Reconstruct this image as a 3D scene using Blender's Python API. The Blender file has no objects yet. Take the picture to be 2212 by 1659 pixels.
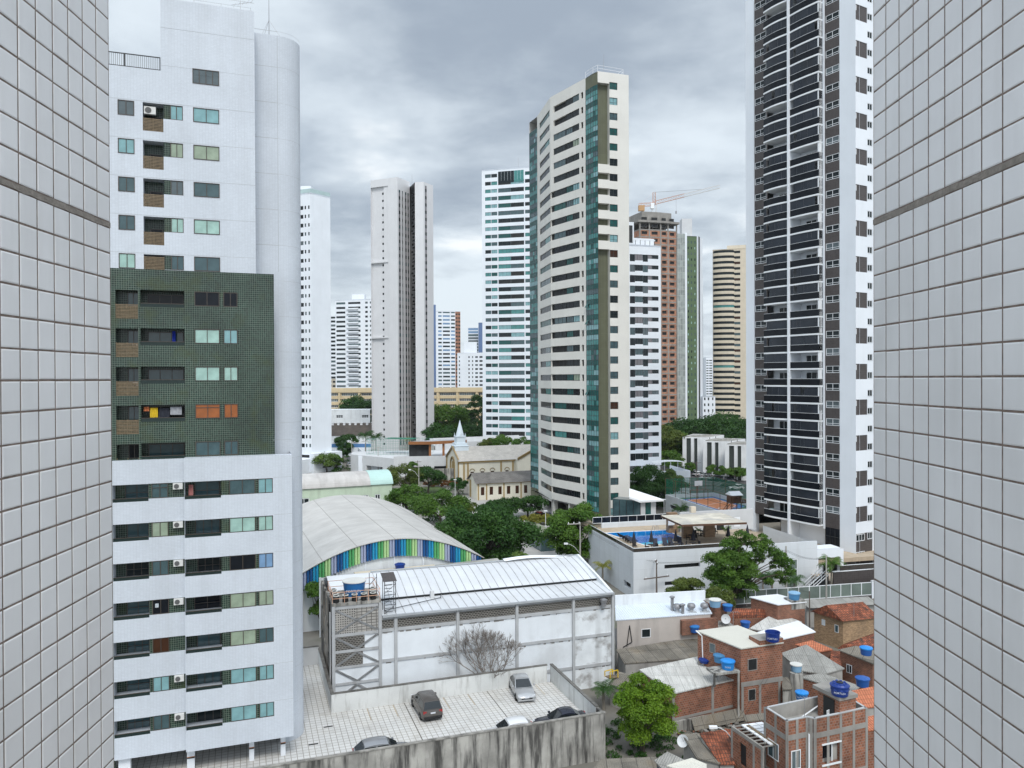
import bpy, math, random
import numpy as np
from mathutils import Matrix, Vector
SC = bpy.context.scene
COL = SC.collection
RAD = math.radians

# ------------------------------------------------------------------ camera
FPX, CX, CY = 1664.0, 1106.0, 829.5          # focal length and centre in a 2212 x 1659 frame
CAMZ = 30.0
_p, _r = RAD(.41), math.asin(-.004)
_F = Vector((0, math.cos(_p), -math.sin(_p)))
_R0 = Vector((1, 0, 0)); _U0 = Vector((0, math.sin(_p), math.cos(_p)))
_R = _R0*math.cos(_r) + _U0*math.sin(_r)
_U = _U0*math.cos(_r) - _R0*math.sin(_r)
cam = bpy.data.objects.new('camera', bpy.data.cameras.new('camera'))
COL.objects.link(cam)
cam.matrix_world = Matrix(((_R.x, _U.x, -_F.x, 0), (_R.y, _U.y, -_F.y, 0), (_R.z, _U.z, -_F.z, CAMZ), (0, 0, 0, 1)))
cam.data.sensor_width = 36; cam.data.lens = FPX/2212*36
cam.data.clip_start = .1; cam.data.clip_end = 9000
SC.camera = cam

# ------------------------------------------------------------------ sky, sun, exposure
SUN_EL, SUN_AZ = 50, 166                       # azimuth clockwise from +Y: behind the camera
W = bpy.data.worlds.new('World'); SC.world = W; W.use_nodes = True
def build_world():
    N, L = W.node_tree.nodes, W.node_tree.links
    N.clear()
    def nd(t, **k):
        n = N.new(t)
        for a, b in k.items(): setattr(n, a, b)
        return n
    def inp(n, i, v):
        if hasattr(v, 'is_output'): L.new(v, n.inputs[i])
        else: n.inputs[i].default_value = v
    def math_(op, a, b=0., c=0., clamp=False):
        n = nd('ShaderNodeMath', operation=op, use_clamp=clamp)
        inp(n, 0, a); inp(n, 1, b); inp(n, 2, c)
        return n.outputs[0]
    def rng(v, a, b, c=0., d=1.):
        n = nd('ShaderNodeMapRange', interpolation_type='SMOOTHSTEP')
        inp(n, 0, v); inp(n, 1, a); inp(n, 2, b); inp(n, 3, c); inp(n, 4, d)
        return n.outputs[0]
    def mix(f, a, b):
        n = nd('ShaderNodeMix', data_type='RGBA')
        inp(n, 0, f); inp(n, 6, a); inp(n, 7, b)
        return n.outputs[2]
    tc = nd('ShaderNodeTexCoord')
    sep = nd('ShaderNodeSeparateXYZ'); L.new(tc.outputs['Generated'], sep.inputs[0])
    x, y, z = sep.outputs
    zc = math_('MAXIMUM', z, 0.)
    den = math_('ADD', zc, .13)
    cmb = nd('ShaderNodeCombineXYZ')
    inp(cmb, 0, math_('DIVIDE', x, den)); inp(cmb, 1, math_('DIVIDE', y, den)); inp(cmb, 2, 3.7)
    def noise(sc, det, ro, off, dist=0.):
        m = nd('ShaderNodeMapping'); L.new(cmb.outputs[0], m.inputs[0]); m.inputs[1].default_value = off
        n = nd('ShaderNodeTexNoise'); L.new(m.outputs[0], n.inputs[0])
        n.inputs['Scale'].default_value = sc; n.inputs['Detail'].default_value = det
        n.inputs['Roughness'].default_value = ro; n.inputs['Distortion'].default_value = dist
        return n.outputs[0]
    big = noise(.95, 6, .5, SKY_OFF, .2)
    fine = noise(2.0, 6, .5, (5.1, 2.2, 0), .15)
    puff = noise(4.6, 7, .56, (2.7, 8.1, 0), .2)
    dens = math_('ADD', math_('ADD', math_('MULTIPLY', big, .46), math_('MULTIPLY', fine, .34)), math_('MULTIPLY', puff, .20))
    nrmd = nd('ShaderNodeVectorMath', operation='NORMALIZE'); L.new(tc.outputs['Generated'], nrmd.inputs[0])
    for (u, v, rad, amt) in CLOUD_MASSES:            # darker and paler cloud masses by direction
        d = ray0(u, v); dp = nd('ShaderNodeVectorMath', operation='DOT_PRODUCT'); L.new(nrmd.outputs[0], dp.inputs[0]); dp.inputs[1].default_value = d
        dens = math_('ADD', dens, rng(dp.outputs['Value'], math.cos(RAD(rad)), 1., 0., amt))
    c = rng(dens, .35, .635)
    hor = rng(z, .02, .22, .50, 0.)              # the far cloud deck is thin and pale
    c2 = math_('ADD', c, hor, clamp=True)
    dark, pale = (.37, .435, .52, 1), (.80, .885, .955, 1)
    cloud = mix(c2, dark, pale)
    bright = math_('MULTIPLY', rng(fine, .52, .70), rng(dens, .5, .62))
    cloud = mix(math_('MULTIPLY', bright, .8), cloud, (1.05, 1.07, 1.08, 1))
    up = rng(z, .40, .95, 1., SKY_UP)             # an overcast sky is brightest overhead
    back = rng(y, .35, -.7, 1., SKY_BACK)
    scl = nd('ShaderNodeVectorMath', operation='SCALE')
    L.new(cloud, scl.inputs[0]); inp(scl, 'Scale', math_('MULTIPLY', math_('MULTIPLY', up, back), SKY_GAIN))
    sky = nd('ShaderNodeTexSky', sky_type='NISHITA')
    sky.sun_disc = False; sky.sun_elevation = RAD(SUN_EL); sky.sun_rotation = RAD(SUN_AZ)
    sky.air_density = 1.2; sky.dust_density = 2.
    col = mix(.93, sky.outputs[0], scl.outputs[0])
    bg = nd('ShaderNodeBackground'); L.new(col, bg.inputs[0]); bg.inputs[1].default_value = .1
    out = nd('ShaderNodeOutputWorld'); L.new(bg.outputs[0], out.inputs[0])
def ray0(u, v): return (_F + _R*((u-CX)/FPX) - _U*((v-CY)/FPX)).normalized()
CLOUD_MASSES = ((1000, 30, 13, -.085), (1300, 60, 12, -.075), (740, 340, 7, -.05), (980, 400, 6, -.05), (1560, 330, 8, -.04), (880, 290, 5, .06), (700, 120, 8, .06), (1440, 300, 5, .04), (960, 620, 8, .08), (1500, 160, 7, .03), (300, 60, 9, .10))
SKY_OFF, SKY_UP, SKY_BACK, SKY_GAIN = (1.3, .4, 0), 1.95, 1.5, 7.2
build_world()
sl = bpy.data.lights.new('sun', 'SUN'); sl.energy = 1.45; sl.angle = RAD(18); sl.color = (1, .96, .9)
so = bpy.data.objects.new('sun', sl); COL.objects.link(so)
_sd = Vector((math.sin(RAD(SUN_AZ))*math.cos(RAD(SUN_EL)), math.cos(RAD(SUN_AZ))*math.cos(RAD(SUN_EL)), math.sin(RAD(SUN_EL))))
so.rotation_euler = _sd.to_track_quat('Z', 'Y').to_euler(); so.location = (0, -20, 120)
SC.view_settings.view_transform = 'Standard'; SC.view_settings.look = 'None'
SC.view_settings.exposure = 0.52; SC.view_settings.gamma = 1
SC.view_settings.use_curve_mapping = False
SC.cycles.max_bounces = 5; SC.cycles.diffuse_bounces = 3; SC.cycles.glossy_bounces = 3
SC.cycles.transmission_bounces = 3; SC.cycles.transparent_max_bounces = 6
SC.cycles.use_denoising = True
SC.cycles.caustics_reflective = False; SC.cycles.caustics_refractive = False

# ------------------------------------------------------------------ measuring helpers
CAM = Vector((0, 0, CAMZ))
def ray(u, v): return _F + _R*((u-CX)/FPX) - _U*((v-CY)/FPX)
def at(u, v, Y):
    d = ray(u, v); return CAM + d*(Y/d.y)
def onz(u, v, z=0.):
    d = ray(u, v); return CAM + d*((z-CAMZ)/d.z)
class Fr:
    """a local frame standing on the ground: x along a facade, y into the building"""
    def __init__(s, O, ang):
        s.O = Vector(O); s.a = RAD(ang)
        s.e1 = Vector((math.cos(s.a), math.sin(s.a), 0)); s.e2 = Vector((-math.sin(s.a), math.cos(s.a), 0))
    def px(s, u, v, y=0.):
        d = ray(u, v); t = ((s.O-CAM).dot(s.e2)+y)/d.dot(s.e2); P = CAM + d*t - s.O
        return P.dot(s.e1), P.z
    def w(s, x, y, z=0.): return s.O + s.e1*x + s.e2*y + Vector((0, 0, z))
    def loc(s, P): D = Vector(P)-s.O; return D.dot(s.e1), D.dot(s.e2), D.z

# ------------------------------------------------------------------ mesh builder
I4 = Matrix.Identity(4)
def TR(x, y, z, rz=0.): return Matrix.Translation((x, y, z)) @ Matrix.Rotation(RAD(rz), 4, 'Z')
def seg(A, B, z=0.):
    """matrix with x from A to B, -y outward (right of A->B)"""
    return Matrix.Translation((A[0], A[1], z)) @ Matrix.Rotation(math.atan2(B[1]-A[1], B[0]-A[0]), 4, 'Z')
class MB:
    def __init__(s, M=None):
        s.v, s.f, s.m, s.uv = [], [], [], []; s.M = M or I4
    def face(s, pts, m=0, uv=None):
        P = [Vector(p) for p in pts]
        if uv is None:
            n = Vector((0, 0, 0))
            for i in range(len(P)):
                a, b = P[i], P[(i+1) % len(P)]; n += a.cross(b)
            n = n.normalized() if n.length > 1e-12 else Vector((0, 0, 1))
            if abs(n.z) > .999: uv = [(p.x, p.y) for p in P]
            else:
                t = Vector((-n.y, n.x, 0)).normalized(); b = n.cross(t)
                uv = [(p.dot(t), p.dot(b)) for p in P]
        k = len(s.v)
        s.v += [tuple(s.M @ p) for p in P]; s.f.append(tuple(range(k, k+len(P)))); s.m.append(m); s.uv += uv
    def quad(s, a, b, c, d, m=0): s.face((a, b, c, d), m)
    def box(s, x0, x1, y0, y1, z0, z1, m=0, skip='', mt=None):
        mt = m if mt is None else mt
        if 'f' not in skip: s.face(((x0, y0, z0), (x1, y0, z0), (x1, y0, z1), (x0, y0, z1)), m)
        if 'b' not in skip: s.face(((x1, y1, z0), (x0, y1, z0), (x0, y1, z1), (x1, y1, z1)), m)
        if 'l' not in skip: s.face(((x0, y1, z0), (x0, y0, z0), (x0, y0, z1), (x0, y1, z1)), m)
        if 'r' not in skip: s.face(((x1, y0, z0), (x1, y1, z0), (x1, y1, z1), (x1, y0, z1)), m)
        if 't' not in skip: s.face(((x0, y0, z1), (x1, y0, z1), (x1, y1, z1), (x0, y1, z1)), mt)
        if 'd' not in skip: s.face(((x0, y1, z0), (x1, y1, z0), (x1, y0, z0), (x0, y0, z0)), m)
        return s
    def prism(s, poly, z0, z1, m=0, mt=None, bottom=True, sides=None):
        n = len(poly)
        for i in range(n):
            if sides and i not in sides: continue
            a, b = poly[i], poly[(i+1) % n]
            s.face(((a[0], a[1], z0), (b[0], b[1], z0), (b[0], b[1], z1), (a[0], a[1], z1)), m)
        s.face([(p[0], p[1], z1) for p in poly], m if mt is None else mt)
        if bottom: s.face([(p[0], p[1], z0) for p in reversed(poly)], m)
        return s
    def tube(s, p, q, r0, r1=None, n=6, m=0, caps=True):
        p, q = Vector(p), Vector(q); r1 = r0 if r1 is None else r1
        d = (q-p); ln = d.length
        if ln < 1e-9: return s
        d /= ln; a = d.orthogonal().normalized(); b = d.cross(a)
        ring = [(a*math.cos(2*math.pi*i/n)+b*math.sin(2*math.pi*i/n)) for i in range(n)]
        for i in range(n):
            j = (i+1) % n; u0, u1 = 2*math.pi*r0*i/n, 2*math.pi*r0*(i+1)/n
            s.face((p+ring[i]*r0, p+ring[j]*r0, q+ring[j]*r1, q+ring[i]*r1), m, [(u0, 0), (u1, 0), (u1, ln), (u0, ln)])
        if caps:
            s.face([p+c*r0 for c in reversed(ring)], m); s.face([q+c*r1 for c in ring], m)
        return s
    def path(s, pts, r, n=6, m=0):
        for a, b in zip(pts, pts[1:]): s.tube(a, b, r, r, n, m)
        return s
    def lathe(s, prof, c=(0, 0, 0), n=16, m=0, a0=0., a1=360., caps=True):
        c = Vector(c)
        for (r0, z0), (r1, z1) in zip(prof, prof[1:]):
            for i in range(n):
                t0, t1 = RAD(a0+(a1-a0)*i/n), RAD(a0+(a1-a0)*(i+1)/n)
                A = c+Vector((r0*math.cos(t0), r0*math.sin(t0), z0)); B = c+Vector((r0*math.cos(t1), r0*math.sin(t1), z0))
                D = c+Vector((r1*math.cos(t0), r1*math.sin(t0), z1)); E = c+Vector((r1*math.cos(t1), r1*math.sin(t1), z1))
                R = max(r0, r1); uv = [(R*t0, z0), (R*t1, z0), (R*t1, z1), (R*t0, z1)]
                if r0 < 1e-6: s.face((A, E, D), m, [uv[0], uv[2], uv[3]])
                elif r1 < 1e-6: s.face((A, B, D), m, [uv[0], uv[1], uv[3]])
                else: s.face((A, B, E, D), m, uv)
        if caps and a1-a0 >= 359.9:
            for (r, z), fl in ((prof[0], True), (prof[-1], False)):
                if r > 1e-6:
                    P = [c+Vector((r*math.cos(2*math.pi*i/n), r*math.sin(2*math.pi*i/n), z)) for i in range(n)]
                    s.face(P[::-1] if fl else P, m)
        return s
    def wall(s, x0, x1, z0, z1, holes=(), y=0., d=.2, m=0, mr=None):
        """outer skin at y, rectangular holes (hx0,hx1,hz0,hz1[,depth]) with reveals going inward"""
        mr = m if mr is None else mr
        H = []
        for h in holes:
            a, b, c, e = max(h[0], x0), min(h[1], x1), max(h[2], z0), min(h[3], z1)
            if b-a > .01 and e-c > .01: H.append((a, b, c, e, h[4] if len(h) > 4 else d))
        zs = sorted({round(t, 4) for t in [z0, z1]+[h[2] for h in H]+[h[3] for h in H]})
        for za, zb in zip(zs, zs[1:]):
            zm = (za+zb)/2
            row = sorted((h[0], h[1]) for h in H if h[2] < zm < h[3])
            c = x0
            for a, b in row+[(x1, x1)]:
                if a-c > 1e-4: s.face(((c, y, za), (a, y, za), (a, y, zb), (c, y, zb)), m)
                c = max(c, b)
        for a, b, c, e, dd in H:
            s.face(((a, y, c), (b, y, c), (b, y+dd, c), (a, y+dd, c)), mr)
            s.face(((a, y+dd, e), (b, y+dd, e), (b, y, e), (a, y, e)), mr)
            s.face(((a, y, c), (a, y+dd, c), (a, y+dd, e), (a, y, e)), mr)
            s.face(((b, y+dd, c), (b, y, c), (b, y, e), (b, y+dd, e)), mr)
        return s
    def sheet(s, P, m=0, UV=None):
        """grid of points P[i][j] -> quads"""
        for i in range(len(P)-1):
            for j in range(len(P[0])-1):
                q = (P[i][j], P[i+1][j], P[i+1][j+1], P[i][j+1])
                s.face(q, m, None if UV is None else [UV[i][j], UV[i+1][j], UV[i+1][j+1], UV[i][j+1]])
        return s
    def mesh(s, name, mats, smooth=False):
        me = bpy.data.meshes.new(name)
        me.from_pydata(s.v, [], s.f)
        uvl = me.uv_layers.new(name='UVMap')
        uvl.data.foreach_set('uv', [c for t in s.uv for c in t])
        for k in (mats if isinstance(mats, (list, tuple)) else [mats]): me.materials.append(MT(k))
        me.polygons.foreach_set('material_index', s.m)
        if smooth:
            import bmesh
            b = bmesh.new(); b.from_mesh(me); bmesh.ops.remove_doubles(b, verts=b.verts, dist=1e-4)
            for e in b.edges:
                e.smooth = len(e.link_faces) == 2 and e.calc_face_angle(0) < RAD(40)
            for f in b.faces: f.smooth = True
            b.to_mesh(me); b.free()
        me.update()
        return me
    def build(s, name, mats, parent=None, smooth=False, M=None, **tags):
        o = bpy.data.objects.new(name, s.mesh(name, mats, smooth)); COL.objects.link(o)
        if parent is not None: o.parent = parent
        if M is not None: o.matrix_local = M
        for k, v in tags.items(): o[k] = v
        return o
def thing(name, label, cat, loc=(0, 0, 0), rz=0., group=None, fr=None):
    o = bpy.data.objects.new(name, None); COL.objects.link(o)
    o.empty_display_size = .5
    if fr is not None: o.location = fr.O; o.rotation_euler = (0, 0, fr.a)
    else: o.location = loc; o.rotation_euler = (0, 0, RAD(rz))
    o['label'] = label; o['category'] = cat
    if group: o['group'] = group
    return o
def tag(o, label, cat, group=None):
    o['label'] = label; o['category'] = cat
    if group: o['group'] = group
    return o
KIDS = {}
def dup(root, loc, rz=0., label=None, sc=None):
    """a copy of a thing with copies of its parts and sub-parts; rz in degrees"""
    def cp(o, par):
        c = o.copy(); COL.objects.link(c)
        if par is not None: c.parent = par
        for ch in KIDS.setdefault(o.name, list(o.children)): cp(ch, c)
        return c
    c = cp(root, None); c.location = loc; c.rotation_euler = (0, 0, RAD(rz))
    if sc: c.scale = (sc, sc, sc) if isinstance(sc, (int, float)) else sc
    if label: c['label'] = label
    return c
def text(body, size, M, mt, parent=None, name='lettering', ext=.004, align='CENTER'):
    cu = bpy.data.curves.new(name, 'FONT'); cu.body = body; cu.size = size; cu.extrude = ext
    cu.align_x = align; cu.resolution_u = 3
    cu.materials.append(MT(mt))
    tmp = bpy.data.objects.new(name, cu); COL.objects.link(tmp)
    bpy.context.view_layer.update()
    me = bpy.data.meshes.new_from_object(tmp); bpy.data.objects.remove(tmp); bpy.data.curves.remove(cu)
    o = bpy.data.objects.new(name, me); COL.objects.link(o)
    if parent is not None: o.parent = parent
    o.matrix_local = M
    return o
UPR = Matrix.Rotation(RAD(90), 4, 'X')          # lies text up against a wall facing -y

# ------------------------------------------------------------------ materials
MATS = {}
def MT(k): return MATS[k] if isinstance(k, str) else k
def mat(name, col, rough=.7, metal=0., spec=.4, var=.08, vs=.5, tile=None, corr=None, grime=0., gcol=(.10, .095, .085),
        gsc=(.9, .9, .09), glo=.5, ghi=.75, bump=0., bsc=8., spots=0., scol=(.2, .19, .17), ssc=.4, attr=None, rvar=0.):
    m = bpy.data.materials.new(name); MATS[name] = m; m.use_nodes = True
    N, L = m.node_tree.nodes, m.node_tree.links
    B = N['Principled BSDF']; B.inputs['Roughness'].default_value = rough; B.inputs['Metallic'].default_value = metal
    B.inputs['Specular IOR Level'].default_value = spec
    tc = N.new('ShaderNodeTexCoord')
    def noise(sc, det=4., vec=None, scale3=None, ro=.55):
        n = N.new('ShaderNodeTexNoise'); n.inputs['Scale'].default_value = sc; n.inputs['Detail'].default_value = det
        n.inputs['Roughness'].default_value = ro
        src = tc.outputs['Object'] if vec is None else vec
        if scale3:
            mp = N.new('ShaderNodeMapping'); L.new(src, mp.inputs[0]); mp.inputs['Scale'].default_value = scale3; src = mp.outputs[0]
        L.new(src, n.inputs[0]); return n.outputs[0]
    def rng(v, a, b, c=0., d=1.):
        n = N.new('ShaderNodeMapRange'); L.new(v, n.inputs[0])
        for i, q in enumerate((a, b, c, d)): n.inputs[i+1].default_value = q
        return n.outputs[0]
    def mixc(f, a, b, mode='MIX'):
        n = N.new('ShaderNodeMix'); n.data_type = 'RGBA'; n.blend_type = mode
        for i, q in ((0, f), (6, a), (7, b)):
            if hasattr(q, 'is_output'): L.new(q, n.inputs[i])
            elif i == 0: n.inputs[0].default_value = q
            else: n.inputs[i].default_value = (*q[:3], 1)
        return n.outputs[2]
    def mul(a, b):
        n = N.new('ShaderNodeMath'); n.operation = 'MULTIPLY'
        for i, q in ((0, a), (1, b)):
            if hasattr(q, 'is_output'): L.new(q, n.inputs[i])
            else: n.inputs[i].default_value = q
        return n.outputs[0]
    r = N.new('ShaderNodeRGB'); r.outputs[0].default_value = (*col, 1); c = r.outputs[0]
    height = None
    if tile:
        w, h, mo, gc, off = tile[:5]; v2 = tile[5] if len(tile) > 5 else .08
        b = N.new('ShaderNodeTexBrick'); L.new(tc.outputs['UV'], b.inputs[0])
        b.offset = off; b.offset_frequency = 2; b.squash = 1
        b.inputs['Color1'].default_value = (*[q*(1+v2) for q in col], 1)
        b.inputs['Color2'].default_value = (*[q*(1-v2) for q in col], 1)
        b.inputs['Mortar'].default_value = (*gc, 1); b.inputs['Scale'].default_value = 1
        b.inputs['Mortar Size'].default_value = mo; b.inputs['Mortar Smooth'].default_value = .1
        b.inputs['Bias'].default_value = 0; b.inputs['Brick Width'].default_value = w; b.inputs['Row Height'].default_value = h
        c = b.outputs['Color']; height = b.outputs['Fac']
    if attr:
        a = N.new('ShaderNodeAttribute'); a.attribute_name = 'hue'
        c = mixc(a.outputs['Fac'], c, attr)
    if var:
        c = mixc(1., c, rng(noise(vs, 5.), .3, .7, 1-var, 1+var), 'MULTIPLY')
    if spots:
        c = mixc(mul(rng(noise(ssc, 6., ro=.65), .52, .66), spots), c, scol)
    if grime:
        c = mixc(mul(rng(noise(1., 6., scale3=gsc, ro=.62), glo, ghi), grime), c, gcol)
    L.new(c, B.inputs['Base Color'])
    if rvar: L.new(rng(noise(3., 3.), .3, .7, max(0, rough-rvar), rough+rvar), B.inputs['Roughness'])
    nrm = None
    def addbump(h, dist, strength, inv=False):
        nonlocal nrm
        bn = N.new('ShaderNodeBump'); bn.inputs['Strength'].default_value = strength; bn.inputs['Distance'].default_value = dist
        bn.invert = inv; L.new(h, bn.inputs['Height'])
        if nrm is not None: L.new(nrm, bn.inputs['Normal'])
        nrm = bn.outputs[0]
    if height is not None: addbump(height, .01, .5, True)
    if corr:
        sp = N.new('ShaderNodeSeparateXYZ'); L.new(tc.outputs['UV'], sp.inputs[0])
        sn = N.new('ShaderNodeMath'); sn.operation = 'SINE'; L.new(mul(sp.outputs[0], 2*math.pi/corr[0]), sn.inputs[0])
        addbump(sn.outputs[0], corr[1], 1.)
    if bump: addbump(noise(bsc, 5.), bump, 1.)
    if nrm is not None: L.new(nrm, B.inputs['Normal'])
    return m
WHITE = (.72, .755, .80)
mat('white_tile', (.56, .60, .655), .42, tile=(.2, .1, .007, (.47, .505, .55), 0, .03), var=.06, vs=.25, grime=.22, gcol=(.36, .37, .385), glo=.5)
mat('white_joint', (.42, .44, .46), .8)
mat('green_tile', (.013, .031, .022), .25, tile=(.15, .15, .011, (.145, .18, .145), 0, .4), var=.25, vs=.35, spots=.5, scol=(.05, .065, .02), ssc=.5)
mat('white_paint', WHITE, .6, var=.04, vs=.2, grime=.10, gcol=(.45, .46, .46))
mat('white_plain', (.76, .78, .80), .5, var=.03)
mat('white_dirty', (.68, .71, .73), .75, var=.08, vs=.4, grime=.5, gcol=(.20, .20, .19), glo=.52, ghi=.8)
mat('grey_paint', (.62, .62, .63), .65, var=.04, vs=.15, grime=.12, gcol=(.34, .34, .34))
mat('light_grey', (.55, .56, .57), .7, var=.06, grime=.15, gcol=(.33, .33, .32))
mat('cream', (.66, .645, .60), .65, var=.05, vs=.2, grime=.14, gcol=(.40, .38, .34))
mat('sand', (.60, .53, .42), .7, var=.06, grime=.15, gcol=(.3, .26, .2))
mat('yellow_cream', (.58, .47, .30), .7, var=.07, vs=.3, grime=.2, gcol=(.3, .24, .16))
mat('olive', (.105, .11, .068), .55, tile=(.6, 3., .01, (.16, .17, .12), 0, .03), var=.08)
mat('brown_tile', (.062, .052, .050), .45, tile=(.3, .3, .006, (.10, .09, .085), 0, .12), var=.08)
mat('frame_bronze', (.055, .043, .034), .4, spec=.5)
mat('frame_dark', (.025, .027, .028), .4)
mat('frame_white', (.72, .74, .76), .4)
mat('steel', (.33, .33, .34), .4, metal=.6)
mat('dark', (.012, .013, .014), .6)
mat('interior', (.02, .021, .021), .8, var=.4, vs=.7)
mat('rail_glass', (.018, .030, .028), .08, spec=.22)
for n_, c_, r_ in (('pane_dark', (.014, .02, .022), .05), ('pane_night', (.008, .01, .014), .05), ('pane_grey', (.09, .115, .125), .08),
                   ('pane_teal', (.19, .35, .37), .14), ('pane_mint', (.30, .46, .41), .18), ('pane_blue', (.17, .29, .46), .14),
                   ('pane_slate', (.055, .095, .105), .07), ('pane_linen', (.26, .32, .24), .2), ('pane_orange', (.28, .085, .02), .25),
                   ('pane_brown', (.05, .022, .012), .2), ('pane_green', (.02, .085, .08), .06), ('pane_sea', (.055, .21, .20), .08)):
    mat(n_, c_, r_, spec=.5 if sum(c_) > .2 else .22, var=.18, vs=1.3)
mat('curtain_white', (.42, .47, .46), .8, var=.2, vs=3.)
mat('curtain_green', (.05, .14, .09), .8, var=.3, vs=4.)
mat('slat_wood', (.17, .125, .075), .6, var=.3, vs=6.)
mat('ac_white', (.62, .62, .60), .5, var=.05)
mat('ac_fan', (.10, .10, .10), .6)
mat('raw_concrete', (.255, .243, .225), .9, var=.2, vs=.5, grime=.5, gcol=(.13, .12, .11))

# ------------------------------------------------------------------ windows
WCACHE = {}
def _frame(mb, w, h, nx, hb, t, d, m=0):
    mb.box(0, w, 0, d, 0, t, m, 'b'); mb.box(0, w, 0, d, h-t, h, m, 'b')
    mb.box(0, t, 0, d, t, h-t, m, 'btd'); mb.box(w-t, w, 0, d, t, h-t, m, 'btd')
    for i in range(1, nx):
        c = w*i/nx; mb.box(c-t*.45, c+t*.45, .005, d, t, h-t, m, 'btd')
    for q in (hb or ()):
        mb.box(t, w-t, .008, d, h*q-t*.4, h*q+t*.4, m, 'blr')
def _pane(mb, w, h, t, d, m=0):
    mb.face(((t*.5, d*.6, t*.5), (w-t*.5, d*.6, t*.5), (w-t*.5, d*.6, h-t*.5), (t*.5, d*.6, h-t*.5)), m)
class Wins:
    """collects the windows of one thing; the largest or nearest 100 become parts, the rest one part"""
    def __init__(s, parent, limit=100, panes=True, name='window'):
        s.p, s.lim, s.panes, s.name, s.a = parent, limit, panes, name, []
    def add(s, M, x0, x1, z0, z1, y=0., nx=2, hb=None, fm='frame_bronze', pm='pane_teal', t=.05, d=.06):
        s.a.append((M, x0, x1, z0, z1, y, nx, hb, fm, pm, t, d))
    def done(s):
        MW = TR(*s.p.location, math.degrees(s.p.rotation_euler.z))
        def big(a):
            P = MW @ a[0] @ Vector((a[1], a[5], (a[3]+a[4])/2))
            return -(a[2]-a[1])*(a[4]-a[3])/max(1, (P-CAM).length_squared)
        s.a.sort(key=big)
        rest = MB(); ml = []
        for k, (M, x0, x1, z0, z1, y, nx, hb, fm, pm, t, d) in enumerate(s.a):
            w, h = round(x1-x0, 2), round(z1-z0, 2)
            if k < s.lim:
                key = (w, h, nx, hb, fm, pm, t, d, s.panes)
                if key not in WCACHE:
                    a = MB(); _frame(a, w, h, nx, hb, t, d)
                    if s.panes:
                        b = MB(); _pane(b, w, h, t, d); WCACHE[key] = (a.mesh(s.name, fm), b.mesh('pane', pm))
                    else:
                        _pane(a, w, h, t, d, 1); WCACHE[key] = (a.mesh(s.name, [fm, pm]), None)
                fme, pme = WCACHE[key]
                o = bpy.data.objects.new(s.name, fme); COL.objects.link(o); o.parent = s.p; o.matrix_local = M @ Matrix.Translation((x0, y, z0))
                if pme:
                    q = bpy.data.objects.new('pane', pme); COL.objects.link(q); q.parent = o
            else:
                for q in (fm, pm):
                    if q not in ml: ml.append(q)
                rest.M = M @ Matrix.Translation((x0, y, z0))
                _frame(rest, w, h, nx, hb, t, d, ml.index(fm)); _pane(rest, w, h, t, d, ml.index(pm))
        if rest.f: rest.build(s.name, ml, s.p, kind='stuff')
def ac_unit(parent, M, w=.8, h=.55):
    b = MB(); b.box(0, w, 0, .3, 0, h, 0)
    o = b.build('air_conditioner', 'ac_white', parent, M=M)
    f = MB(); f.M = Matrix.Translation((w*.36, -.01, h*.5)) @ Matrix.Rotation(RAD(90), 4, 'X')
    f.lathe([(h*.40, 0), (h*.40, .015), (h*.3, .015)], n=14); f.lathe([(h*.09, .02), (h*.09, .03)], n=8)
    f.build('fan_grille', 'ac_fan', o)
    return o

# ------------------------------------------------------------------ ground
def struct(mb, name, mats, **k):
    o = mb.build(name, mats, **k); o['kind'] = 'structure'; return o
mat('earth', (.16, .15, .13), .95, var=.3, vs=.15, spots=.6, scol=(.06, .08, .035), ssc=.06)
mat('asphalt', (.085, .085, .088), .9, var=.15, vs=.3)
mat('concrete', (.36, .35, .335), .85, var=.15, vs=.3, grime=.3, gcol=(.18, .17, .16))
g = MB(); g.sheet([[(x, y, 0) for y in (-300, 0, 40, 80, 120, 160, 200, 300, 500, 1000, 3000, 7000)] for x in (-6000, -1500, -400, -100, -40, 0, 40, 100, 400, 1500, 6000)])
struct(g, 'ground', 'earth')

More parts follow.
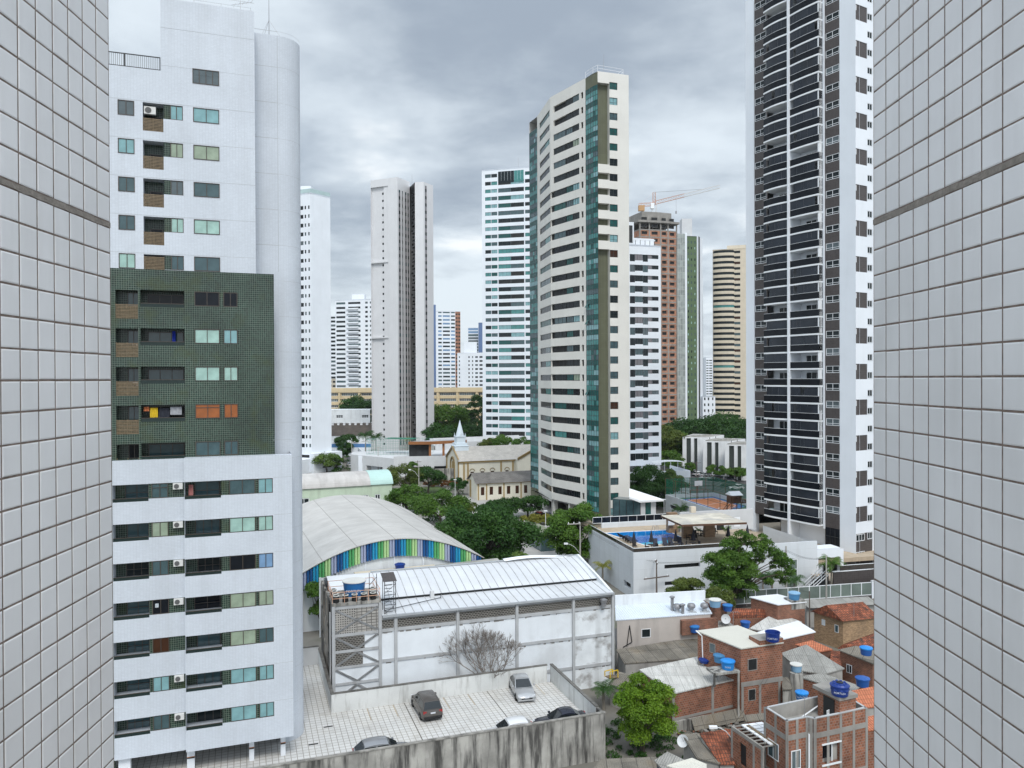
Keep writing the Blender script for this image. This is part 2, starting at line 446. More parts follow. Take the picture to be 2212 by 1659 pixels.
# ------------------------------------------------------------------ the two tiled walls beside the viewpoint
mat('near_tile', (.755, .755, .765), .22, spec=.5, var=.06, vs=2.2, rvar=.05, grime=.16, gcol=(.40, .38, .36), gsc=(6., 6., .9))
mat('near_grout', (.20, .155, .13), .95, var=.35, vs=30., bump=.003, bsc=120.)
mat('near_joint', (.25, .225, .20), .95, var=.2, vs=40., bump=.004, bsc=90.)
def near_wall(X0, sx, side, label):
    """inner face is x = X0 at y = 3.05; side = -1 for the wall on the left, +1 right"""
    rnd = random.Random(5+side)
    th = thing('tiled_wall', label, 'wall', (X0, 3.05, CAMZ))
    a = math.degrees(math.atan2(-sx, -1))
    # local frame: x runs back towards the viewer along the face, -y... built directly in xyz
    def P(t, n, z): return (-sx*t - side*n*1.0, -t, z)      # t back from the edge, n out of the face (towards the middle)
    Z0, Z1 = -2.3, 2.3
    core = MB()
    for (t0, t1, n0, n1) in ((0, 3.3, -2.05, -.0018),):
        pts = [P(t0, n1, Z0), P(t1, n1, Z0), P(t1, n0, Z0), P(t0, n0, Z0)]
        if side > 0: pts = pts[::-1]
        lo = [Vector(p) for p in pts]; up = [p+Vector((0, 0, Z1-Z0)) for p in lo]
        for i in range(4): core.face((lo[i], lo[(i+1) % 4], up[(i+1) % 4], up[i]))
        core.face(up); core.face(lo[::-1])
    core.build('grout', 'near_grout', th)
    tl = MB(); gj = MB(); T_, g_, bv = .1, .0066, .004
    zj = .60
    rows = [zj+.022+k*T_ for k in range(18)] + [zj-T_-k*T_ for k in range(30)]
    def tile(F, a0, a1, b0, b1):
        dn = rnd.uniform(-.0004, .0004); k1, k2 = rnd.uniform(-.0003, .0003), rnd.uniform(-.0003, .0003)
        h = .0 + dn
        o = [(a0, b0), (a1, b0), (a1, b1), (a0, b1)]
        i = [(a0+bv, b0+bv), (a1-bv, b0+bv), (a1-bv, b1-bv), (a0+bv, b1-bv)]
        O = [F(x, -.006, y) for x, y in o]
        E = [F(x, -.0012, y) for x, y in o]
        I = [F(x, h+k1*(1 if x > (a0+a1)/2 else -1)+k2*(1 if y > (b0+b1)/2 else -1), y) for x, y in i]
        fl = (lambda q: q) if side < 0 else (lambda q: q[::-1])
        for A, B in ((O, E), (E, I)):
            for j in range(4): tl.face(fl([A[j], A[(j+1) % 4], B[(j+1) % 4], B[j]]))
        tl.face(fl(I))
    for z in rows:
        if not Z0 < z < Z1-T_: continue
        for k in range(32):
            j = rnd.uniform(-.0006, .0006)
            tile(P, k*T_+g_/2+.002, (k+1)*T_-g_/2+.002, z+g_/2+j, z+T_-g_/2+j)
    # the outer end of the wall is tiled as well
    def Q(t, n, z): return (side*t*1.0, n, z)
    for z in rows:
        if not Z0 < z < Z1-T_: continue
        for k in range(20):
            tile(lambda x, n, y: Q(x, n+.004, y), k*T_+g_/2+.003, (k+1)*T_-g_/2+.003, z+g_/2, z+T_-g_/2)
    tl.build('tile', 'near_tile', th)
    A = [P(0, -.004, zj), P(3.3, -.004, zj), P(3.3, -.004, zj+.022), P(0, -.004, zj+.022)]
    if side > 0: A = A[::-1]
    n = 80; top, bot = [], []
    for i in range(n+1):
        t = 3.3*i/n; top.append(P(t, .0005, zj+.021+rnd.uniform(-.003, .002))); bot.append(P(t, .0005, zj-.001+rnd.uniform(-.002, .003)))
    for i in range(n):
        q = (bot[i], bot[i+1], top[i+1], top[i]); gj.face(q if side < 0 else q[::-1])
    gj.build('expansion_joint', 'near_joint', th)
near_wall(-1.585, -.04, -1, 'pale grey tiled wall with dark grout close on the left, its thick joint chipped')
near_wall(1.430, -.0, 1, 'pale grey tiled wall with dark grout close on the right of the view')

# ------------------------------------------------------------------ white and green apartment tower on the left
FL = Fr((-16.0, 56.1, 2.2), 19.5)
def left_tower():
    rnd = random.Random(11)
    th = thing('apartment_tower', 'white tiled apartment block with a dark green tiled band of balconies, behind the left wall', 'apartment block', fr=FL)
    ws = Wins(th)
    teal = ['pane_teal', 'pane_mint', 'pane_teal', 'pane_slate', 'pane_linen', 'pane_grey']
    lo, gr, up = MB(), MB(), MB()
    P = 2.7
    holesR, holesL = [], []
    rows = [3.43+P*k for k in range(7)]
    bigp = ['pane_teal', 'pane_teal', 'pane_linen', 'pane_linen', 'pane_night', 'pane_mint', 'pane_slate']
    smp = ['pane_teal', 'pane_teal', 'pane_slate', 'pane_linen', 'pane_blue', 'pane_mint', 'pane_teal']
    lfp = ['pane_slate', 'pane_teal', 'pane_brown', 'pane_night', 'pane_slate', 'pane_linen', 'pane_slate']
    inner = MB()
    for k, z in enumerate(rows):
        holesR += [(-7.29, -4.9, z-.18, z+1.03, 1.3), (-4.9, -1.40, z-.02, z+1.04, .14)]
        holesL += [(-11.86, -9.62, z-.23, z+.96, 1.3), (-9.62, -7.33, z-.07, z+.97, .14)]
        gr.box(-4.9, -4.36, .06, .14, z-.02, z+1.04, 0, 'btdlr'); gr.box(-2.60, -2.42, .06, .14, z-.02, z+1.04, 0, 'btdlr')
        ws.add(I4, -4.36, -2.60, z-.02, z+1.04, .03, 2, None, pm=bigp[k]); ws.add(I4, -2.42, -1.40, z-.02, z+1.04, .03, 2, None, pm=smp[k])
        # left half, set half a metre back
        gr.box(-9.62, -9.44, .56, .64, z-.07, z+.97, 0, 'btdlr'); gr.box(-8.37, -7.33, .56, .64, z-.07, z+.97, 0, 'btdlr')
        ws.add(I4, -9.44, -8.37, z-.07, z+.97, .53, 2, (.7,) if k == 6 else None, pm=lfp[k])
        # balcony recesses: back walls, side walls
        for x0, x1, y in ((-7.29, -4.9, 1.3), (-11.86, -9.62, 1.8)):
            gr.box(x0, x1, y, y+.05, z-.3, z+1.2, 0, 'btdlr')
            dx0, dx1 = x0+.5+rnd.random()*.3, x1-.12
            ws.add(I4, dx0, dx1, z-.3, z+.95, y-.05, rnd.choice((2, 2, 3)), (.42,) if rnd.random() < .6 else None, pm=rnd.choice(('pane_slate', 'pane_night', 'pane_dark', 'pane_dark', 'pane_slate')))
        if k != 2:
            ac_unit(th, Matrix.Translation((-8.05, .30, z+.52)), .62, .42)
    inner.box(-7.29, -4.9, 1.31, 1.36, 1.8, 22.2)
    lo.wall(-7.30, -.06, 1.75, 22.1, holesR, 0., .14)
    lo.box(-7.30, -.06, 0., .8, 22.1, 22.32, 0, 'd')
    lo.box(-7.30, -7.29, 0., .5, 1.75, 22.1, 0, 'fbrtd')
    lo.M = TR(0, .5, 0); lo.wall(-11.87, -7.30, 1.70, 22.1, holesL, 0., .14); lo.M = I4
    lo.box(-11.87, -7.30, .5, .8, 22.1, 22.26, 0, 'd')
    lo.face(((-11.87, 2.5, 1.7), (-11.87, .5, 1.7), (-11.87, .5, 22.1), (-11.87, 2.5, 22.1)))
    lo.face(((-.06, 0, 1.75), (-.06, 13, 1.75), (-.06, 13, 22.32), (-.06, 0, 22.32)))
    lo.face(((-16, .5, 1.75), (-16, 13, 1.75), (-.06, 13, 1.75), (-.06, 0, 1.75), (-7.3, 0, 1.75), (-7.3, .5, 1.75)))
    for k in range(8):                                  # fine dark joint at every floor, right of the windows
        lo.box(-1.35, -.06, -.006, .004, 4.52+P*k-.012, 4.52+P*k+.012, 1, 'b')
    # balcony floors and ceilings inside the recesses
    for z in rows:
        for x0, x1, y in ((-7.29, -4.9, 0.), (-11.86, -9.62, .5)):
            lo.face(((x0, y+.1, z-.26), (x1, y+.1, z-.26), (x1, y+1.4, z-.26), (x0, y+1.4, z-.26)), 2)
    # green band -------------------------------------------------------
    gh = []; gp = ['pane_night', 'pane_mint', 'pane_mint', 'pane_orange', 'pane_slate']; gs = ['pane_night', 'pane_teal', 'pane_mint', 'pane_orange', 'pane_slate']
    for j in range(5):
        z = 33.04-2.665*j
        ws.add(I4, -6.6, -4.94, z, z+1.02, .78, 2, (.75,) if j == 3 else None, pm=gp[j]); ws.add(I4, -4.68, -3.73, z, z+1.02, .78, 2, None, pm=gs[j])
        gh += [(-6.6, -4.94, z, z+1.02, .1), (-4.68, -3.73, z, z+1.02, .1), (-11.63, -10.23, max(22.3, z-1.0), z+.98, 1.), (-10.08, -7.26, max(22.3, z-.16), z+1.02, 1.3)]
        gr.box(-11.63, -10.23, 1.8, 1.85, z-1.2, z+1.1, 0, 'btdlr'); gr.box(-10.08, -7.26, 2.1, 2.15, z-.4, z+1.2, 0, 'btdlr')
        ws.add(I4, -11.0, -10.25, z-.1, z+.9, 1.75, 2, pm=rnd.choice(('pane_slate', 'pane_night')))
        ws.add(I4, -9.75, -7.4, z-.4, z+.85, 2.05, 3, pm=('pane_night', 'pane_slate', 'pane_slate', 'pane_dark', 'pane_slate')[j])
    gr.wall(-14.5, -1.21, 22.2, 35.5, gh, .8, .1)
    gr.box(-14.5, -11.9, 1.3, 1.35, 0, 22.2, 0, 'btd')
    # white shaft -------------------------------------------------------
    uh = []
    up1 = ['pane_teal', 'pane_linen', 'pane_slate', 'pane_mint', 'pane_slate']; ua = ['pane_grey', 'pane_teal', 'pane_slate', 'pane_slate', 'pane_mint']; ub = ['pane_teal', 'pane_linen', 'pane_grey', 'pane_mint', 'pane_slate']
    for j in range(5):
        z = 46.06-2.635*j
        ws.add(I4, -11.4, -10.37, z, z+1.02, .77, 2, pm=ua[j]); ws.add(I4, -6.6, -4.88, z, z+1.02, .77, 2, pm=up1[j]); ws.add(I4, -8.1, -7.27, z, z+1.02, .83, 2, pm=ub[j])
        gr.box(-8.53, -8.1, .86, .93, z, z+1.02, 0, 'btdlr')
        uh += [(-11.4, -10.37, z, z+1.02, .1), (-6.6, -4.88, z, z+1.02, .1), (-9.84, -8.53, max(35.5, z-.94), z+1.02, 1.1), (-8.53, -7.27, z, z+1.02, .12)]
        gr.box(-9.84, -8.53, 1.8, 1.85, z-1.1, z+1.1, 0, 'btdlr')
        ws.add(I4, -9.5, -8.7, z-.9, z+.35, 1.74, 1, pm='pane_night')
    ws.add(I4, -6.63, -4.86, 48.78, 49.83, .77, 4, pm='pane_grey'); uh.append((-6.63, -4.86, 48.78, 49.83, .1))
    up.wall(-14.5, -2.45, 35.5, 49.4, uh, .8, .1); up.wall(-8.68, -2.45, 49.4, 54.5, [uh[-1]], .8, .1)
    up.face(((-8.68, 9, 49.4), (-8.68, .8, 49.4), (-8.68, .8, 54.5), (-8.68, 9, 54.5)))
    up.face(((-2.45, .8, 35.5), (-2.45, 3.0, 35.5), (-2.45, 3.0, 54.5), (-2.45, .8, 54.5)))
    up.face(((-8.68, .8, 54.5), (-2.45, .8, 54.5), (-2.45, 9, 54.5), (-8.68, 9, 54.5)))
    up.face(((-14.5, .8, 49.4), (-8.68, .8, 49.4), (-8.68, 9, 49.4), (-14.5, 9, 49.4)))
    for k in range(8):
        z = 36.62+2.635*k
        up.box(-12.3 if z < 49 else -8.68, -2.45, .794, .804, z-.012, z+.012, 1, 'b')
    # stair shaft with its rounded corner, set back on the right
    X1, Y1, R, zt = -.75, 3.0, 1.75, 53.9
    up.face(((-2.45, Y1, 2), (X1, Y1, 2), (X1, Y1, zt), (-2.45, Y1, zt)))
    arc = [(X1+R*math.sin(RAD(a)), Y1+R-R*math.cos(RAD(a))) for a in range(0, 91, 6)]
    up.lathe([(R, 2.), (R, zt)], (X1, Y1+R, 0), 18, 0, 270, 360)
    up.face(((X1+R, Y1+R, 0), (X1+R, 14, 0), (X1+R, 14, zt), (X1+R, Y1+R, zt)))
    up.face([(p[0], p[1], zt) for p in [(-2.45, Y1)]+arc+[(X1+R, 14), (-2.45, 14)]])
    up.lathe([(R+.004, 0), (R+.004, 2)], (X1, Y1+R, 0), 18, 0, 270, 360)
    for k in range(20):
        z = 2.9+2.7*k
        up.lathe([(R+.006, z-.012), (R+.006, z+.012)], (X1, Y1+R, 0), 18, 1, 270, 360)
        if z > 36: up.box(-2.45, X1, Y1-.006, Y1, z-.02, z+.02, 1, 'b')
    up.box(X1-.03, X1+.0, Y1-.008, Y1, 36, zt, 1, 'b')
    for zz in (45.9, 43.2, 42.7, 40.6, 40.1, 37.4):           # open vent sashes in the re-entrant side
        fr = MB(); fr.M = Matrix.Translation((-2.44, 1.6, zz)) @ Matrix.Rotation(RAD(28), 4, 'Y')
        fr.box(0, .03, 0, .8, -.65, 0); fr.build('vent_sash', 'frame_dark', th)
    lo.build('balcony_front', ['white_tile', 'white_joint', 'light_grey'], th)
    gr.build('green_wall', 'green_tile', th)
    up.build('upper_wall', ['white_tile', 'white_joint'], th)
    # slatted utility screens, glass balcony rails
    def slats(x0, x1, z0, z1, y):
        m = MB(); n = int((z1-z0)/.1)
        for i in range(n): m.box(x0, x1, y, y+.03, z0+.02+i*.1, z0+.085+i*.1, 0, 'b')
        m.box(x0, x0+.04, y+.03, y+.06, z0, z1); m.box((x0+x1)/2-.02, (x0+x1)/2+.02, y+.03, y+.06, z0, z1); m.box(x1-.04, x1, y+.03, y+.06, z0, z1)
        m.build('slatted_screen', 'slat_wood', th)
    for j in range(5):
        z = 46.06-2.635*j; slats(-9.84, -8.53, max(35.5, z-.94), z-.02 if j < 4 else z+.9, .82)
        z = 33.04-2.665*j; slats(-11.63, -10.23, max(22.3, z-1.0), z+.02, .82)
    def rail(x0, x1, z0, z1, y):
        m = MB(); m.box(x0, x1, y, y+.012, z0, z1-.04); o = m.build('balcony_rail', 'rail_glass', th)
        m = MB(); m.box(x0, x1, y-.01, y+.03, z1-.04, z1)
        for q in (.02, .5, .98): m.box(x0+(x1-x0)*q-.015, x0+(x1-x0)*q+.015, y+.012, y+.03, z0, z1-.04)
        m.build('handrail', 'frame_bronze', o)
    for z in rows:
        rail(-7.27, -4.91, z-.18, z+.06, .05); rail(-11.85, -9.63, z-.23, z+.02, .55)
    for j in range(5): rail(-10.07, -7.27, max(22.3, 33.04-2.665*j-.16), 33.04-2.665*j+.12, .83)
    ac_unit(th, Matrix.Translation((-9.78, .95, 46.35)), .75, .52)
    for z in (30.0+.08, 27.35): ac_unit(th, Matrix.Translation((-10.6, .9, z)), .36, .28)
    # stilts
    for x, y, w in ((-.75, .9, .34), (-2.95, .9, .34), (-7.05, .9, .5), (-11.3, .9, .75)):
        c = MB(); c.box(x-w/2, x+w/2, y, y+.6, 0, 1.75, 0)
        if x > -11: c.box(x-w/2-.004, x+w/2+.004, y-.004, y+.3, .95, 1.0, 1); c.box(x-w/2-.004, x+w/2+.004, y-.004, y+.3, .86, .95, 2)
        c.build('column', ['white_paint', 'stripe_orange', 'dark'], th)
    c = MB(); c.box(-15, -3.2, 6.5, 6.7, 0, 1.75); c.build('lobby_wall', 'light_grey', th)
    # roof railing and masts
    m = MB(); m.box(-14.5, -8.7, .84, .90, 50.28, 50.34); m.box(-14.5, -8.7, .84, .90, 49.42, 49.47)
    for i in range(48): m.box(-14.4+i*.12, -14.38+i*.12, .85, .88, 49.4, 50.3)
    m.box(-11.0, -10.9, .83, .91, 49.4, 50.34); m.box(-8.75, -8.7, .83, .91, 49.4, 50.34)
    m.build('roof_railing', 'frame_dark', th)
    m = MB(); m.tube((-1.3, 4.4, 53.9), (-1.3, 4.4, 58.5), .035, .015, 5)
    for d in ((1.2, 0), (-.6, 1), (-.6, -1)): m.tube((-1.3, 4.4, 55.6), (-1.3+d[0], 4.4+d[1], 53.9), .012, n=3)
    m.build('lightning_rod', 'steel', th)
    m = MB(); m.tube((-3.4, 1.1, 54.5), (-3.4, 1.1, 55.3), .02, n=4); m.tube((-4.0, 1.0, 54.8), (-2.6, 1.3, 55.35), .015, n=4)
    for i in range(5): m.tube((-3.9+i*.3, 1.4, 54.83+i*.12), (-3.7+i*.3, .7, 54.83+i*.12), .01, n=3)
    m.build('antenna', 'steel', th)
    m = MB()
    for x in (-8.3, -6.5, -4.7, -2.7): m.tube((x, .9, 54.5), (x, .9, 54.75), .012, n=3)
    m.tube((-8.3, .9, 54.72), (-2.7, .9, 54.72), .008, n=3); m.build('lightning_wire', 'steel', th)
    ws.done()
mat('stripe_orange', (.45, .16, .05), .6)
left_tower()
# washing that hangs on the green balconies
def cloth(label, M, w, h, mt, wav=.05):
    m = MB(M); n = 8
    m.sheet([[(w*i/n, wav*math.sin(i*1.7+j*.6), h*j/4-h) for j in range(5)] for i in range(n+1)])
    m.sheet([[(w*i/n, .012+wav*math.sin(i*1.7+j*.6), h*j/4-h) for j in range(5)] for i in range(n, -1, -1)])
    o = m.build('hanging_cloth', mt, smooth=True); tag(o, label, 'laundry', 'washing hung on the left tower balconies'); return o
for n_, c_ in (('cloth_yellow', (.62, .42, .03)), ('cloth_orange', (.58, .2, .09)), ('cloth_grey', (.36, .37, .40)), ('cloth_dark', (.035, .038, .05)), ('cloth_blue', (.02, .04, .30)), ('cloth_pink', (.42, .18, .17)), ('cloth_white', (.6, .64, .68))):
    mat(n_, c_, .9, spec=.1, var=.12, vs=6.)
def flm(x, y, z): return TR(*FL.w(x, y, z), 19.5)
zl = 33.04-2.665*3+.92
cloth('yellow towel on the line of the green balcony', flm(-9.55, 1.1, zl-.12), .5, .68, 'cloth_yellow')
cloth('small orange towel left of the yellow one on the green balcony', flm(-9.95, 1.1, zl-.05), .35, .3, 'cloth_orange')
cloth('dark cloth right of the yellow towel on the balcony line', flm(-9.0, 1.15, zl-.15), .7, .7, 'cloth_dark')
cloth('pale grey sheet at the right end of the balcony washing line', flm(-8.25, 1.1, zl-.08), .75, .55, 'cloth_grey')
cloth('deep blue towel hung alone on the second green balcony from the top', flm(-8.1, 1.3, 31.25), .22, .8, 'cloth_blue')
cloth('pink clothes on the topmost white balcony below the green band', flm(-7.05, .5, 20.4), .3, .75, 'cloth_pink')
cloth('small white cloth in a dark window of the stepped-back balconies', flm(-9.25, .42, 3.43+2.7*3+.72), .22, .28, 'cloth_white')

# ------------------------------------------------------------------ generic towers
def tower(th, poly, zt, specs, wm='white_paint', z0=0., extra=(), limit=100, panes=False, roof='light_grey', name='wall', recess=.15, closed=True):
    """poly: counter-clockwise plan; specs[i]: window fields on edge i:
       (x0, x1, z of lowest sill, height, storey height, n, nx, [glass], frame)"""
    ws = Wins(th, limit, panes); w = MB(); n = len(poly); rnd = random.Random(len(th['label'])+n)
    for i in range(n):
        A, B = poly[i], poly[(i+1) % n]; Lg = math.hypot(B[0]-A[0], B[1]-A[1])
        M = seg(A, B); w.M = M; holes = []
        for (x0, x1, zs, h, fh, k, nx, pm, fm) in specs.get(i, ()):
            for j in range(k):
                z = zs+fh*j
                if z+h > zt-.2: break
                holes.append((x0, x1, z, z+h))
                ws.add(M, x0, x1, z, z+h, recess*.6, nx, None, fm, rnd.choice(pm), .06)
        w.wall(0, Lg, z0, zt, holes, 0, recess)
    w.M = I4
    w.face([(p[0], p[1], zt-.5) for p in poly], 1)
    for i in range(n):                                        # parapet inner faces
        A, B = poly[i], poly[(i+1) % n]
        w.face(((B[0], B[1], zt-.5), (A[0], A[1], zt-.5), (A[0], A[1], zt), (B[0], B[1], zt)))
    w.build(name, [wm, roof], th); ws.done(); return ws
def rel(pts, O): return [(p[0]-O[0], p[1]-O[1]) for p in pts]
def quadplan(A, B, depth):
    """facade A->B (left to right as seen), closed with a depth behind it"""
    d = Vector((B[0]-A[0], B[1]-A[1])).normalized(); nb = Vector((-d.y, d.x))*depth
    return [A, B, (B[0]+nb.x, B[1]+nb.y), (A[0]+nb.x, A[1]+nb.y)]
c5 = lambda x, y: (1014.9+x*.34722, 109.7+y*.34722)
c7 = lambda x, y: (1481.2+x*.39682, y*.39682)
c8 = lambda x, y: (1426.4+x*.3969, 603.5+y*.3969)

# ------------------------------------------------------------------ dark glazed tower on the right
RS = 115/122.1                                 # size of the right tower
FR = Fr(onz(1849, 1222.7, 30-30*RS), -60)
mat('tint_glass', (.022, .027, .036), .07, spec=.28, var=.35, vs=.25)
mat('tint_rail', (.009, .011, .015), .08, spec=.14, var=.1, vs=.5)
def right_tower():
    rnd = random.Random(3)
    th = thing('apartment_tower', 'tall white and dark brown tower with black glazed balconies, beside the right wall', 'apartment tower', fr=FR); th.scale = (RS, RS, RS)
    ws = Wins(th); ws2 = Wins(th, 60, name='side_window'); FH, Z0, ZT, NF = 2.87, 5.55, 103., 34
    sh, br = MB(), MB()
    sh.box(-22.64, -20.68, -.15, 1., 2.2, ZT); sh.box(-2.94, 0, 0, 1., -.5, ZT, 0, 'r')
    sh.box(-5.98, -5.73, -.25, 1., 5.0, ZT)
    hl, hr = [], []
    for k in range(NF):
        z = Z0+FH*k+2.2
        hr.append((-5.55, -3.0, z, z+1.15)); hl.append((-20.6, -18.0, z-.3, z+.85))
        o = rnd.random()
        ws.add(I4, -5.55, -3.0, z, z+1.15, .03, 2, (.3,), 'frame_white', 'pane_grey' if o < .25 else 'pane_dark', .08, .08)
        ws.add(I4, -20.6, -18.0, z-.3, z+.85, .03, 2, (.3,), 'frame_white', 'pane_dark', .08, .08)
    br.wall(-5.73, -2.94, 5.3, ZT, hr, .02, .1); br.wall(-20.68, -17.7, 5.3, ZT, hl, .02, .1)
    # recessed loggia walls behind the balconies
    sh.box(-17.8, -5.7, 1.6, 1.7, Z0, ZT, 0, 'bd')
    # balconies -------------------------------------------------------
    openL, openR = {30, 24, 22, 12, 8, 5, 0, 19}, {21, 12, 9, 8, 15, 17}
    def bow(x0, x1, x, amp): t = (x-x0)/(x1-x0); return -amp*math.sin(math.pi*min(max(t, 0), 1))
    for side, x0, x1, amp, opn in ((0, -17.6, -12.15, .30, openL), (1, -11.85, -6.0, .14, openR)):
        xs = [x0+(x1-x0)*i/8 for i in range(9)]
        F = [(x, -1.15+bow(x0, x1, x, amp)) for x in xs]
        for k in range(NF):
            z = Z0+FH*k; b = MB()
            b.prism([(x0, 1.5)][::-1]+[p for p in F]+[(x1, 1.5)], z-.12, z+.15, 0)
            if side: b.box(x1-.25, x1, -1.1, -.4, z+.2, z+FH-.16)
            o = b.build('balcony', 'white_plain', th)
            r = MB()
            for (p, q) in zip(F, F[1:]):
                r.face(((p[0], p[1]+.05, z+.16), (q[0], q[1]+.05, z+.16), (q[0], q[1]+.05, z+1.22), (p[0], p[1]+.05, z+1.22)))
            r.face(((F[-1][0], F[-1][1]+.05, z+.16), (F[-1][0], .2, z+.16), (F[-1][0], .2, z+1.22), (F[-1][0], F[-1][1]+.05, z+1.22)))
            if not side: r.face(((F[0][0], .2, z+.16), (F[0][0], F[0][1]+.05, z+.16), (F[0][0], F[0][1]+.05, z+1.22), (F[0][0], .2, z+1.22)))
            r.build('glass_railing', 'tint_rail', o)
            h = MB()
            for (p, q) in zip(F, F[1:]): h.prism([(p[0], p[1]+.01), (q[0], q[1]+.01), (q[0], q[1]+.09), (p[0], p[1]+.09)], z+1.22, z+1.265)
            h.box(F[-1][0]-.06, F[-1][0]+.01, F[-1][1]+.09, .2, z+1.22, z+1.28)
            h.build('handrail', 'frame_white', o)
            if k not in opn:
                gz = MB(); skip = rnd.choice((-1, -1, -1, 0, 1, 7, 3))
                for i, (p, q) in enumerate(zip(F, F[1:])):
                    if i == skip: continue
                    jj = rnd.uniform(.0, .02)
                    gz.face(((p[0], p[1]+.06+jj, z+1.28), (q[0], q[1]+.06+jj, z+1.28), (q[0], q[1]+.06+jj, z+FH-.16), (p[0], p[1]+.06+jj, z+FH-.16)))
                gz.face(((F[-1][0], F[-1][1]+.06, z+1.28), (F[-1][0], .2, z+1.28), (F[-1][0], .2, z+FH-.16), (F[-1][0], F[-1][1]+.06, z+FH-.16)))
                gz.build('glazing', 'tint_glass', o)
            d = MB()
            d.face(((x0+1.2, 1.55, z+.16), (x1-.3, 1.55, z+.16), (x1-.3, 1.55, z+2.3), (x0+1.2, 1.55, z+2.3)))
            d.build('balcony_door', 'pane_dark', o)
            if k in opn:
                fr = MB()
                for i in range(5): x = x0+1.2+(x1-x0-1.5)*i/4; fr.box(x-.04, x+.04, 1.48, 1.54, z+.2, z+2.3)
                fr.build('door_frame', 'frame_white', o)
    sh.box(-12.15, -11.85, -1.5, 1.6, 2.0, ZT)               # the fin between the two stacks
    # side towards the viewer -------------------------------------------
    sh.M = seg((0, 0), (0, 24)); br.M = sh.M; MS = sh.M
    hs = []; zt = [9.35+5.69*i for i in range(17)]
    for i, z in enumerate(zt): hs.append((.03, 2.88, z-2.45, z))
    hs += [(2.92, 4.2, 5.0-.05+FH*k-1.05, 5.0+FH*k) for k in range(34)]
    sh.wall(0, 16, -.5, ZT, hs+[(.03, 4.2, -.4, 5.05)], 0, .10)
    for z in zt:
        br.box(.03, 2.88, .08, .2, z-2.45, z, 0, 'btdlr')
        b2 = MB(MS); b2.box(.1, .22, .0, .05, z-1.0, z-.15); b2.build('vent_sash', 'frame_white', th)
    br.box(.03, 4.2, .08, .2, -.4, 5.05, 0, 'btdlr')
    for k in range(34):
        z = 5.0+FH*k
        ws2.add(MS, 2.95, 4.15, z-1.05, z, .03, 2, None, 'frame_white', 'pane_dark', .07)
        if k % 2: br.box(2.92, 4.2, .085, .2, z-2.5, z-1.1, 0, 'btdlr')
    for z in (3.85, 1.05): ws2.add(MS, .06, 2.2, z, z+1.1, .02, 3, None, 'frame_white', 'pane_dark', .08)
    sh.M = I4; br.M = I4
    sh.box(-22.64, -.4, 1., 24, 5.4, ZT, 0, 'fd')
    # entrance hall glass and ground storeys
    e = MB(); e.box(-5.73, -2.94, .05, .1, 2.2, 5.5); e.build('lobby_glass', 'tint_rail', th)
    e = MB()
    for i in range(4): x = -5.73+2.79*i/3; e.box(x-.03, x+.03, .02, .06, 2.2, 5.5)
    e.box(-5.73, -2.94, .02, .06, 3.85, 3.93); e.build('lobby_frame', 'frame_dark', th)
    sh.box(-11.85, -5.8, 1.2, 1.3, 1.6, 5.4)
    sh.M = seg((-20.6, 0), (-20.6, 3)); sh.box(.0, .8, 0, .9, 1.9, 5.4); sh.M = I4
    c = MB(); c.box(-17.4, -16.0, 3.0, 4.2, 1.9, 5.4); c.build('column', 'white_plain', th)
    c = MB(); c.box(-22.0, -12.5, 8.2, 8.4, 1.9, 5.4); c.build('lobby_wall', 'dark', th)
    sh.build('white_wall', 'white_paint', th); br.build('brown_wall', 'brown_tile', th)
    ws.done(); ws2.done()
right_tower()

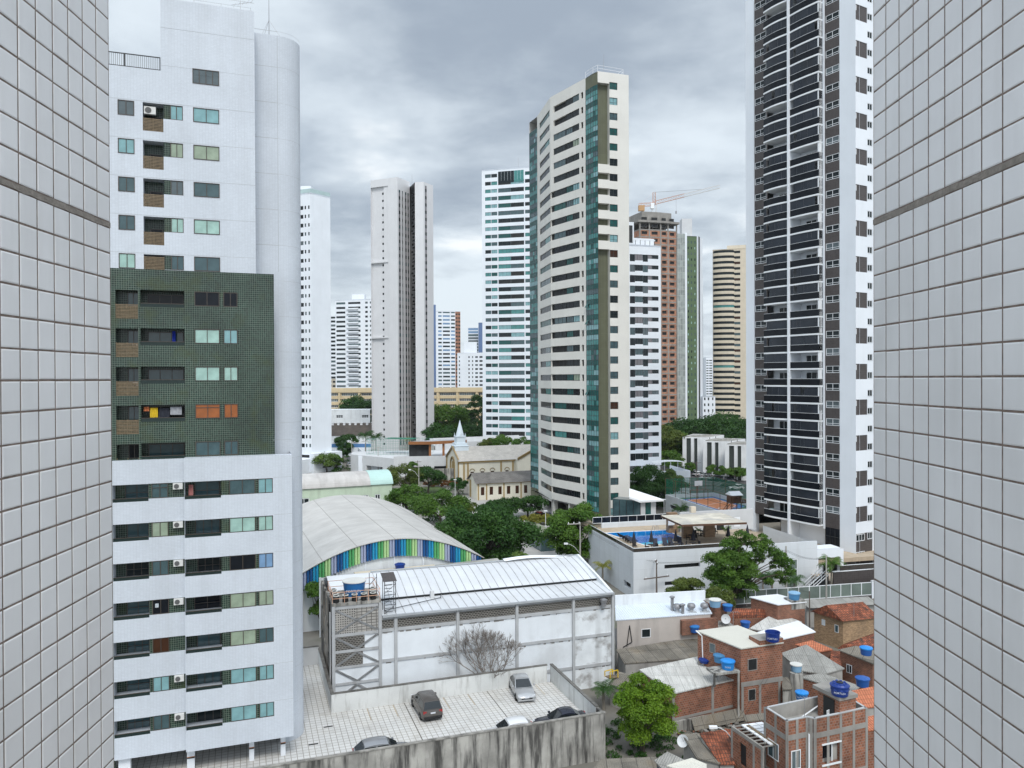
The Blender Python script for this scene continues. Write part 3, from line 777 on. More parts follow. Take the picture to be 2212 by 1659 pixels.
# ------------------------------------------------------------------ cream tower with green glass, in the middle
def centre_tower():
    rnd = random.Random(8)
    P1 = at(*c5(795, 127), 154.); O = (P1.x, P1.y, 0)
    th = thing('apartment_tower', 'cream tower with bent banded face and a green glass strip beside an olive shaft', 'apartment tower', O, 0)
    def r2(x, y): return (x-O[0], y-O[1])
    ws = Wins(th); FH = 3.055
    p0, bd, p2, p3 = r2(15.25, 157.5), r2(8.57, 168.2), r2(6.1, 180.5), r2(4.4, 184.6)
    ev = Vector((math.cos(RAD(18)), math.sin(RAD(18)))); nv = Vector((-ev.y, ev.x))
    f0, f1 = (0, 0), tuple(ev*6.84)
    w, gl, ol, bn = MB(), MB(), MB(), MB()
    # right-hand end face
    MF = TR(0, 0, 0, 18); w.M = ol.M = MF
    hz = [89.35-1.45-FH*k for k in range(29)]
    w.wall(2.55, 6.84, 0, 91.2, [(2.57, 4.33, z, z+1.45, .25) for z in hz])
    w.face(((6.84, 0, 0), (6.84, 34, 0), (6.84, 34, 91.2), (6.84, 0, 91.2)))
    for z in hz: ws.add(MF, 2.6, 4.30, z, z+1.45, .1, 2, (.33,), 'frame_dark', rnd.choice(('pane_dark', 'pane_green', 'pane_teal', 'pane_slate', 'pane_brown', 'pane_dark', 'pane_teal')), .07)
    w.box(-.0, 2.55, 0, 1.0, 89.0, 91.2, 0, 'b')
    for k in range(6):
        w.box(0, 2.55, 0, 1.0, 71.1-FH*k, 72.8-FH*k, 0, 'b')
    w.face(((2.55, 1.0, 0), (2.55, 0, 0), (2.55, 0, 89), (2.55, 1.0, 89)))
    ol.wall(0, 2.55, 0, 89.1, (), 1.0)
    ol.M = I4
    # curved glass strip beside it
    m0 = r2(16.5, 155.05)
    def curtain(A, B, z0, z1, name):
        g = MB(seg(A, B)); Lg = math.hypot(B[0]-A[0], B[1]-A[1]); nxx = max(2, int(Lg/.75)); n = int((z1-z0)/1.0185)
        pms = ['pane_green', 'pane_sea', 'pane_slate', 'pane_teal']
        f = MB(seg(A, B))
        for j in range(n):
            z = z0+j*1.0185; ph = (n-j) % 3; rowc = rnd.choice((1, 1, 3, 1, 2)) if ph == 2 else (rowc if j else 1)
            for i in range(nxx):
                q = 0 if ph == 1 else (rowc if rnd.random() < .8 else rnd.choice((1, 3, 0, 2)))
                g.face(((Lg*i/nxx, 0, z), (Lg*(i+1)/nxx, 0, z), (Lg*(i+1)/nxx, 0, z+1.0185), (Lg*i/nxx, 0, z+1.0185)), q)
            f.box(0, Lg, -.03, .01, z-.03, z+.03, 0, 'b')
        for i in range(nxx+1): f.box(Lg*i/nxx-.03, Lg*i/nxx+.03, -.03, .01, z0, z0+n*1.0185, 0, 'btd')
        o = g.build(name, pms, th); f.build('mullions', 'frame_dark', o)
    curtain(p0, m0, 3.1, 89.2, 'glass_strip'); curtain(m0, f0, 3.1, 89.2, 'glass_strip'); curtain(p3, p2, 4.0, 89., 'glass_strip')
    for A, B in ((p0, m0), (m0, f0)):
        ol.M = seg(A, B); Lg = math.hypot(B[0]-A[0], B[1]-A[1]); ol.wall(0, Lg, 88.6, 91., (), -.02); ol.wall(0, Lg, 0, 3.1, (), 0)
    ol.M = seg(p3, p2); ol.wall(0, 4.4, -.5, 4.3, (), .05); ol.M = I4
    # the two banded faces
    LB, LA = 12.61, 12.55
    MB_, MA = seg(bd, p0), seg(p2, bd)
    hb, ha = [], []
    gp = ['pane_dark', 'pane_dark', 'pane_slate', 'pane_green', 'pane_night', 'pane_dark', 'pane_dark']
    for k in range(28):
        z = 88.72-1.22-3.05*k
        hb.append((0. if k >= 6 else 1.15, 10.4, z-.06, z+1.3, .45)); hb.append((11.0, 11.75, z-.1, z+1.2, .25))
        nm = rnd.choice(gp+['pane_sea'] if k % 3 else gp)
        x0 = 1.2
        w_glazed = rnd.random() < .75
        if w_glazed: ws.add(MB_, x0, 5.5, z-.05, z+1.3, .1, 3, None, 'frame_dark', nm, .06)
        else: ws.add(MB_, x0, 5.5, z-.3, z+1.3, .42, 3, None, 'frame_dark', 'pane_night', .06)
        ws.add(MB_, 5.6, 7.9, z, z+1.3, .16, 3, None, 'frame_dark', rnd.choice(gp), .06); ws.add(MB_, 8.0, 10.36, z, z+1.3, .16, 3, None, 'frame_dark', rnd.choice(gp+['pane_teal', 'pane_linen']), .06)
        ha.append((2.45, 12.55 if k >= 6 else 11.8, z-.05, z+1.25, .25))
        ws.add(MA, 2.5, 7.2, z-.05, z+1.25, .14, 4, None, 'frame_dark', rnd.choice(gp+['pane_slate']), .06); ws.add(MA, 7.3, 11.75, z-.05, z+1.25, .1, 3, None, 'frame_dark', rnd.choice(gp+['pane_sea', 'pane_green']), .06)
        bn.M = MB_; bn.box(1.15, 10.4, .43, .5, z-.07, z+1.32, 0, 'btdlr'); bn.M = MA; bn.box(2.45, 12.6, .24, .3, z-.1, z+1.3, 0, 'btdlr'); bn.M = MB_; bn.box(-.2, 1.2, .44, .5, z-.1, z+1.3, 0, 'btdlr')  # near-black sheets stand in for the shade in recesses and corner notch
    w.M = MB_; w.wall(0, LB, 3.6, 91.2, hb, 0, .45); w.M = MA; w.wall(0, LA, 3.0, 91.2, ha, 0, .25)
    for M in (MA, MB_):
        for z in (58.4,):
            pass
    w.M = I4
    # dark notch where the two faces meet, below the sixth storey
    back = [tuple(Vector(f1)+nv*33), (p3[0]+8.0, p3[1]+6.0)]
    foot = [f1, back[0], back[1], p3, p2, bd, p0, m0, f0]
    w.face([(p[0], p[1], 91.15) for p in foot], 1)
    for A, B in ((back[0], back[1]), (back[1], p3)):
        w.M = seg(A, B); w.wall(0, math.hypot(B[0]-A[0], B[1]-A[1]), 0, 91.2); w.M = I4
    w.face([(p[0], p[1], 3.4) for p in (p3, p2, bd, p0)][::-1], 1)
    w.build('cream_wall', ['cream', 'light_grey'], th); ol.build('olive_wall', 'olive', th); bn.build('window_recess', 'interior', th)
    for M, xs in ((MA, (3.2, 11.6)), (MB_, (.2, 6.0, 12.0))):
        for x in xs:
            c = MB(M); c.box(x-.3, x+.3, .3, 1.3, -.2, 3.7); c.build('column', 'cream', th)
    c = MB(MB_); c.box(-3, 12.5, 6.0, 6.2, -.2, 3.4); c.M = MA; c.box(0, 12.5, 6.5, 6.7, -.3, 3.4); c.build('ground_floor_wall', 'olive', th)
    r = MB()
    pts = [p0, m0, f0, tuple(ev*5.8+nv*.4), tuple(ev*5.8+nv*8)]
    for A, B in zip(pts, pts[1:]):
        for h in (.5, 1.0): r.tube((*A, 91.2+h*1.2), (*B, 91.2+h*1.2), .035, n=4)
    for p in pts: r.tube((*p, 91.1), (*p, 92.4), .04, n=4)
    r.build('roof_railing', 'frame_white', th)
    r = MB(); r.tube((1.6, 3.5, 91), (1.6, 3.5, 96), .05, .02, 5); r.build('lightning_rod', 'steel', th)
    for (k, zz) in ((0, 45.2), (1, 41.8), (2, 27.5)):
        s_ = MB(seg(p0, m0) @ Matrix.Translation((.2, -.02, zz)) @ Matrix.Rotation(RAD(-30), 4, 'X')); s_.box(0, .8, -.03, 0, -1., 0); s_.build('open_sash', 'pane_green', th)
    ws.done()
centre_tower()

# ------------------------------------------------------------------ towers further back
DK = ['pane_dark', 'pane_slate', 'pane_night', 'pane_dark', 'pane_grey']
GR = ['pane_slate', 'pane_sea', 'pane_green', 'pane_dark', 'pane_teal', 'pane_slate', 'pane_green', 'pane_dark']
# white slab with teal balconies, behind the cream tower
A, B = (-11.21, 294.), (13.6, 287.)
th = thing('apartment_tower', 'white slab tower with long rows of teal balcony windows, left of the cream tower', 'apartment tower', (A[0], A[1], 0))
sp = [(1.3, 3.6, 2.75, 1.35, 2.875, 37, 2, GR, 'frame_dark'), (3.75, 6.1, 2.75, 1.35, 2.875, 37, 2, GR, 'frame_dark'),
      (6.5, 11.4, 2.6, 1.6, 2.875, 36, 3, GR+['pane_dark', 'interior'], 'frame_dark'), (11.4, 16.6, 2.6, 1.6, 2.875, 36, 3, GR+['pane_dark', 'interior'], 'frame_dark'), (17.0, 19.4, 2.75, 1.35, 2.875, 37, 2, GR, 'frame_dark')]
tower(th, rel(quadplan(A, B, 16), A), 109.4, {0: sp}, 'white_paint')
m = MB(seg((0, 0), (B[0]-A[0], B[1]-A[1])))
for i in range(8): m.box(6.5+i*1.26, 7.7+i*1.26, -.02, .02, 104.0, 108.3, 0 if i < 5 else 1, 'b')
m.build('penthouse_glass', ['pane_dark', 'pane_sea'], th)
m = MB(); m.tube((14, 3, 109), (14, 3, 115), .06, n=4); m.build('lightning_rod', 'steel', th)
# grey tower with a dark slot
A = (-57.7, 316.6); Bq, Cq = (-45.86, 311.), (-41.95, 318.9)
th = thing('apartment_tower', 'grey windowless tower split by a dark slot of kitchen windows, in the middle distance', 'apartment tower', (A[0], A[1], 0))
D1, D2, D3 = (-38.84, 311.), (-35.3, 310.5), (-32.06, 316.4)
w = MB(); ws = Wins(th, 100, False)
P = rel([A, Bq, Cq, D1, D2, D3, (-36, 330), (-56, 332)], A)
M = seg(P[0], P[1]); w.M = M
w.wall(0, 13.1, 0, 111.4, [(.0, 8.5, 0, 46.6, .9), (.0, 8.5, 47.2, 77.4, .9), (.0, 8.5, 78.0, 108.4, .9)])
w.wall(0, 8.5, 0, 108.5, [(5.0, 5.95, 3.0+2.92*k, 3.9+2.92*k, .3) for k in range(36)], .9, .3)
w.box(6.2, 8.5, .35, .95, 0, 108.4, 0, 'bd')
for k in range(36): ws.add(M, 5.0, 5.95, 3.0+2.92*k, 3.9+2.92*k, 1.0, 1, None, 'frame_dark', 'pane_dark', .06)
M = seg(P[1], P[2]); w.M = M
ch = []
for x0, x1 in ((.9, 2.1), (3.2, 3.9), (5.4, 6.5), (7.2, 8.2)):
    ch.append((x0, x1, 3, 106.5, .12))
    for k in range(36): ws.add(M, x0+.05, x1-.05, 3.3+2.92*k, 4.7+2.92*k, .06, 1, None, 'frame_dark', 'pane_dark' if k % 5 else 'pane_slate', .06)
w.wall(0, 8.8, 0, 111.4, ch); mm = MB(M)
for h in ch: mm.box(h[0], h[1], .1, .2, 3, 106.5, 0, 'btdlr')
mm.build('mauve_panel', 'mauve', th) if 'mauve' in MATS else (mat('mauve', (.19, .178, .19), .7), mm.build('mauve_panel', 'mauve', th))
M = seg(P[2], P[3]); w.M = M; w.wall(0, 8.5, 0, 105, (), 5., 0)
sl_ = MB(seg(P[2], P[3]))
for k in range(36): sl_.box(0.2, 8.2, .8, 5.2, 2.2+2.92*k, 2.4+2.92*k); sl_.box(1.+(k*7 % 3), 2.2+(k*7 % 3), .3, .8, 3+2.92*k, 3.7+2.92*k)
sl_.box(0, 8.4, 5.0, 5.2, 0, 104); sl_.build('service_slot', 'interior', th)  # near-black colour stands in for the shade inside the slot
M = seg(P[3], P[4]); w.M = M; w.wall(0, 3.6, 0, 109.3)
M = seg(P[4], P[5]); w.M = M; w.wall(0, 6.75, 0, 109.3, [(1.0, 2.3, 3, 108, .15)])
for k in range(36): ws.add(M, 1.05, 2.25, 3.3+2.92*k, 4.6+2.92*k, .05, 1, None, 'frame_dark', 'pane_dark', .06)
mm = MB(M); mm.box(1.0, 2.3, .13, .2, 3, 108, 0, 'btdlr'); mm.build('mauve_panel', 'mauve', th)
for i in (5, 6, 7):
    w.M = seg(P[i], P[(i+1) % 8]); w.wall(0, math.hypot(P[(i+1) % 8][0]-P[i][0], P[(i+1) % 8][1]-P[i][1]), 0, 109.3)
w.M = I4; w.face([(p[0], p[1], 109.25) for p in P[2:]+P[:1]], 0); w.face([(*P[0], 111.3), (*P[1], 111.3), (*P[2], 111.3), (P[2][0]-5, P[2][1]+6, 111.3)], 0)
w.build('wall', 'grey_paint', th); ws.done()
m = MB(); m.tube((16, 8, 109), (16, 8, 116), .07, n=4); m.build('lightning_rod', 'steel', th)
mat('pale_rail', (.40, .52, .52), .2)
# white tower half behind the left apartment block
A = (-74.5, 252.2); Bq = (-64.45, 247.7); Cq = (-59.6, 254.)
th = thing('apartment_tower', 'white tower with three columns of small dark windows, just right of the left block', 'apartment tower', (A[0], A[1], 0))
P = rel([A, Bq, Cq, (-66, 268), (-78, 262)], A)
sp = [(4.2, 5.0, 8.2, .9, 2.84, 28, 1, DK, 'frame_dark'), (6.9, 8.1, 8.0, 1.25, 2.84, 28, 2, DK, 'frame_dark'), (8.6, 9.2, 8.1, 1.1, 2.84, 28, 1, DK, 'frame_dark'), (10.0, 10.6, 8.1, 1.1, 2.84, 28, 1, DK, 'frame_dark')]
tower(th, P, 90., {0: sp}, 'white_paint')
m = MB()
for a, b in zip(P[:3], P[1:4]): m.M = seg(a, b); m.box(0, math.hypot(b[0]-a[0], b[1]-a[1]), 0, .05, 90, 91.3)
m.build('roof_glass_rail', 'pale_rail', th)
m = MB(); m.box(3, 8, 4, 9, 89.5, 94.2); m.build('machine_room', 'white_paint', th)
m = MB(seg(P[0], P[1])); m.box(0, 11.0, -5, .0, 0, 4.5); m.M = seg(P[1], P[2]); m.box(-1, 10.5, -2.2, 0, 0, 6.2); m.build('podium', 'white_paint', th)
m = MB(seg(P[1], P[2])); m.box(2.5, 6, -2.23, -2.18, 4.4, 4.9); m.box(2.5, 6, -2.23, -2.18, 1.4, 1.9); m.M = seg(P[0], P[1]); m.box(5, 10, -5.03, -4.98, .9, 1.4); m.box(5, 10, -.03, .02, 4.7, 5.6); m.build('louvre_slot', 'dark', th)
# white tower with dark bays behind the cream one
def span(u0, u1, Y0, ang): 
    A = at(u0, 818, Y0); a = RAD(ang); d = ray(u1, 818)
    # point on the ray of u1 that lies on the line through A with the given angle
    t = (A.x*math.sin(a)-A.y*math.cos(a))/(d.x*math.sin(a)-d.y*math.cos(a)); return (A.x, A.y), (d.x*t, d.y*t)
A, B = span(1345, 1428, 204, 16)
th = thing('apartment_tower', 'white tower with stepped bands of dark windows, right of the cream tower', 'apartment tower', (A[0], A[1], 0))
Lg = math.hypot(B[0]-A[0], B[1]-A[1])
x_ = lambda u: (u-1345)/83*Lg
ZB = 8.0
sp = [(x_(1361), x_(1372), ZB+.0, 1.9, 2.79, 22, 3, DK, 'frame_dark'), (x_(1372), x_(1389), ZB+.3, 1.6, 2.79, 22, 3, ['pane_dark', 'pane_slate', 'mauve'], 'frame_dark'), (x_(1389), x_(1400), ZB, 1.9, 2.79, 22, 2, DK, 'frame_dark'), (x_(1400), x_(1409), ZB+.85, 1.05, 2.79, 22, 1, ['mauve'], 'frame_dark'), (x_(1409), x_(1423), ZB+.85, 1.05, 2.79, 22, 2, DK, 'frame_dark')]
tower(th, rel(quadplan(A, B, 16), A), 65.5, {0: sp}, 'white_paint', 6.6)
m = MB(seg((0, 0), (B[0]-A[0], B[1]-A[1]))); m.box(0, 3.6, .5, 8, 65, 71.5); m.box(3.6, 9.6, .05, .12, 66.6, 67.0); m.box(0, Lg, 4, 4.2, 65, 68); m.build('roof_block', 'white_paint', th)
m = MB(seg((0, 0), (B[0]-A[0], B[1]-A[1])))
for x in (3.8, 5.2, 6.6, 8.0, 9.4): m.box(x, x+.1, .05, .15, 65.4, 66.8)
m.box(.4, 3.2, .46, .5, 66, 70.6); m.build('roof_louvre', 'frame_dark', th)
m = MB(seg((0, 0), (B[0]-A[0], B[1]-A[1]))); m.box(0, Lg, 9., 9.3, 3, 6.6)
for x in (1.5, 5.5, Lg-.5): m.box(x-.35, x+.35, .3, 1., 3, 6.6)
m.build('car_deck_column', 'light_grey', th)
# unfinished brick tower
mat('hollow_brick', (.36, .155, .085), .9, tile=(.29, .19, .014, (.34, .27, .23), .5, .28), var=.25, vs=.5, grime=.35, gcol=(.11, .08, .06))
A, B = span(1383, 1428, 300, 14); A2, B2 = span(1428, 1467, math.hypot(B[0], B[1]), 14)
B = (B[0], B[1]); C_ = (B[0]+6.9, B[1]+3.0)
th = thing('unfinished_tower', 'unfinished brick tower shell with bare concrete floors under the crane', 'building site', (A[0], A[1], 0))
P = rel([A, B, C_, (C_[0]-6, C_[1]+18), (A[0]-6, A[1]+18)], A)
w, cc = MB(), MB()
ws = Wins(th, 100, False, 'window_opening')
for i in range(5):
    a, b = P[i], P[(i+1) % 5]; M = seg(a, b); Lg = math.hypot(b[0]-a[0], b[1]-a[1]); w.M = cc.M = M; H = []
    for k in range(33):
        z = 1.+2.8*k
        for q in ((.08, .36), (.56, .86)) if i in (0, 1) else ():
            H.append((Lg*q[0], Lg*q[1], z+1.0, z+2.2)); ws.add(M, Lg*q[0], Lg*q[1], z+1.0, z+2.2, .3, 1, None, 'raw_concrete', 'dark', .05)
        cc.box(-.05, Lg+.05, -.06, .25, z-.22, z+.22)
    w.wall(0, Lg, 0, 88, H, 0, .3)
    for x in (0, Lg*.46, Lg): cc.box(x-.28, x+.28, -.03, .2, 0, 91)
cc.M = I4; pc = [(p[0]*1.12-.8, p[1]*1.1-1.) for p in P]; cc.prism(pc, 90.6, 91.4)
pc = [(p[0]*.8+1., p[1]*.8+1) for p in P]; cc.prism(pc, 91.4, 95.)
w.build('brick_infill', 'hollow_brick', th); cc.build('concrete_frame', 'raw_concrete', th); ws.done()
# tower crane standing behind it
mat('crane_red', (.48, .22, .12), .6, var=.15); mat('crane_white', (.6, .58, .55), .6)
mat('crane_yellow', (.42, .25, .12), .6)
b = at(1413, 418, 312)
th = thing('tower_crane', 'orange and white tower crane above the brick shell', 'crane', (b.x, b.y, 0))
def lattice(mb, p, q, w, n, m=0, r=.062):
    p, q = Vector(p), Vector(q); d = (q-p)/n; a = (q-p).normalized(); s = a.cross(Vector((0, 0, 1)))
    s = s.normalized() if s.length > .1 else Vector((1, 0, 0)); t = a.cross(s).normalized()
    cs = [s*w/2+t*w/2, s*w/2-t*w/2, -s*w/2-t*w/2, -s*w/2+t*w/2]
    for c in cs: mb.tube(p+c, q+c, r, n=4, m=m)
    for i in range(n):
        for j in range(4): mb.tube(p+d*i+cs[j], p+d*(i+1)+cs[(j+1) % 4], r*.6, n=3, m=m)
zt = b.z; zj = at(1413, 441, 312).z
m = MB(); lattice(m, (0, 0, 60), (0, 0, zj), 1.7, 32); m.build('mast', 'crane_white', th)
m = MB(); lattice(m, (0, 0, zj), (0, 0, zt+.5), 1.0, 4); m.build('tower_peak', 'crane_red', th)
e = at(1555, 403, 318); j1 = Vector((e.x-b.x, e.y-b.y, e.z)); j0 = Vector((0, 0, zj+.5)); jm = j0.lerp(j1, .45)
m = MB(); lattice(m, j0, jm, 1.3, 12, 0); lattice(m, jm, j1, 1.2, 14, 1); m.build('jib', ['crane_red', 'crane_white'], th)
e2 = at(1380, 443, 310); k1 = Vector((e2.x-b.x, e2.y-b.y, e2.z))
m = MB(); lattice(m, (0, 0, zj), k1, 1.2, 6); m.build('counter_jib', 'crane_red', th)
m = MB(); m.box(k1.x-.2, k1.x+2.2, k1.y-.8, k1.y+.8, k1.z-2.4, k1.z-.2); m.build('counterweight', 'crane_yellow', th)
m = MB(); m.tube((0, 0, zt+.5), j0.lerp(j1, .75)+Vector((0, 0, .6)), .06, n=3); m.tube((0, 0, zt+.5), k1, .06, n=3); m.build('stay_cable', 'steel', th)
m = MB(); m.box(-1.6, -.3, -1.4, .2, zj-2.0, zj+.2); m.build('cab', 'white_plain', th)
hk = j0.lerp(j1, .33); m = MB(); m.tube(hk, hk-Vector((0, 0, 5.5)), .06, n=3); m.box(hk.x-.3, hk.x+.3, hk.y-.3, hk.y+.3, hk.z-6.5, hk.z-5.5); m.build('hook', 'steel', th)
# green and white tower
mat('green_paint', (.085, .135, .065), .6, var=.08)
mat('grey_net', (.27, .30, .29), .8, tile=(1.2, 2.8, .12, (.36, .38, .36), 0, .2), var=.2)
A, B = span(1463, 1486, 374, 12); C_, D_ = span(1486, 1508, math.hypot(*B), 12)
A, B = span(1460, 1506, 374, 12)
th = thing('apartment_tower', 'green and white tower beside the brick shell', 'apartment tower', (A[0], A[1], 0))
Lg = math.hypot(B[0]-A[0], B[1]-A[1]); q = Lg/46
GS = ['pane_mint', 'pane_dark', 'pane_grey', 'pane_slate']
P = rel(quadplan(A, B, 14), A); P[2] = (P[1][0]+4.6, P[1][1]+8); P[3] = (P[0][0]+3, P[0][1]+14)
tower(th, P, 99, {0: [(q*26, q*28.5, 3, 1.2, 2.8, 36, 1, GS, 'frame_dark'), (q*33, q*35.5, 3, 1.2, 2.8, 36, 1, GS, 'frame_dark'), (q*40.5, q*43, 3, 1.2, 2.8, 36, 1, GS, 'frame_dark')],
                  }, 'green_paint', limit=100)
m = MB(seg(P[0], P[1])); m.box(0, q*20, -.25, .1, 0, 100); m.build('netting', 'grey_net', th)
m = MB(seg(P[0], P[1])); m.box(q*20, q*24, -.3, .1, 0, 100.5); m.build('white_pier', 'white_paint', th)
m = MB(seg(P[1], P[2])); m.box(-.1, 9.4, -.06, .02, 0, 99.2); m.build('white_side', 'white_paint', th)
m = MB(seg(P[1], P[2])); m.box(2.4, 4.2, -.3, .1, 0, 99.3); m.build('dark_balcony_stack', 'frame_dark', th)
m = MB(); m.box(4, 9, 4, 9, 98, 108); m.build('water_tower', 'light_grey', th)
# beige tower with rounded balconies
A, B = span(1540, 1614, 398, -17)
th = thing('apartment_tower', 'beige tower with rounded balcony rows, left of the dark glazed tower', 'apartment tower', (A[0], A[1], 0))
Lg = math.hypot(B[0]-A[0], B[1]-A[1]); q = Lg/72
BE = ['pane_slate', 'pane_dark', 'pane_dark', 'pane_brown']
tower(th, rel(quadplan(A, B, 16), A), 96, {0: [(q*45, q*58, 4, 1.3, 2.8, 33, 3, BE, 'frame_dark')]}, 'sand')
M = seg((0, 0), (B[0]-A[0], B[1]-A[1]))
for k in range(33):
    z = 3+2.8*k; m = MB(M); arc = [(q*23-q*23.*math.cos(RAD(t)), -2.4*math.sin(RAD(t))) for t in range(0, 181, 20)]
    m.prism(arc, z-.15, z+1.3); m.prism([(p[0]*.96+q, p[1]*.9) for p in arc], z+1.3, z+2.6, 1+(k*7 % 11 == 0)); m.build('balcony', ['sand', 'pane_dark', 'pane_sea'], th)
m = MB(M); m.box(q*30, q*70, 3, 10, 95.5, 98.2); m.build('machine_room', 'sand', th)

# ------------------------------------------------------------------ the far skyline
def far(label, u0, u1, vtop, Y, ang, fh, cols, wm='white_paint', pm=DK, h=1.3, dep=16, name='apartment_tower'):
    A, B = span(u0, u1, Y, ang); zt = at((u0+u1)/2, vtop, Y).z; Lg = math.hypot(B[0]-A[0], B[1]-A[1])
    th = thing(name, label, 'apartment tower', (A[0], A[1], 0)); n = int(zt/fh)
    tower(th, rel(quadplan(A, B, dep), A), zt, {0: [(Lg*a, Lg*b, 1.5, h, fh, n, nx, pm, 'frame_dark') for a, b, nx in cols]}, wm); return th, A, B, zt
th, A, B, zt = far('white tower with layered dark balconies far left of the grey tower', 725, 803, 648, 490, -14, 2.92, ((.03, .28, 3), (.36, .70, 4), (.83, .9, 1), (.96, .99, 1)))
m = MB(); m.box(10, 18, 3, 9, zt-1, zt+4); m.build('machine_room', 'white_paint', th)
m = MB(seg((0, 0), (B[0]-A[0], B[1]-A[1])))
for k in range(26): m.box(8.2, 16., -1., .0, 1+2.92*k, 1.9+2.92*k)
m.build('balcony_front', 'white_paint', th)
far('white striped tower edge at the far left, behind its taller neighbour', 708, 731, 683, 560, -14, 2.9, ((.05, .97, 2),), h=1.5)
mat('blue_wall', (.10, .16, .30), .6)
th, A, B, zt = far('white tower with blue window bands, just right of the grey tower', 942, 984, 672, 600, 8, 2.95, ((.12, .3, 1), (.36, .72, 3), (.78, .98, 1)), pm=['pane_blue', 'pane_slate', 'pane_dark'])
m = MB(seg((0, 0), (B[0]-A[0], B[1]-A[1]))); m.box(-3, 0, 0, 8, 0, zt+5); m.build('blue_shaft', 'blue_wall', th)
far('rust brown unfinished tower half hidden behind the blue-banded one', 984, 995, 673, 620, 8, 2.95, ((.1, .45, 1), (.6, .95, 1)), wm='hollow_brick', pm=['dark', 'interior'], name='unfinished_tower')
th, A, B, zt = far('low white block with dark balconies left of the teal slab', 988, 1045, 762, 560, -8, 2.9, ((.06, .1, 1), (.42, .47, 1), (.56, .6, 1), (.68, .78, 2), (.84, .98, 2)))
m = MB(); m.box(5, 14, 3, 9, zt-1, zt+8); m.build('machine_room', 'white_paint', th)
far('pale blue glass office block on the far skyline', 1011, 1034, 708, 820, -6, 3.2, ((.04, .97, 3),), pm=['pane_blue', 'pane_grey', 'pane_slate'], h=2.2)
far('blue concrete stair tower on the far skyline', 1034, 1044, 697, 800, -6, 3.2, (), wm='blue_wall')
far('pale tower in the gap left of the beige tower', 1525, 1539, 772, 900, 8, 3., ((.05, .4, 1), (.5, .95, 1)))
far('low white flats below the gap by the beige tower', 1518, 1545, 856, 380, 8, 2.9, ((.1, .22, 1), (.4, .52, 1), (.75, .85, 1)))
far('slim white tower right of the green one', 1509, 1519, 600, 430, 8, 2.9, ((.15, .4, 1), (.6, .85, 1)))
far('small cream flats under the striped tower at far left', 716, 741, 818, 520, -10, 2.9, ((.1, .35, 1), (.55, .9, 1)), wm='sand')
# long ochre institute building
A, B = span(690, 1090, 432, 3)
th = thing('institute_building', 'long ochre building with strip windows across the middle distance', 'building', (A[0], A[1], 0))
Lg = math.hypot(B[0]-A[0], B[1]-A[1]); zt = at(900, 838, 432).z
w = MB(seg((0, 0), (B[0]-A[0], B[1]-A[1]))); ws = Wins(th, 100, False); M = w.M; H = []
nb = int(Lg/11)
for i in range(nb):
    x = i*11+1.2
    for k in range(6):
        z = zt-4.3-3.3*k
        if z < 1: continue
        H.append((x, x+9.2, z, z+1.55)); ws.add(M, x, x+9.2, z, z+1.55, .5, 9, (.6,), 'frame_white', ('pane_grey', 'pane_slate', 'pane_dark')[(i+k) % 3], .14, .1)
w.wall(0, Lg, 0, zt, H, 0, .6)
for i in range(nb+1): w.box(i*11-.5, i*11+.7, -.9, 0, 0, zt-2.6)
w.box(-1, Lg+1, -.9, 0, zt-2.4, zt); w.M = I4; w.face([(p[0], p[1], zt-.1) for p in rel(quadplan(A, B, 20), A)])
w.build('wall', 'yellow_cream', th); ws.done()

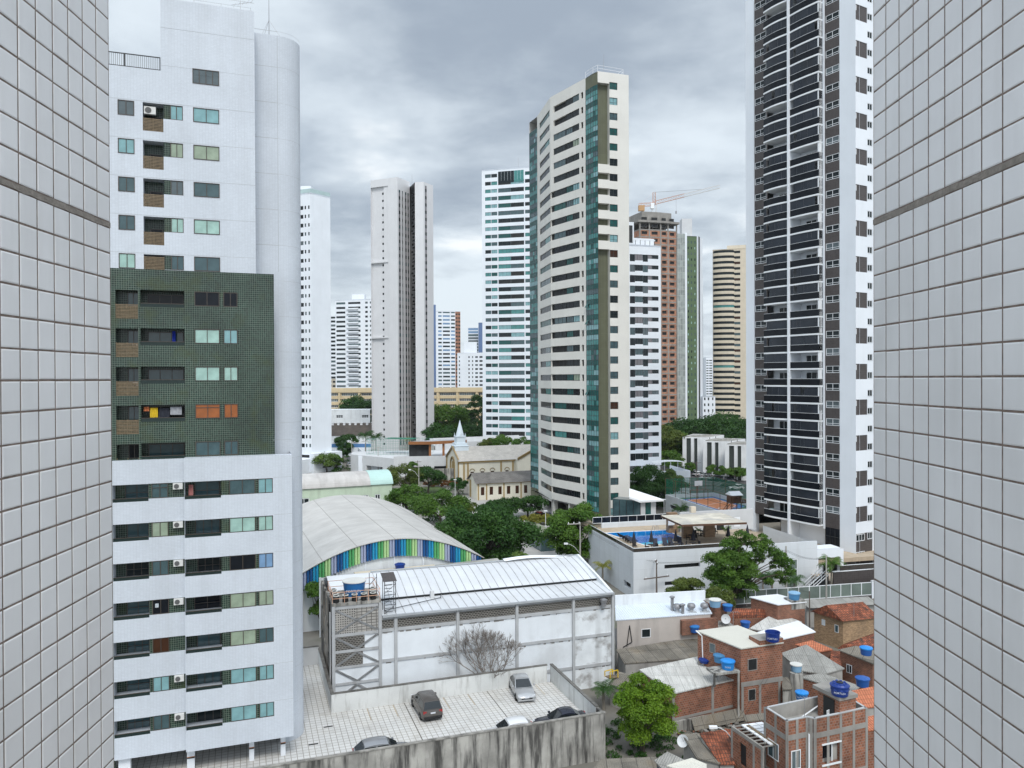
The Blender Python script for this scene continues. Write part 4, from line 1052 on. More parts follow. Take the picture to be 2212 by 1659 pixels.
# ------------------------------------------------------------------ cars
mat('tyre', (.012, .012, .012), .85, var=.1); mat('rim', (.35, .36, .37), .3, metal=.8); mat('car_glass', (.012, .016, .018), .04, spec=.7, var=.2, vs=1.)
mat('lamp_clear', (.55, .57, .6), .08, spec=.7); mat('lamp_red', (.32, .012, .012), .15, spec=.6); mat('trim_black', (.015, .015, .016), .45)
mat('plate', (.6, .62, .66), .5); mat('plate_text', (.05, .05, .08), .6)
for n_, c_ in (('silver', (.42, .43, .44)), ('white', (.62, .63, .64)), ('taupe', (.105, .095, .088)), ('navy', (.020, .023, .038)), ('steel', (.27, .28, .295)), ('black', (.013, .013, .014)), ('red', (.16, .02, .018))):
    mat('car_'+n_, c_, .22, metal=.35 if n_ not in ('white', 'black') else 0., spec=.6, var=.03)
def make_car(name, label, paint, kind, group):
    """x forward; wheels on z = 0"""
    th = thing(name, label, 'car', group=group); pm = 'car_'+paint
    L, Wd, H = {'suv': (4.25, 1.80, 1.68), 'sedan': (4.45, 1.75, 1.47), 'hatch': (3.95, 1.72, 1.50), 'suv2': (4.3, 1.8, 1.60), 'pickup': (5.2, 1.85, 1.8)}[kind]
    h = L/2; w = Wd/2; belt = H*.60
    hood = belt*.93 if kind in ('suv', 'pickup') else belt*.88
    rear = {'suv': belt, 'hatch': belt, 'sedan': belt*1.0, 'suv2': belt, 'pickup': belt*.98}[kind]
    st = [(-h, .80, .40, rear*.72), (-h+.06, .92, .28, rear*.9), (-h+.25, .985, .20, rear), (-h*.4, 1., .18, belt), (h*.28, 1., .18, belt), (h*.45, .99, .18, hood*1.02), (h-.45, .96, .18, hood*.93), (h-.12, .88, .22, hood*.80), (h, .72, .30, hood*.62)]
    b = MB(); rings = []
    for x, k, zb, zt in st:
        ww = w*k; rings.append([(x, -ww*.90, zb), (x, -ww, zb+.16), (x, -ww*1.0, (zb+zt)/2), (x, -ww*.965, zt-.07), (x, -ww*.86, zt), (x, 0, zt+.025), (x, ww*.86, zt), (x, ww*.965, zt-.07), (x, ww, (zb+zt)/2), (x, ww, zb+.16), (x, ww*.90, zb)])
    b.sheet([r[::-1] for r in rings]); b.face(rings[0]); b.face(rings[-1][::-1])
    # cabin: x stations at the belt and at the roof
    if kind == 'sedan': cb = (-h+.55, h*.44, -h*.42, h*.06)
    elif kind == 'suv': cb = (-h+.12, h*.47, -h+.42, h*.18)
    elif kind == 'pickup': cb = (-h*.12, h*.46, -h*.04, h*.18)
    else: cb = (-h+.14, h*.50, -h+.72, h*.12)
    x0, x1, r0, r1 = cb; zb = belt-.03; wb, wr = w*.90, w*.70
    ns = 8
    def roofz(t): return H-.07*(2*t-1.05)**2
    B0 = [(x0, -wb, zb), (x1, -wb, zb), (x1, wb, zb), (x0, wb, zb)]
    top = []
    for i in range(ns+1):
        t = i/ns; x = r0+(r1-r0)*t; z = roofz(t)
        top.append([(x, -wr-.03, z-.07), (x, -wr*.86, z), (x, 0, z+.02), (x, wr*.86, z), (x, wr+.03, z-.07)])
    b.sheet([r[::-1] for r in top])
    b.face((B0[0], B0[1], top[-1][0], top[0][0])); b.face([top[i][0] for i in range(ns, -1, -1)])
    b.face((B0[2], B0[3], top[0][4], top[-1][4])); b.face([top[i][4] for i in range(ns+1)])
    b.face((B0[1], B0[2], top[-1][4], top[-1][0])); b.face(top[-1][::-1]); b.face((B0[3], B0[0], top[0][0], top[0][4])); b.face(top[0])
    if kind == 'pickup': b.box(-h+.1, -h*.16, -w*.88, w*.88, belt*.75, belt*.99, 1)
    b.build('body', [pm, 'trim_black'], th, smooth=True)
    def lerp(p, q, t): return tuple(a+(c-a)*t for a, c in zip(p, q))
    def pan(name, a, bb, c, d, off, mt='car_glass', k=.09):
        P = [Vector(q) for q in (a, bb, c, d)]; cen = sum(P, Vector())/4; n = (P[1]-P[0]).cross(P[3]-P[0]).normalized()
        m = MB(); m.face([cen+(q-cen)*(1-k)+n*off for q in P]); return m.build(name, mt, th)
    fr = top[-1]; rr = top[0]
    pan('windscreen', B0[1], B0[2], fr[4], fr[0], .02); pan('rear_window', B0[3], B0[0], rr[0], rr[4], .02)
    for s, (pa, pb) in ((-1, (B0[0], B0[1])), (1, (B0[2], B0[3]))):
        if s < 0: q = (pa, pb, fr[0], rr[0])
        else: q = (pa, pb, rr[4], fr[4])
        mid0 = lerp(q[0], q[1], .5); mid1 = lerp(q[3], q[2], .5)
        pan('side_window', q[0], mid0, mid1, q[3], .012, k=.11); pan('side_window', mid0, q[1], q[2], mid1, .012, k=.11)
        m = MB(); m.box(x1-.32, x1-.16, s*(w+.01)-(.16 if s < 0 else 0), s*(w+.01)+(.16 if s > 0 else 0), belt+.02, belt+.15); m.build('mirror', pm, th)
        for xw in (-h+.78, h-.82):
            wh = MB(Matrix.Translation((xw, s*(w-.10), .31)) @ Matrix.Rotation(RAD(90), 4, 'X')); wh.lathe([(.20, -.11), (.31, -.10), (.315, 0), (.31, .10), (.20, .11)], n=18)
            o = wh.build('wheel', 'tyre', th, smooth=True)
            rm = MB(Matrix.Translation((xw, s*(w-.10), .31)) @ Matrix.Rotation(RAD(90), 4, 'X')); rm.lathe([(.20, -.09), (.20, .09)], n=14); 
            for zz in (-.115, .115): rm.lathe([(.0001, zz), (.19, zz*.9)], n=14, caps=False)
            rm.build('rim', 'rim', o)
        m = MB(); m.face([(h-.11-dx, s*w*y, z) for dx, y, z in ((.0, .52, hood*.70), (.12, .90, hood*.72), (.16, .90, hood*.83), (.03, .52, hood*.79))][::s]); 
        m.M = Matrix.Translation((.05, 0, .02)); 
        m2 = MB(Matrix.Translation((h-.17, s*w*.70, hood*.74))); m2.box(-.1, .11, -w*.17, w*.17, -.05, .06); m2.build('headlight', 'lamp_clear', th)
        m = MB(Matrix.Translation((-h+.07, s*w*.74, rear*.80))); m.box(-.05, .1, -w*.15, w*.15, -.10, .10); m.build('tail_light', 'lamp_red', th)
    m = MB(); m.box(h-.14, h+.012, -w*.55, w*.55, .34, hood*.60); m.build('grille', 'trim_black', th)
    m = MB(); m.box(h-.10, h-.02, -w*.86, w*.86, .2, .34); m.box(-h-.01, -h+.1, -w*.84, w*.84, .24, .48); m.build('bumper', 'trim_black' if kind != 'sedan' else pm, th)
    for x, rz in ((h+.02, 90), (-h-.02, -90)):
        m = MB(TR(x, 0, .50 if x > 0 else rear*.74, rz)); m.box(-.2, .2, -.008, .008, -.06, .06); m.build('licence_plate', 'plate', th)
    return th
def place(o, P, deg): o.location = P; o.rotation_euler = (0, 0, RAD(deg)); return o

# ------------------------------------------------------------------ tiled parking deck
DZ = 2.2
FD = Fr((7.0, 60.3, 0), 19.2)
mat('deck_tile', (.58, .575, .56), .5, tile=(.44, .44, .024, (.25, .23, .20), 0, .045), var=.06, vs=.3, grime=.3, gcol=(.38, .33, .25), gsc=(.3, .3, .3), glo=.5, spots=.4, scol=(.30, .28, .25), ssc=.45)
mat('old_white_wall', (.60, .61, .60), .85, var=.10, vs=.5, grime=.55, gcol=(.18, .17, .15), gsc=(1.8, 1.8, .25), glo=.53, ghi=.72)
mat('stained_wall', (.33, .32, .295), .9, var=.35, vs=.5, grime=.92, gcol=(.045, .043, .040), gsc=(1.7, 1.7, .2), glo=.45, ghi=.62, spots=.5, scol=(.42, .41, .38), ssc=.5)
mat('wall_cap', (.13, .125, .115), .9, var=.4, vs=2.)
mat('stained_cap', (.24, .23, .21), .95, var=.4, vs=1.5, spots=.7, scol=(.07, .068, .062), ssc=.9)
g = MB(TR(*FD.O, 19.2)); g.face(((-48, .2, DZ), (0, .2, DZ), (0, 10.7, DZ), (-19.5, 10.7, DZ), (-19.5, 22.4, DZ), (-48, 22.4, DZ)))
struct(g, 'parking_deck', 'deck_tile')
def parapet(name, label, x0, x1, y0, y1, zb, zt, mats):
    th = thing(name, label, 'wall', FD.w(0, 0, 0), 19.2)
    m = MB(); m.box(x0, x1, y0, y1, zb, zt-.08); m.build('wall_face', mats, th)
    m = MB(); m.box(x0-.03, x1+.03, y0-.03, y1+.03, zt-.08, zt); m.build('coping', 'wall_cap', th); return th
th = thing('parapet_wall', 'tall black-streaked concrete wall along the near edge of the parking deck', 'wall', FD.w(0, 0, 0), 19.2)
m = MB(); m.box(-48, .25, 0, .22, -.6, 3.66, 0); m.box(.0, .25, .22, 1.2, -.6, 3.66); m.build('wall_face', 'stained_wall', th)
m = MB(); m.box(-48, .28, -.04, .24, 3.66, 3.74); m.build('coping', 'stained_cap', th)
parapet('parapet_wall', 'white parapet at the back of the parking deck, in front of the warehouse', -19.7, -.4, 10.7, 10.9, 0., 3.82, 'old_white_wall')
parapet('parapet_wall', 'weathered white parapet at the right end of the parking deck', -.02, .2, 1.2, 10.9, 0., 3.78, 'old_white_wall')
parapet('parapet_wall', 'white parapet running beside the dark flank of the warehouse', -19.72, -19.5, 10.9, 22.4, 0., 3.75, 'old_white_wall')
parapet('parapet_wall', 'short concrete parapet closing the far corner of the deck', -30, -19.72, 22.4, 22.6, 0., 4.0, 'light_grey')
# expansion joints, drain covers and bay lines on the deck are separate flat strips
m = MB(TR(*FD.O, 19.2))
for x in (-13.6, -6.2): m.box(x-.02, x+.02, .3, 10.6, DZ+.002, DZ+.006)
for x in (-16.8, -14.6, -12.4, -10.2, -8., -3.8, -1.6): m.box(x-.03, x+.03, 8.2, 10.6, DZ+.003, DZ+.007, 1)
struct(m, 'deck_lines', ['dark', 'rust_line']) if 'rust_line' in MATS else (mat('rust_line', (.35, .27, .16), .8, var=.3), struct(m, 'deck_lines', ['dark', 'rust_line']))
for i, (u, v) in enumerate(((772, 1564), (749, 1602))):
    m = MB(TR(*onz(u*.0+709-i*32, v+6-i*0, DZ), 19.2)); m.box(-.35, .35, -.08, .08, .004, .02); o = m.build('drain_grate', 'dark'); tag(o, ('dark drain grate nearer the warehouse corner', 'dark drain grate nearer the round tower corner')[i], 'drain')
GP = 'cars parked on the tiled deck'
def deck(u, v, dz=0): P = onz(u, v, DZ); return (P.x, P.y, DZ+.002)
a2 = 19.2
suv = make_car('parked_car', 'taupe compact SUV seen from behind in the middle of the tiled deck', 'taupe', 'suv', GP); place(suv, deck(921, 1537), a2+92)
sed = make_car('parked_car', 'silver sedan facing the camera beside the back parapet of the deck', 'silver', 'sedan', GP); place(sed, deck(1127, 1497), a2-98)
nav = make_car('parked_car', 'dark navy sedan half hidden by the stained parking wall, rightmost', 'navy', 'sedan', GP); place(nav, FD.w(-2.75, 1.75, DZ), a2+176)
hat = make_car('parked_car', 'white hatchback half hidden by the stained parking wall', 'white', 'hatch', GP); place(hat, FD.w(-7.2, 1.35, DZ), a2+178)
stl = make_car('parked_car', 'steel grey SUV half hidden by the stained wall, leftmost on the deck', 'steel', 'suv2', GP); place(stl, FD.w(-17.0, 1.3, DZ), a2)

# ------------------------------------------------------------------ warehouse
P0_ = at(719, 1490, 66.5)
FW = Fr((P0_.x, P0_.y, 0), 18.5)
mat('cobogo', (.016, .015, .014), .9, tile=(.28, .16, .036, (.20, .19, .172), .5, .3), var=.2)  # block holes are flat: their shade is painted as dark cells
mat('cobogo_square', (.02, .02, .02), .9, tile=(.2, .2, .055, (.37, .355, .33), 0, .2), var=.2)
mat('slot_block', (.36, .345, .32), .9, tile=(.42, .26, .03, (.10, .095, .09), 0, .12), var=.15, grime=.4, gcol=(.14, .13, .12))
mat('beam_grey', (.40, .41, .42), .8, var=.12, vs=.8, grime=.45, gcol=(.20, .19, .18))
mat('peeling_white', (.68, .715, .75), .8, var=.06, vs=.5, grime=.16, gcol=(.33, .33, .33), spots=.30, scol=(.36, .36, .35), ssc=.16)
mat('peeling_patch', (.66, .69, .71), .85, var=.10, vs=.8, spots=.9, scol=(.27, .26, .25), ssc=.55, grime=.35)
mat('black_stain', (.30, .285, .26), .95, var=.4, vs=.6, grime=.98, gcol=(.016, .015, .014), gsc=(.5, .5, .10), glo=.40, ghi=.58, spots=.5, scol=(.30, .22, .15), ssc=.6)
mat('roof_white', (.62, .64, .665), .38, metal=.1, var=.08, vs=.25, grime=.25, gcol=(.42, .40, .38), gsc=(.35, .35, .35), spots=.15, scol=(.45, .40, .34), ssc=.2)
mat('gutter', (.42, .44, .46), .45, metal=.3, var=.1)
def warehouse():
    th = thing('warehouse', 'white-painted concrete warehouse with a metal roof and perforated block band', 'warehouse', fr=FW)
    wl, bm, cb, rf = MB(), MB(), MB(), MB()
    XR, DP = 26.75, 12.
    cols = [0.08, 4.12, 5.5, 11.17, 16.87, 22.6, XR]
    wl.wall(4.1, 22.5, 0, 9.0, (), .12); wl.wall(22.5, XR, 0, 9.0, (), .12, .1, 1)
    wl.wall(0, 4.1, 0, 10.3, (), .12)
    for a, b in zip(cols[1:], cols[2:]): cb.box(a+.17, b-.17, .06, .13, 7.92, 8.72, 0, 'btdlr')
    for i, x in enumerate(cols): bm.box(x-.13, x+.13, -.06, .3, 0, 10.3 if i < 2 else 9.0)
    for z0, z1 in ((7.62, 7.92), (8.72, 9.0), (4.93, 5.2), (2.06, 2.34)):
        for a, b in zip(cols[1:], cols[2:]): bm.box(a+.17, b-.17, .02, .2, z0, z1, 0, 'blr')
    # tank tower bay with its cross bracing
    for z0, z1 in ((7.60, 7.86), (6.18, 6.42), (4.80, 5.02), (3.36, 3.58), (1.9, 2.1), (10.0, 10.3)): bm.box(.25, 3.95, .02, .2, z0, z1, 0, 'blr')
    cb.box(.25, 1.95, .06, .13, 7.86, 10.0, 1, 'btdlr'); cb.box(1.95, 3.95, .06, .13, 7.86, 10.0, 2, 'btdlr')
    cb.box(.25, 2.75, .06, .13, 6.42, 7.6, 0, 'btdlr'); cb.box(.25, 2.6, .06, .13, 5.02, 6.18, 0, 'btdlr')
    def br(a, b):
        A, B = Vector((a[0], .03, a[1])), Vector((b[0], .03, b[1])); n = (B-A).cross(Vector((0, 1, 0))).normalized()*.09
        o = Vector((0, .12, 0)); bm.face((A-n, B-n, B+n, A+n)[::-1]); bm.face((A-n, B-n, B-n+o, A-n+o)); bm.face((A+n+o, B+n+o, B+n, A+n))
        bm.face((A-n, B-n, B+n, A+n))
    br((.25, 9.95), (3.95, 7.9)); br((3.95, 9.95), (.25, 7.9))
    for (a, m_, b) in (((.25, 7.55), (2.1, 6.45), (3.95, 7.55)), ((.25, 5.05), (2.1, 6.15), (3.95, 5.05)), ((.25, 4.75), (2.1, 3.6), (3.95, 4.75)), ((.25, 2.1), (2.1, 3.3), (3.95, 2.1))):
        br(a, m_); br(m_, b)
    # flanks and back
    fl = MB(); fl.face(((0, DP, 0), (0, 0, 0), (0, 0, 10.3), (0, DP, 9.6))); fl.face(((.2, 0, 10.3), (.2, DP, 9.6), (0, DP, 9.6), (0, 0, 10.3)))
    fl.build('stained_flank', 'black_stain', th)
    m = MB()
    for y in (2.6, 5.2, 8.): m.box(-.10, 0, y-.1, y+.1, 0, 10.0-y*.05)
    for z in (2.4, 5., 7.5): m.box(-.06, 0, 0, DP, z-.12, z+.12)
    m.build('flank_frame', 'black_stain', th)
    m = MB(); m.tube((-.12, .9, 2.), (-.12, .9, 9.6), .06, n=6); m.tube((-.12, 11.6, 4.), (-.12, 11.6, 10), .1, n=6); m.build('downpipe', 'white_dirty', th)
    gbl = MB(); prof = [(0, 9.1), (3.5, 9.95), (8.5, 11.0), (DP, 10.1)]
    gbl.face([(XR+.1, 0, 0), (XR+.1, DP, 0), (XR+.1, DP, 10.1), (XR+.1, 8.5, 11.0), (XR+.1, 3.5, 9.95), (XR+.1, 0, 9.1)])
    gbl.face([(XR-.12, 0, 8), (XR-.12, DP, 8), (XR-.12, DP, 10.1), (XR-.12, 8.5, 11.0), (XR-.12, 3.5, 9.95), (XR-.12, 0, 9.1)][::-1])
    for (a, za), (b, zb) in zip(prof, prof[1:]): gbl.face(((XR-.12, a, za), (XR+.1, a, za), (XR+.1, b, zb), (XR-.12, b, zb)))
    gbl.build('gable_wall', 'white_dirty', th)
    wl.face(((XR, DP, 0), (0, DP, 0), (0, DP, 9.9), (XR, DP, 9.9)))
    # metal roof, low strip in front and high span behind a step
    def rz(y): return 9.62+1.13*(.55*math.sin(min(1, (y-3.5)/5.6)*math.pi/2)+.45*min(1, (y-3.5)/5.6)) if y <= 9.1 else 10.75-(y-9.1)*.28
    ys = [3.5+.6*i for i in range(15)]
    xs = [.3, 4.3, 15, XR-.12]
    rf.sheet([[(x, y, rz(y)) for y in ys] for x in xs])
    rf.face(((4.3, -.12, 9.10), (XR-.12, -.12, 9.10), (XR-.12, 3.6, 9.42), (4.3, 3.6, 9.42)))
    rf.face(((.3, 3.5, 9.35), (XR-.12, 3.5, 9.35), (XR-.12, 3.5, 9.60), (.3, 3.5, 9.60)), 1)
    o = rf.build('metal_roof', ['roof_white', 'dark'], th)
    sm = MB(); x = 4.7
    while x < XR-.3:
        for a, b in zip(ys, ys[1:]): sm.face(((x, a, rz(a)+.05), (x+.05, a, rz(a)+.05), (x+.05, b, rz(b)+.05), (x, b, rz(b)+.05))); sm.face(((x, a, rz(a)), (x, a, rz(a)+.05), (x, b, rz(b)+.05), (x, b, rz(b)))); sm.face(((x+.05, b, rz(b)), (x+.05, b, rz(b)+.05), (x+.05, a, rz(a)+.05), (x+.05, a, rz(a))))
        for s, dx in ((1, 0), (-1, .05)): sm.face(((x+dx, -.1, 9.10), (x+dx, -.1, 9.15), (x+dx, 3.5, 9.46), (x+dx, 3.5, 9.41))[::s])
        sm.face(((x, -.1, 9.15), (x+.05, -.1, 9.15), (x+.05, 3.5, 9.46), (x, 3.5, 9.46)))
        x += .82
    sm.build('roof_seam', 'seam', o) if 'seam' in MATS else (mat('seam', (.40, .40, .41), .5, var=.2, vs=2.), sm.build('roof_seam', 'seam', o))
    m = MB(); m.box(4.3, XR+.05, -.30, -.04, 8.98, 9.14); m.build('gutter', 'gutter', th)
    m = MB(); m.box(4.6, XR-.3, 9.0, 9.35, rz(9.1)+.02, rz(9.1)+.08); m.build('ridge_cap', 'gutter', th)
    sm = MB(); pts = [(18.5+.8*i, 9.3, 10.88+.14*math.sin(i*.5)) for i in range(10)]
    sm.sheet([[(p[0], 8.7, p[2]-.05), (p[0], 9.4, p[2]+.07), (p[0], 9.9, p[2]-.1)] for p in pts]); sm.build('bent_flashing', 'white_plain', th)
    m = MB(); m.box(9.3, 9.65, 2.9, 3.3, 9.3, 10.05); m.build('roof_vent', 'light_grey', th)
    m = MB(); m.path([(4.6, .8, 9.30), (10.2, 2.6, 9.46), (10.35, 3.2, 9.55)], .035, 5); m.build('conduit', 'frame_dark', th)
    m = MB(Matrix.Translation((25.6, -.35, 8.0))); m.lathe([(.26, 0), (.26, .32), (.33, .34), (.36, .62), (.0001, .78)], n=14); m.build('turbine_vent', 'steel', th, smooth=True)
    sl = MB(); sl.box(-.05, 4.2, -.05, 4.2, 10.3, 10.55); sl.build('tank_platform', 'stained_wall', th)
    pe = MB(); rp = random.Random(21)
    for zt_, pr in ((7.62, .8), (4.93, .35), (2.06, .25)):
        for a, b in zip(cols[1:], cols[2:]):
            x = a+.2
            while x < b-.3:
                w_ = rp.uniform(.1, .5)
                if rp.random() < pr: pe.box(x, min(x+w_, b-.2), .112, .125, zt_-rp.uniform(.02, .20), zt_, 0, 'bt')
                x += w_
    pe.build('peeled_edge', 'raw_concrete', th) if 'raw_concrete' in MATS else None
    wl.build('white_wall', ['peeling_white', 'peeling_patch'], th); bm.build('concrete_frame', 'beam_grey', th); cb.build('perforated_blocks', ['cobogo', 'cobogo_square', 'slot_block'], th)
warehouse()
# railing, tanks and drums on the platform
mat('rail_pink', (.55, .33, .23), .6, var=.2); mat('tank_blue', (.025, .15, .40), .42, var=.06, vs=1.5); mat('tank_navy', (.010, .035, .20), .40, var=.06); mat('tank_mid', (.02, .09, .32), .42, var=.06)
mat('tank_pale', (.20, .36, .52), .5, var=.1); mat('tank_steel', (.06, .20, .38), .5, var=.12); mat('tank_bright', (.02, .22, .60), .35, var=.05); mat('tank_white', (.60, .60, .57), .6, var=.1)
th = thing('platform_railing', 'rusty pink railing round the warehouse tank platform', 'railing', FW.w(0, 0, 10.55), 18.5)
m = MB()
for a, b in (((0, 0), (4.1, 0)), ((0, 0), (0, 4.1)), ((4.1, 0), (4.1, 4.1)), ((0, 4.1), (4.1, 4.1))):
    for h in (.42, .95): m.tube((*a, h), (*b, h), .03, n=4)
m.build('rail', 'rail_pink', th)
for x, y in ((0, 0), (1.03, 0), (2.06, 0), (3.1, 0), (4.1, 0), (0, 2.05), (0, 4.1), (4.1, 2), (4.1, 4.1)):
    m = MB(); m.tube((x, y, 0), (x, y, .98), .03, n=4); m.build('post', 'rail_pink', th)
def tank(P, r, h, label, mt, lid='dome', deg=0., word=None, lidm=None, rim=True):
    """a plastic roof tank; lid: dome, open, white, bung"""
    th = thing('water_tank', label, 'water tank', P, deg, 'plastic water tanks on the roofs')
    m = MB(); m.lathe([(r*.84, 0), (r*.86, .05), (r*.97, h*.92), (r*1.03, h*.93), (r*1.03, h)] + ([(r*.94, h), (r*.80, .12), (.0001, .12)] if lid == 'open' else []), n=22, caps=lid != 'open')
    m.build('tank_body', mt, th, smooth=True)
    L_ = MB()
    if lid == 'dome':
        n = 24; pr = [(r*1.06, h), (r*1.05, h+.05), (r*.55, h+r*.26), (r*.16, h+r*.30), (.0001, h+r*.31)]
        rings = [[((q*(1+.0*(i % 2)))*math.cos(2*math.pi*i/n), q*math.sin(2*math.pi*i/n), z-(.035*r if (i % 3 == 1 and 0 < k < 3) else 0)) for i in range(n+1)] for k, (q, z) in enumerate(pr)]
        L_.sheet([[rings[k][i] for k in range(len(pr))] for i in range(n+1)][::-1]); L_.lathe([(r*1.06, h-.06), (r*1.06, h)], n=n, caps=False); L_.build('lid', lidm or mt, th)
    elif lid == 'white':
        L_.lathe([(r*1.06, h-.02), (r*1.06, h+.05), (r*.5, h+r*.09), (.0001, h+r*.10)], n=22); L_.build('lid', lidm or 'tank_white', th, smooth=True)
    elif lid == 'bung':
        for i in range(9):
            a = 2*math.pi*i/9; L_.tube((r*.80*math.cos(a), r*.80*math.sin(a), h*.55), (r*.60*math.cos(a), r*.60*math.sin(a), h*1.22), r*.24, r*.14, 6)
        L_.lathe([(r, h*.9), (r*.8, h*1.12), (r*.36, h*1.2)], n=18); L_.build('ribbed_top', mt, th)
        L_ = MB(); L_.lathe([(r*.36, h*1.18), (r*.36, h*1.26), (.0001, h*1.28)], n=14); L_.build('lid', 'trim_black', th)
    if word: text(word, h*.26, Matrix.Rotation(RAD(0), 4, 'Z') @ Matrix.Translation((0, -r*.985, h*.36)) @ UPR, 'plate', th)
    return th
tk = tank(FW.w(2.15, 2.3, 10.57), 1.02, 1.25, 'big blue water tank with a white cover on the warehouse platform', 'tank_blue', 'white', 18.5-10, 'FORTLEV')
for i, (x, y) in enumerate(((.35, .35), (1.15, .35), (1.95, .35), (2.75, .35), (3.55, .35), (.35, 1.1), (.35, 1.85), (.35, 2.6), (3.6, 1.2), (3.75, 2.0))):
    th = thing('drum', ('black open drum with a white rim at the front left corner of the tank platform', 'second open drum from the left along the platform front', 'third open drum along the platform front, before the big tank', 'fourth open drum along the platform front', 'open drum at the front right corner of the tank platform', 'second drum back on the platform left side', 'third drum back on the platform left side', 'rearmost drum on the platform left side', 'open drum right of the big blue tank', 'rear drum right of the big blue tank')[i], 'drum', FW.w(x, y, 10.57), 0, 'open drums round the big tank')
    m = MB(); m.lathe([(.26, 0), (.26, .56), (.19, .56), (.19, .1), (.0001, .1)], n=14, caps=False); m.build('drum_body', 'trim_black', th, smooth=True)
    m = MB(); m.lathe([(.285, .54), (.285, .585), (.18, .585)], n=14, caps=False); m.build('rim', 'tank_white', th)
th = thing('ladder_tower', 'black steel stair tower beside the warehouse tank platform', 'ladder', FW.w(4.55, .3, 9.12), 18.5)
m = MB()
for x, y in ((0, 0), (1.0, 0), (0, 1.0), (1., 1.)): m.tube((x, y, 0), (x, y, 2.9), .035, n=4)
for z in (.8, 1.7, 2.6): m.tube((0, 0, z), (1, 0, z), .02, n=4); m.tube((1, 0, z), (1, 1, z), .02, n=4); m.tube((0, 0, z-.8), (1, 0, z), .02, n=3)
m.build('frame', 'frame_dark', th)
m = MB()
for i in range(9): m.box(.1, .8, .1+i*.09, .2+i*.09, .15+i*.27, .18+i*.27)
m.build('step', 'frame_dark', th)
m = MB(); m.face(((-.1, -.1, 2.9), (1.1, -.1, 2.9), (1.1, 1.6, 3.3), (-.1, 1.6, 3.3))); m.face(((-.1, 1.6, 3.28), (1.1, 1.6, 3.28), (1.1, -.1, 2.88), (-.1, -.1, 2.88))); m.build('canopy', 'brown_tile', th)
th = thing('steel_frame', 'two thin black poles with a brace behind the platform drums', 'steel frame', FW.w(3.4, 1.6, 10.57), 18.5)
m = MB(); m.tube((0, 0, 0), (0, 0, 2.0), .035, n=4); m.tube((.6, -.4, 0), (.6, -.4, 2.0), .035, n=4); m.tube((0, 0, .9), (.6, -.4, 1.7), .025, n=4); m.build('pole', 'frame_dark', th)

# ------------------------------------------------------------------ arched sports hall with coloured fascia
_g = onz(630.9+118*.26455, 850.3+1570*.26455, 5.5)
FG = Fr((_g.x, _g.y, 0), 22)
mat('barrel_roof', (.47, .46, .44), .75, var=.10, vs=.3, corr=(.33, .02), grime=.4, gcol=(.32, .30, .28), gsc=(.25, 1.2, 1.2), glo=.48, ghi=.7)
mat('sheet_joint', (.30, .285, .27), .9)
fcol = {'lavender': (.34, .38, .52), 'navy': (.012, .085, .25), 'sky': (.02, .28, .48), 'green': (.09, .36, .13), 'lime': (.42, .62, .29)}
for n_, c_ in fcol.items(): mat('fascia_'+n_, c_, .5, var=.04)
def arch(x): return 10.2-((x-10.65)/10.65)**2*2.85
def sports_hall():
    th = thing('sports_hall', 'arched pale roofed sports hall with a blue and green striped fascia', 'sports hall', fr=FG)
    xs = [-1.1+23.4*i/40 for i in range(41)]; ys = [-.35, 4.8, 9.6, 14.4, 19.2, 24, 28.8, 33.6, 38.4]
    s_ = 0.; us = [0.]
    for a, b in zip(xs, xs[1:]): s_ += math.hypot(b-a, arch(b)-arch(a)); us.append(s_)
    m = MB(); m.sheet([[(x, y, arch(x)+.12) for y in ys] for x in xs], 0, [[(y, u) for y in ys] for u in us])
    m.sheet([[(x, y, arch(x)+.02) for y in (ys[0], ys[-1])] for x in xs[::-1]])
    for (a, b) in zip(xs, xs[1:]): m.face(((a, ys[0], arch(a)+.02), (b, ys[0], arch(b)+.02), (b, ys[0], arch(b)+.12), (a, ys[0], arch(a)+.12)))
    m.build('barrel_roof', 'barrel_roof', th)
    j = MB()
    for k in (5, 12, 20, 28, 35):
        for a, b in zip(ys, ys[1:]): j.box(xs[k]-.03, xs[k]+.03, a, b, arch(xs[k])+.10, arch(xs[k])+.145)
    j.build('sheet_lap', 'sheet_joint', th)
    seq = ['lavender', 'navy', 'sky', 'green', 'lime']; x = -.72; k = 0
    while x < 21.9:
        f = MB()
        for h in (0, 1):
            xa = x+h*.355; xb = xa+.355; zt = min(arch(xa), arch(xb))-.0; dz = 2.1
            f.prism([(xa+.01, -.05), (xa+.10, -.24), (xb-.10, -.24), (xb-.01, -.05)], zt-dz, zt+.0)
        f.build('fascia_panel', 'fascia_'+seq[k % 5], th); x += .71; k += 1
    w = MB(); n = 20
    for i in range(n):
        a, b = -.5+22.*i/n, -.5+22.*(i+1)/n
        w.face(((a, .15, 0), (b, .15, 0), (b, .15, arch(b)), (a, .15, arch(a)))); w.face(((b, 38, 0), (a, 38, 0), (a, 38, arch(a)), (b, 38, arch(b))))
    for xx, s in ((-.5, 1), (21.5, -1)): w.face(((xx, 38, 0), (xx, .15, 0), (xx, .15, arch(xx)), (xx, 38, arch(xx)))[::s])
    w.build('end_wall', 'white_dirty', th)
    c = MB()
    for xx in (3.6, 7., 10.6, 14.3, 18.): c.box(xx-.1, xx+.1, .0, .15, 0, arch(xx)-2.2)
    c.build('pilaster', 'white_paint', th)
    e = MB()
    for xa, xb in ((-1.6, -.5), (21.5, 22.9)): e.prism([(xa, -.2), (xb, -.2), (xb, .6), (xa, .6)], 0, 6.2)
    e.build('buttress', 'light_grey', th)
sports_hall()
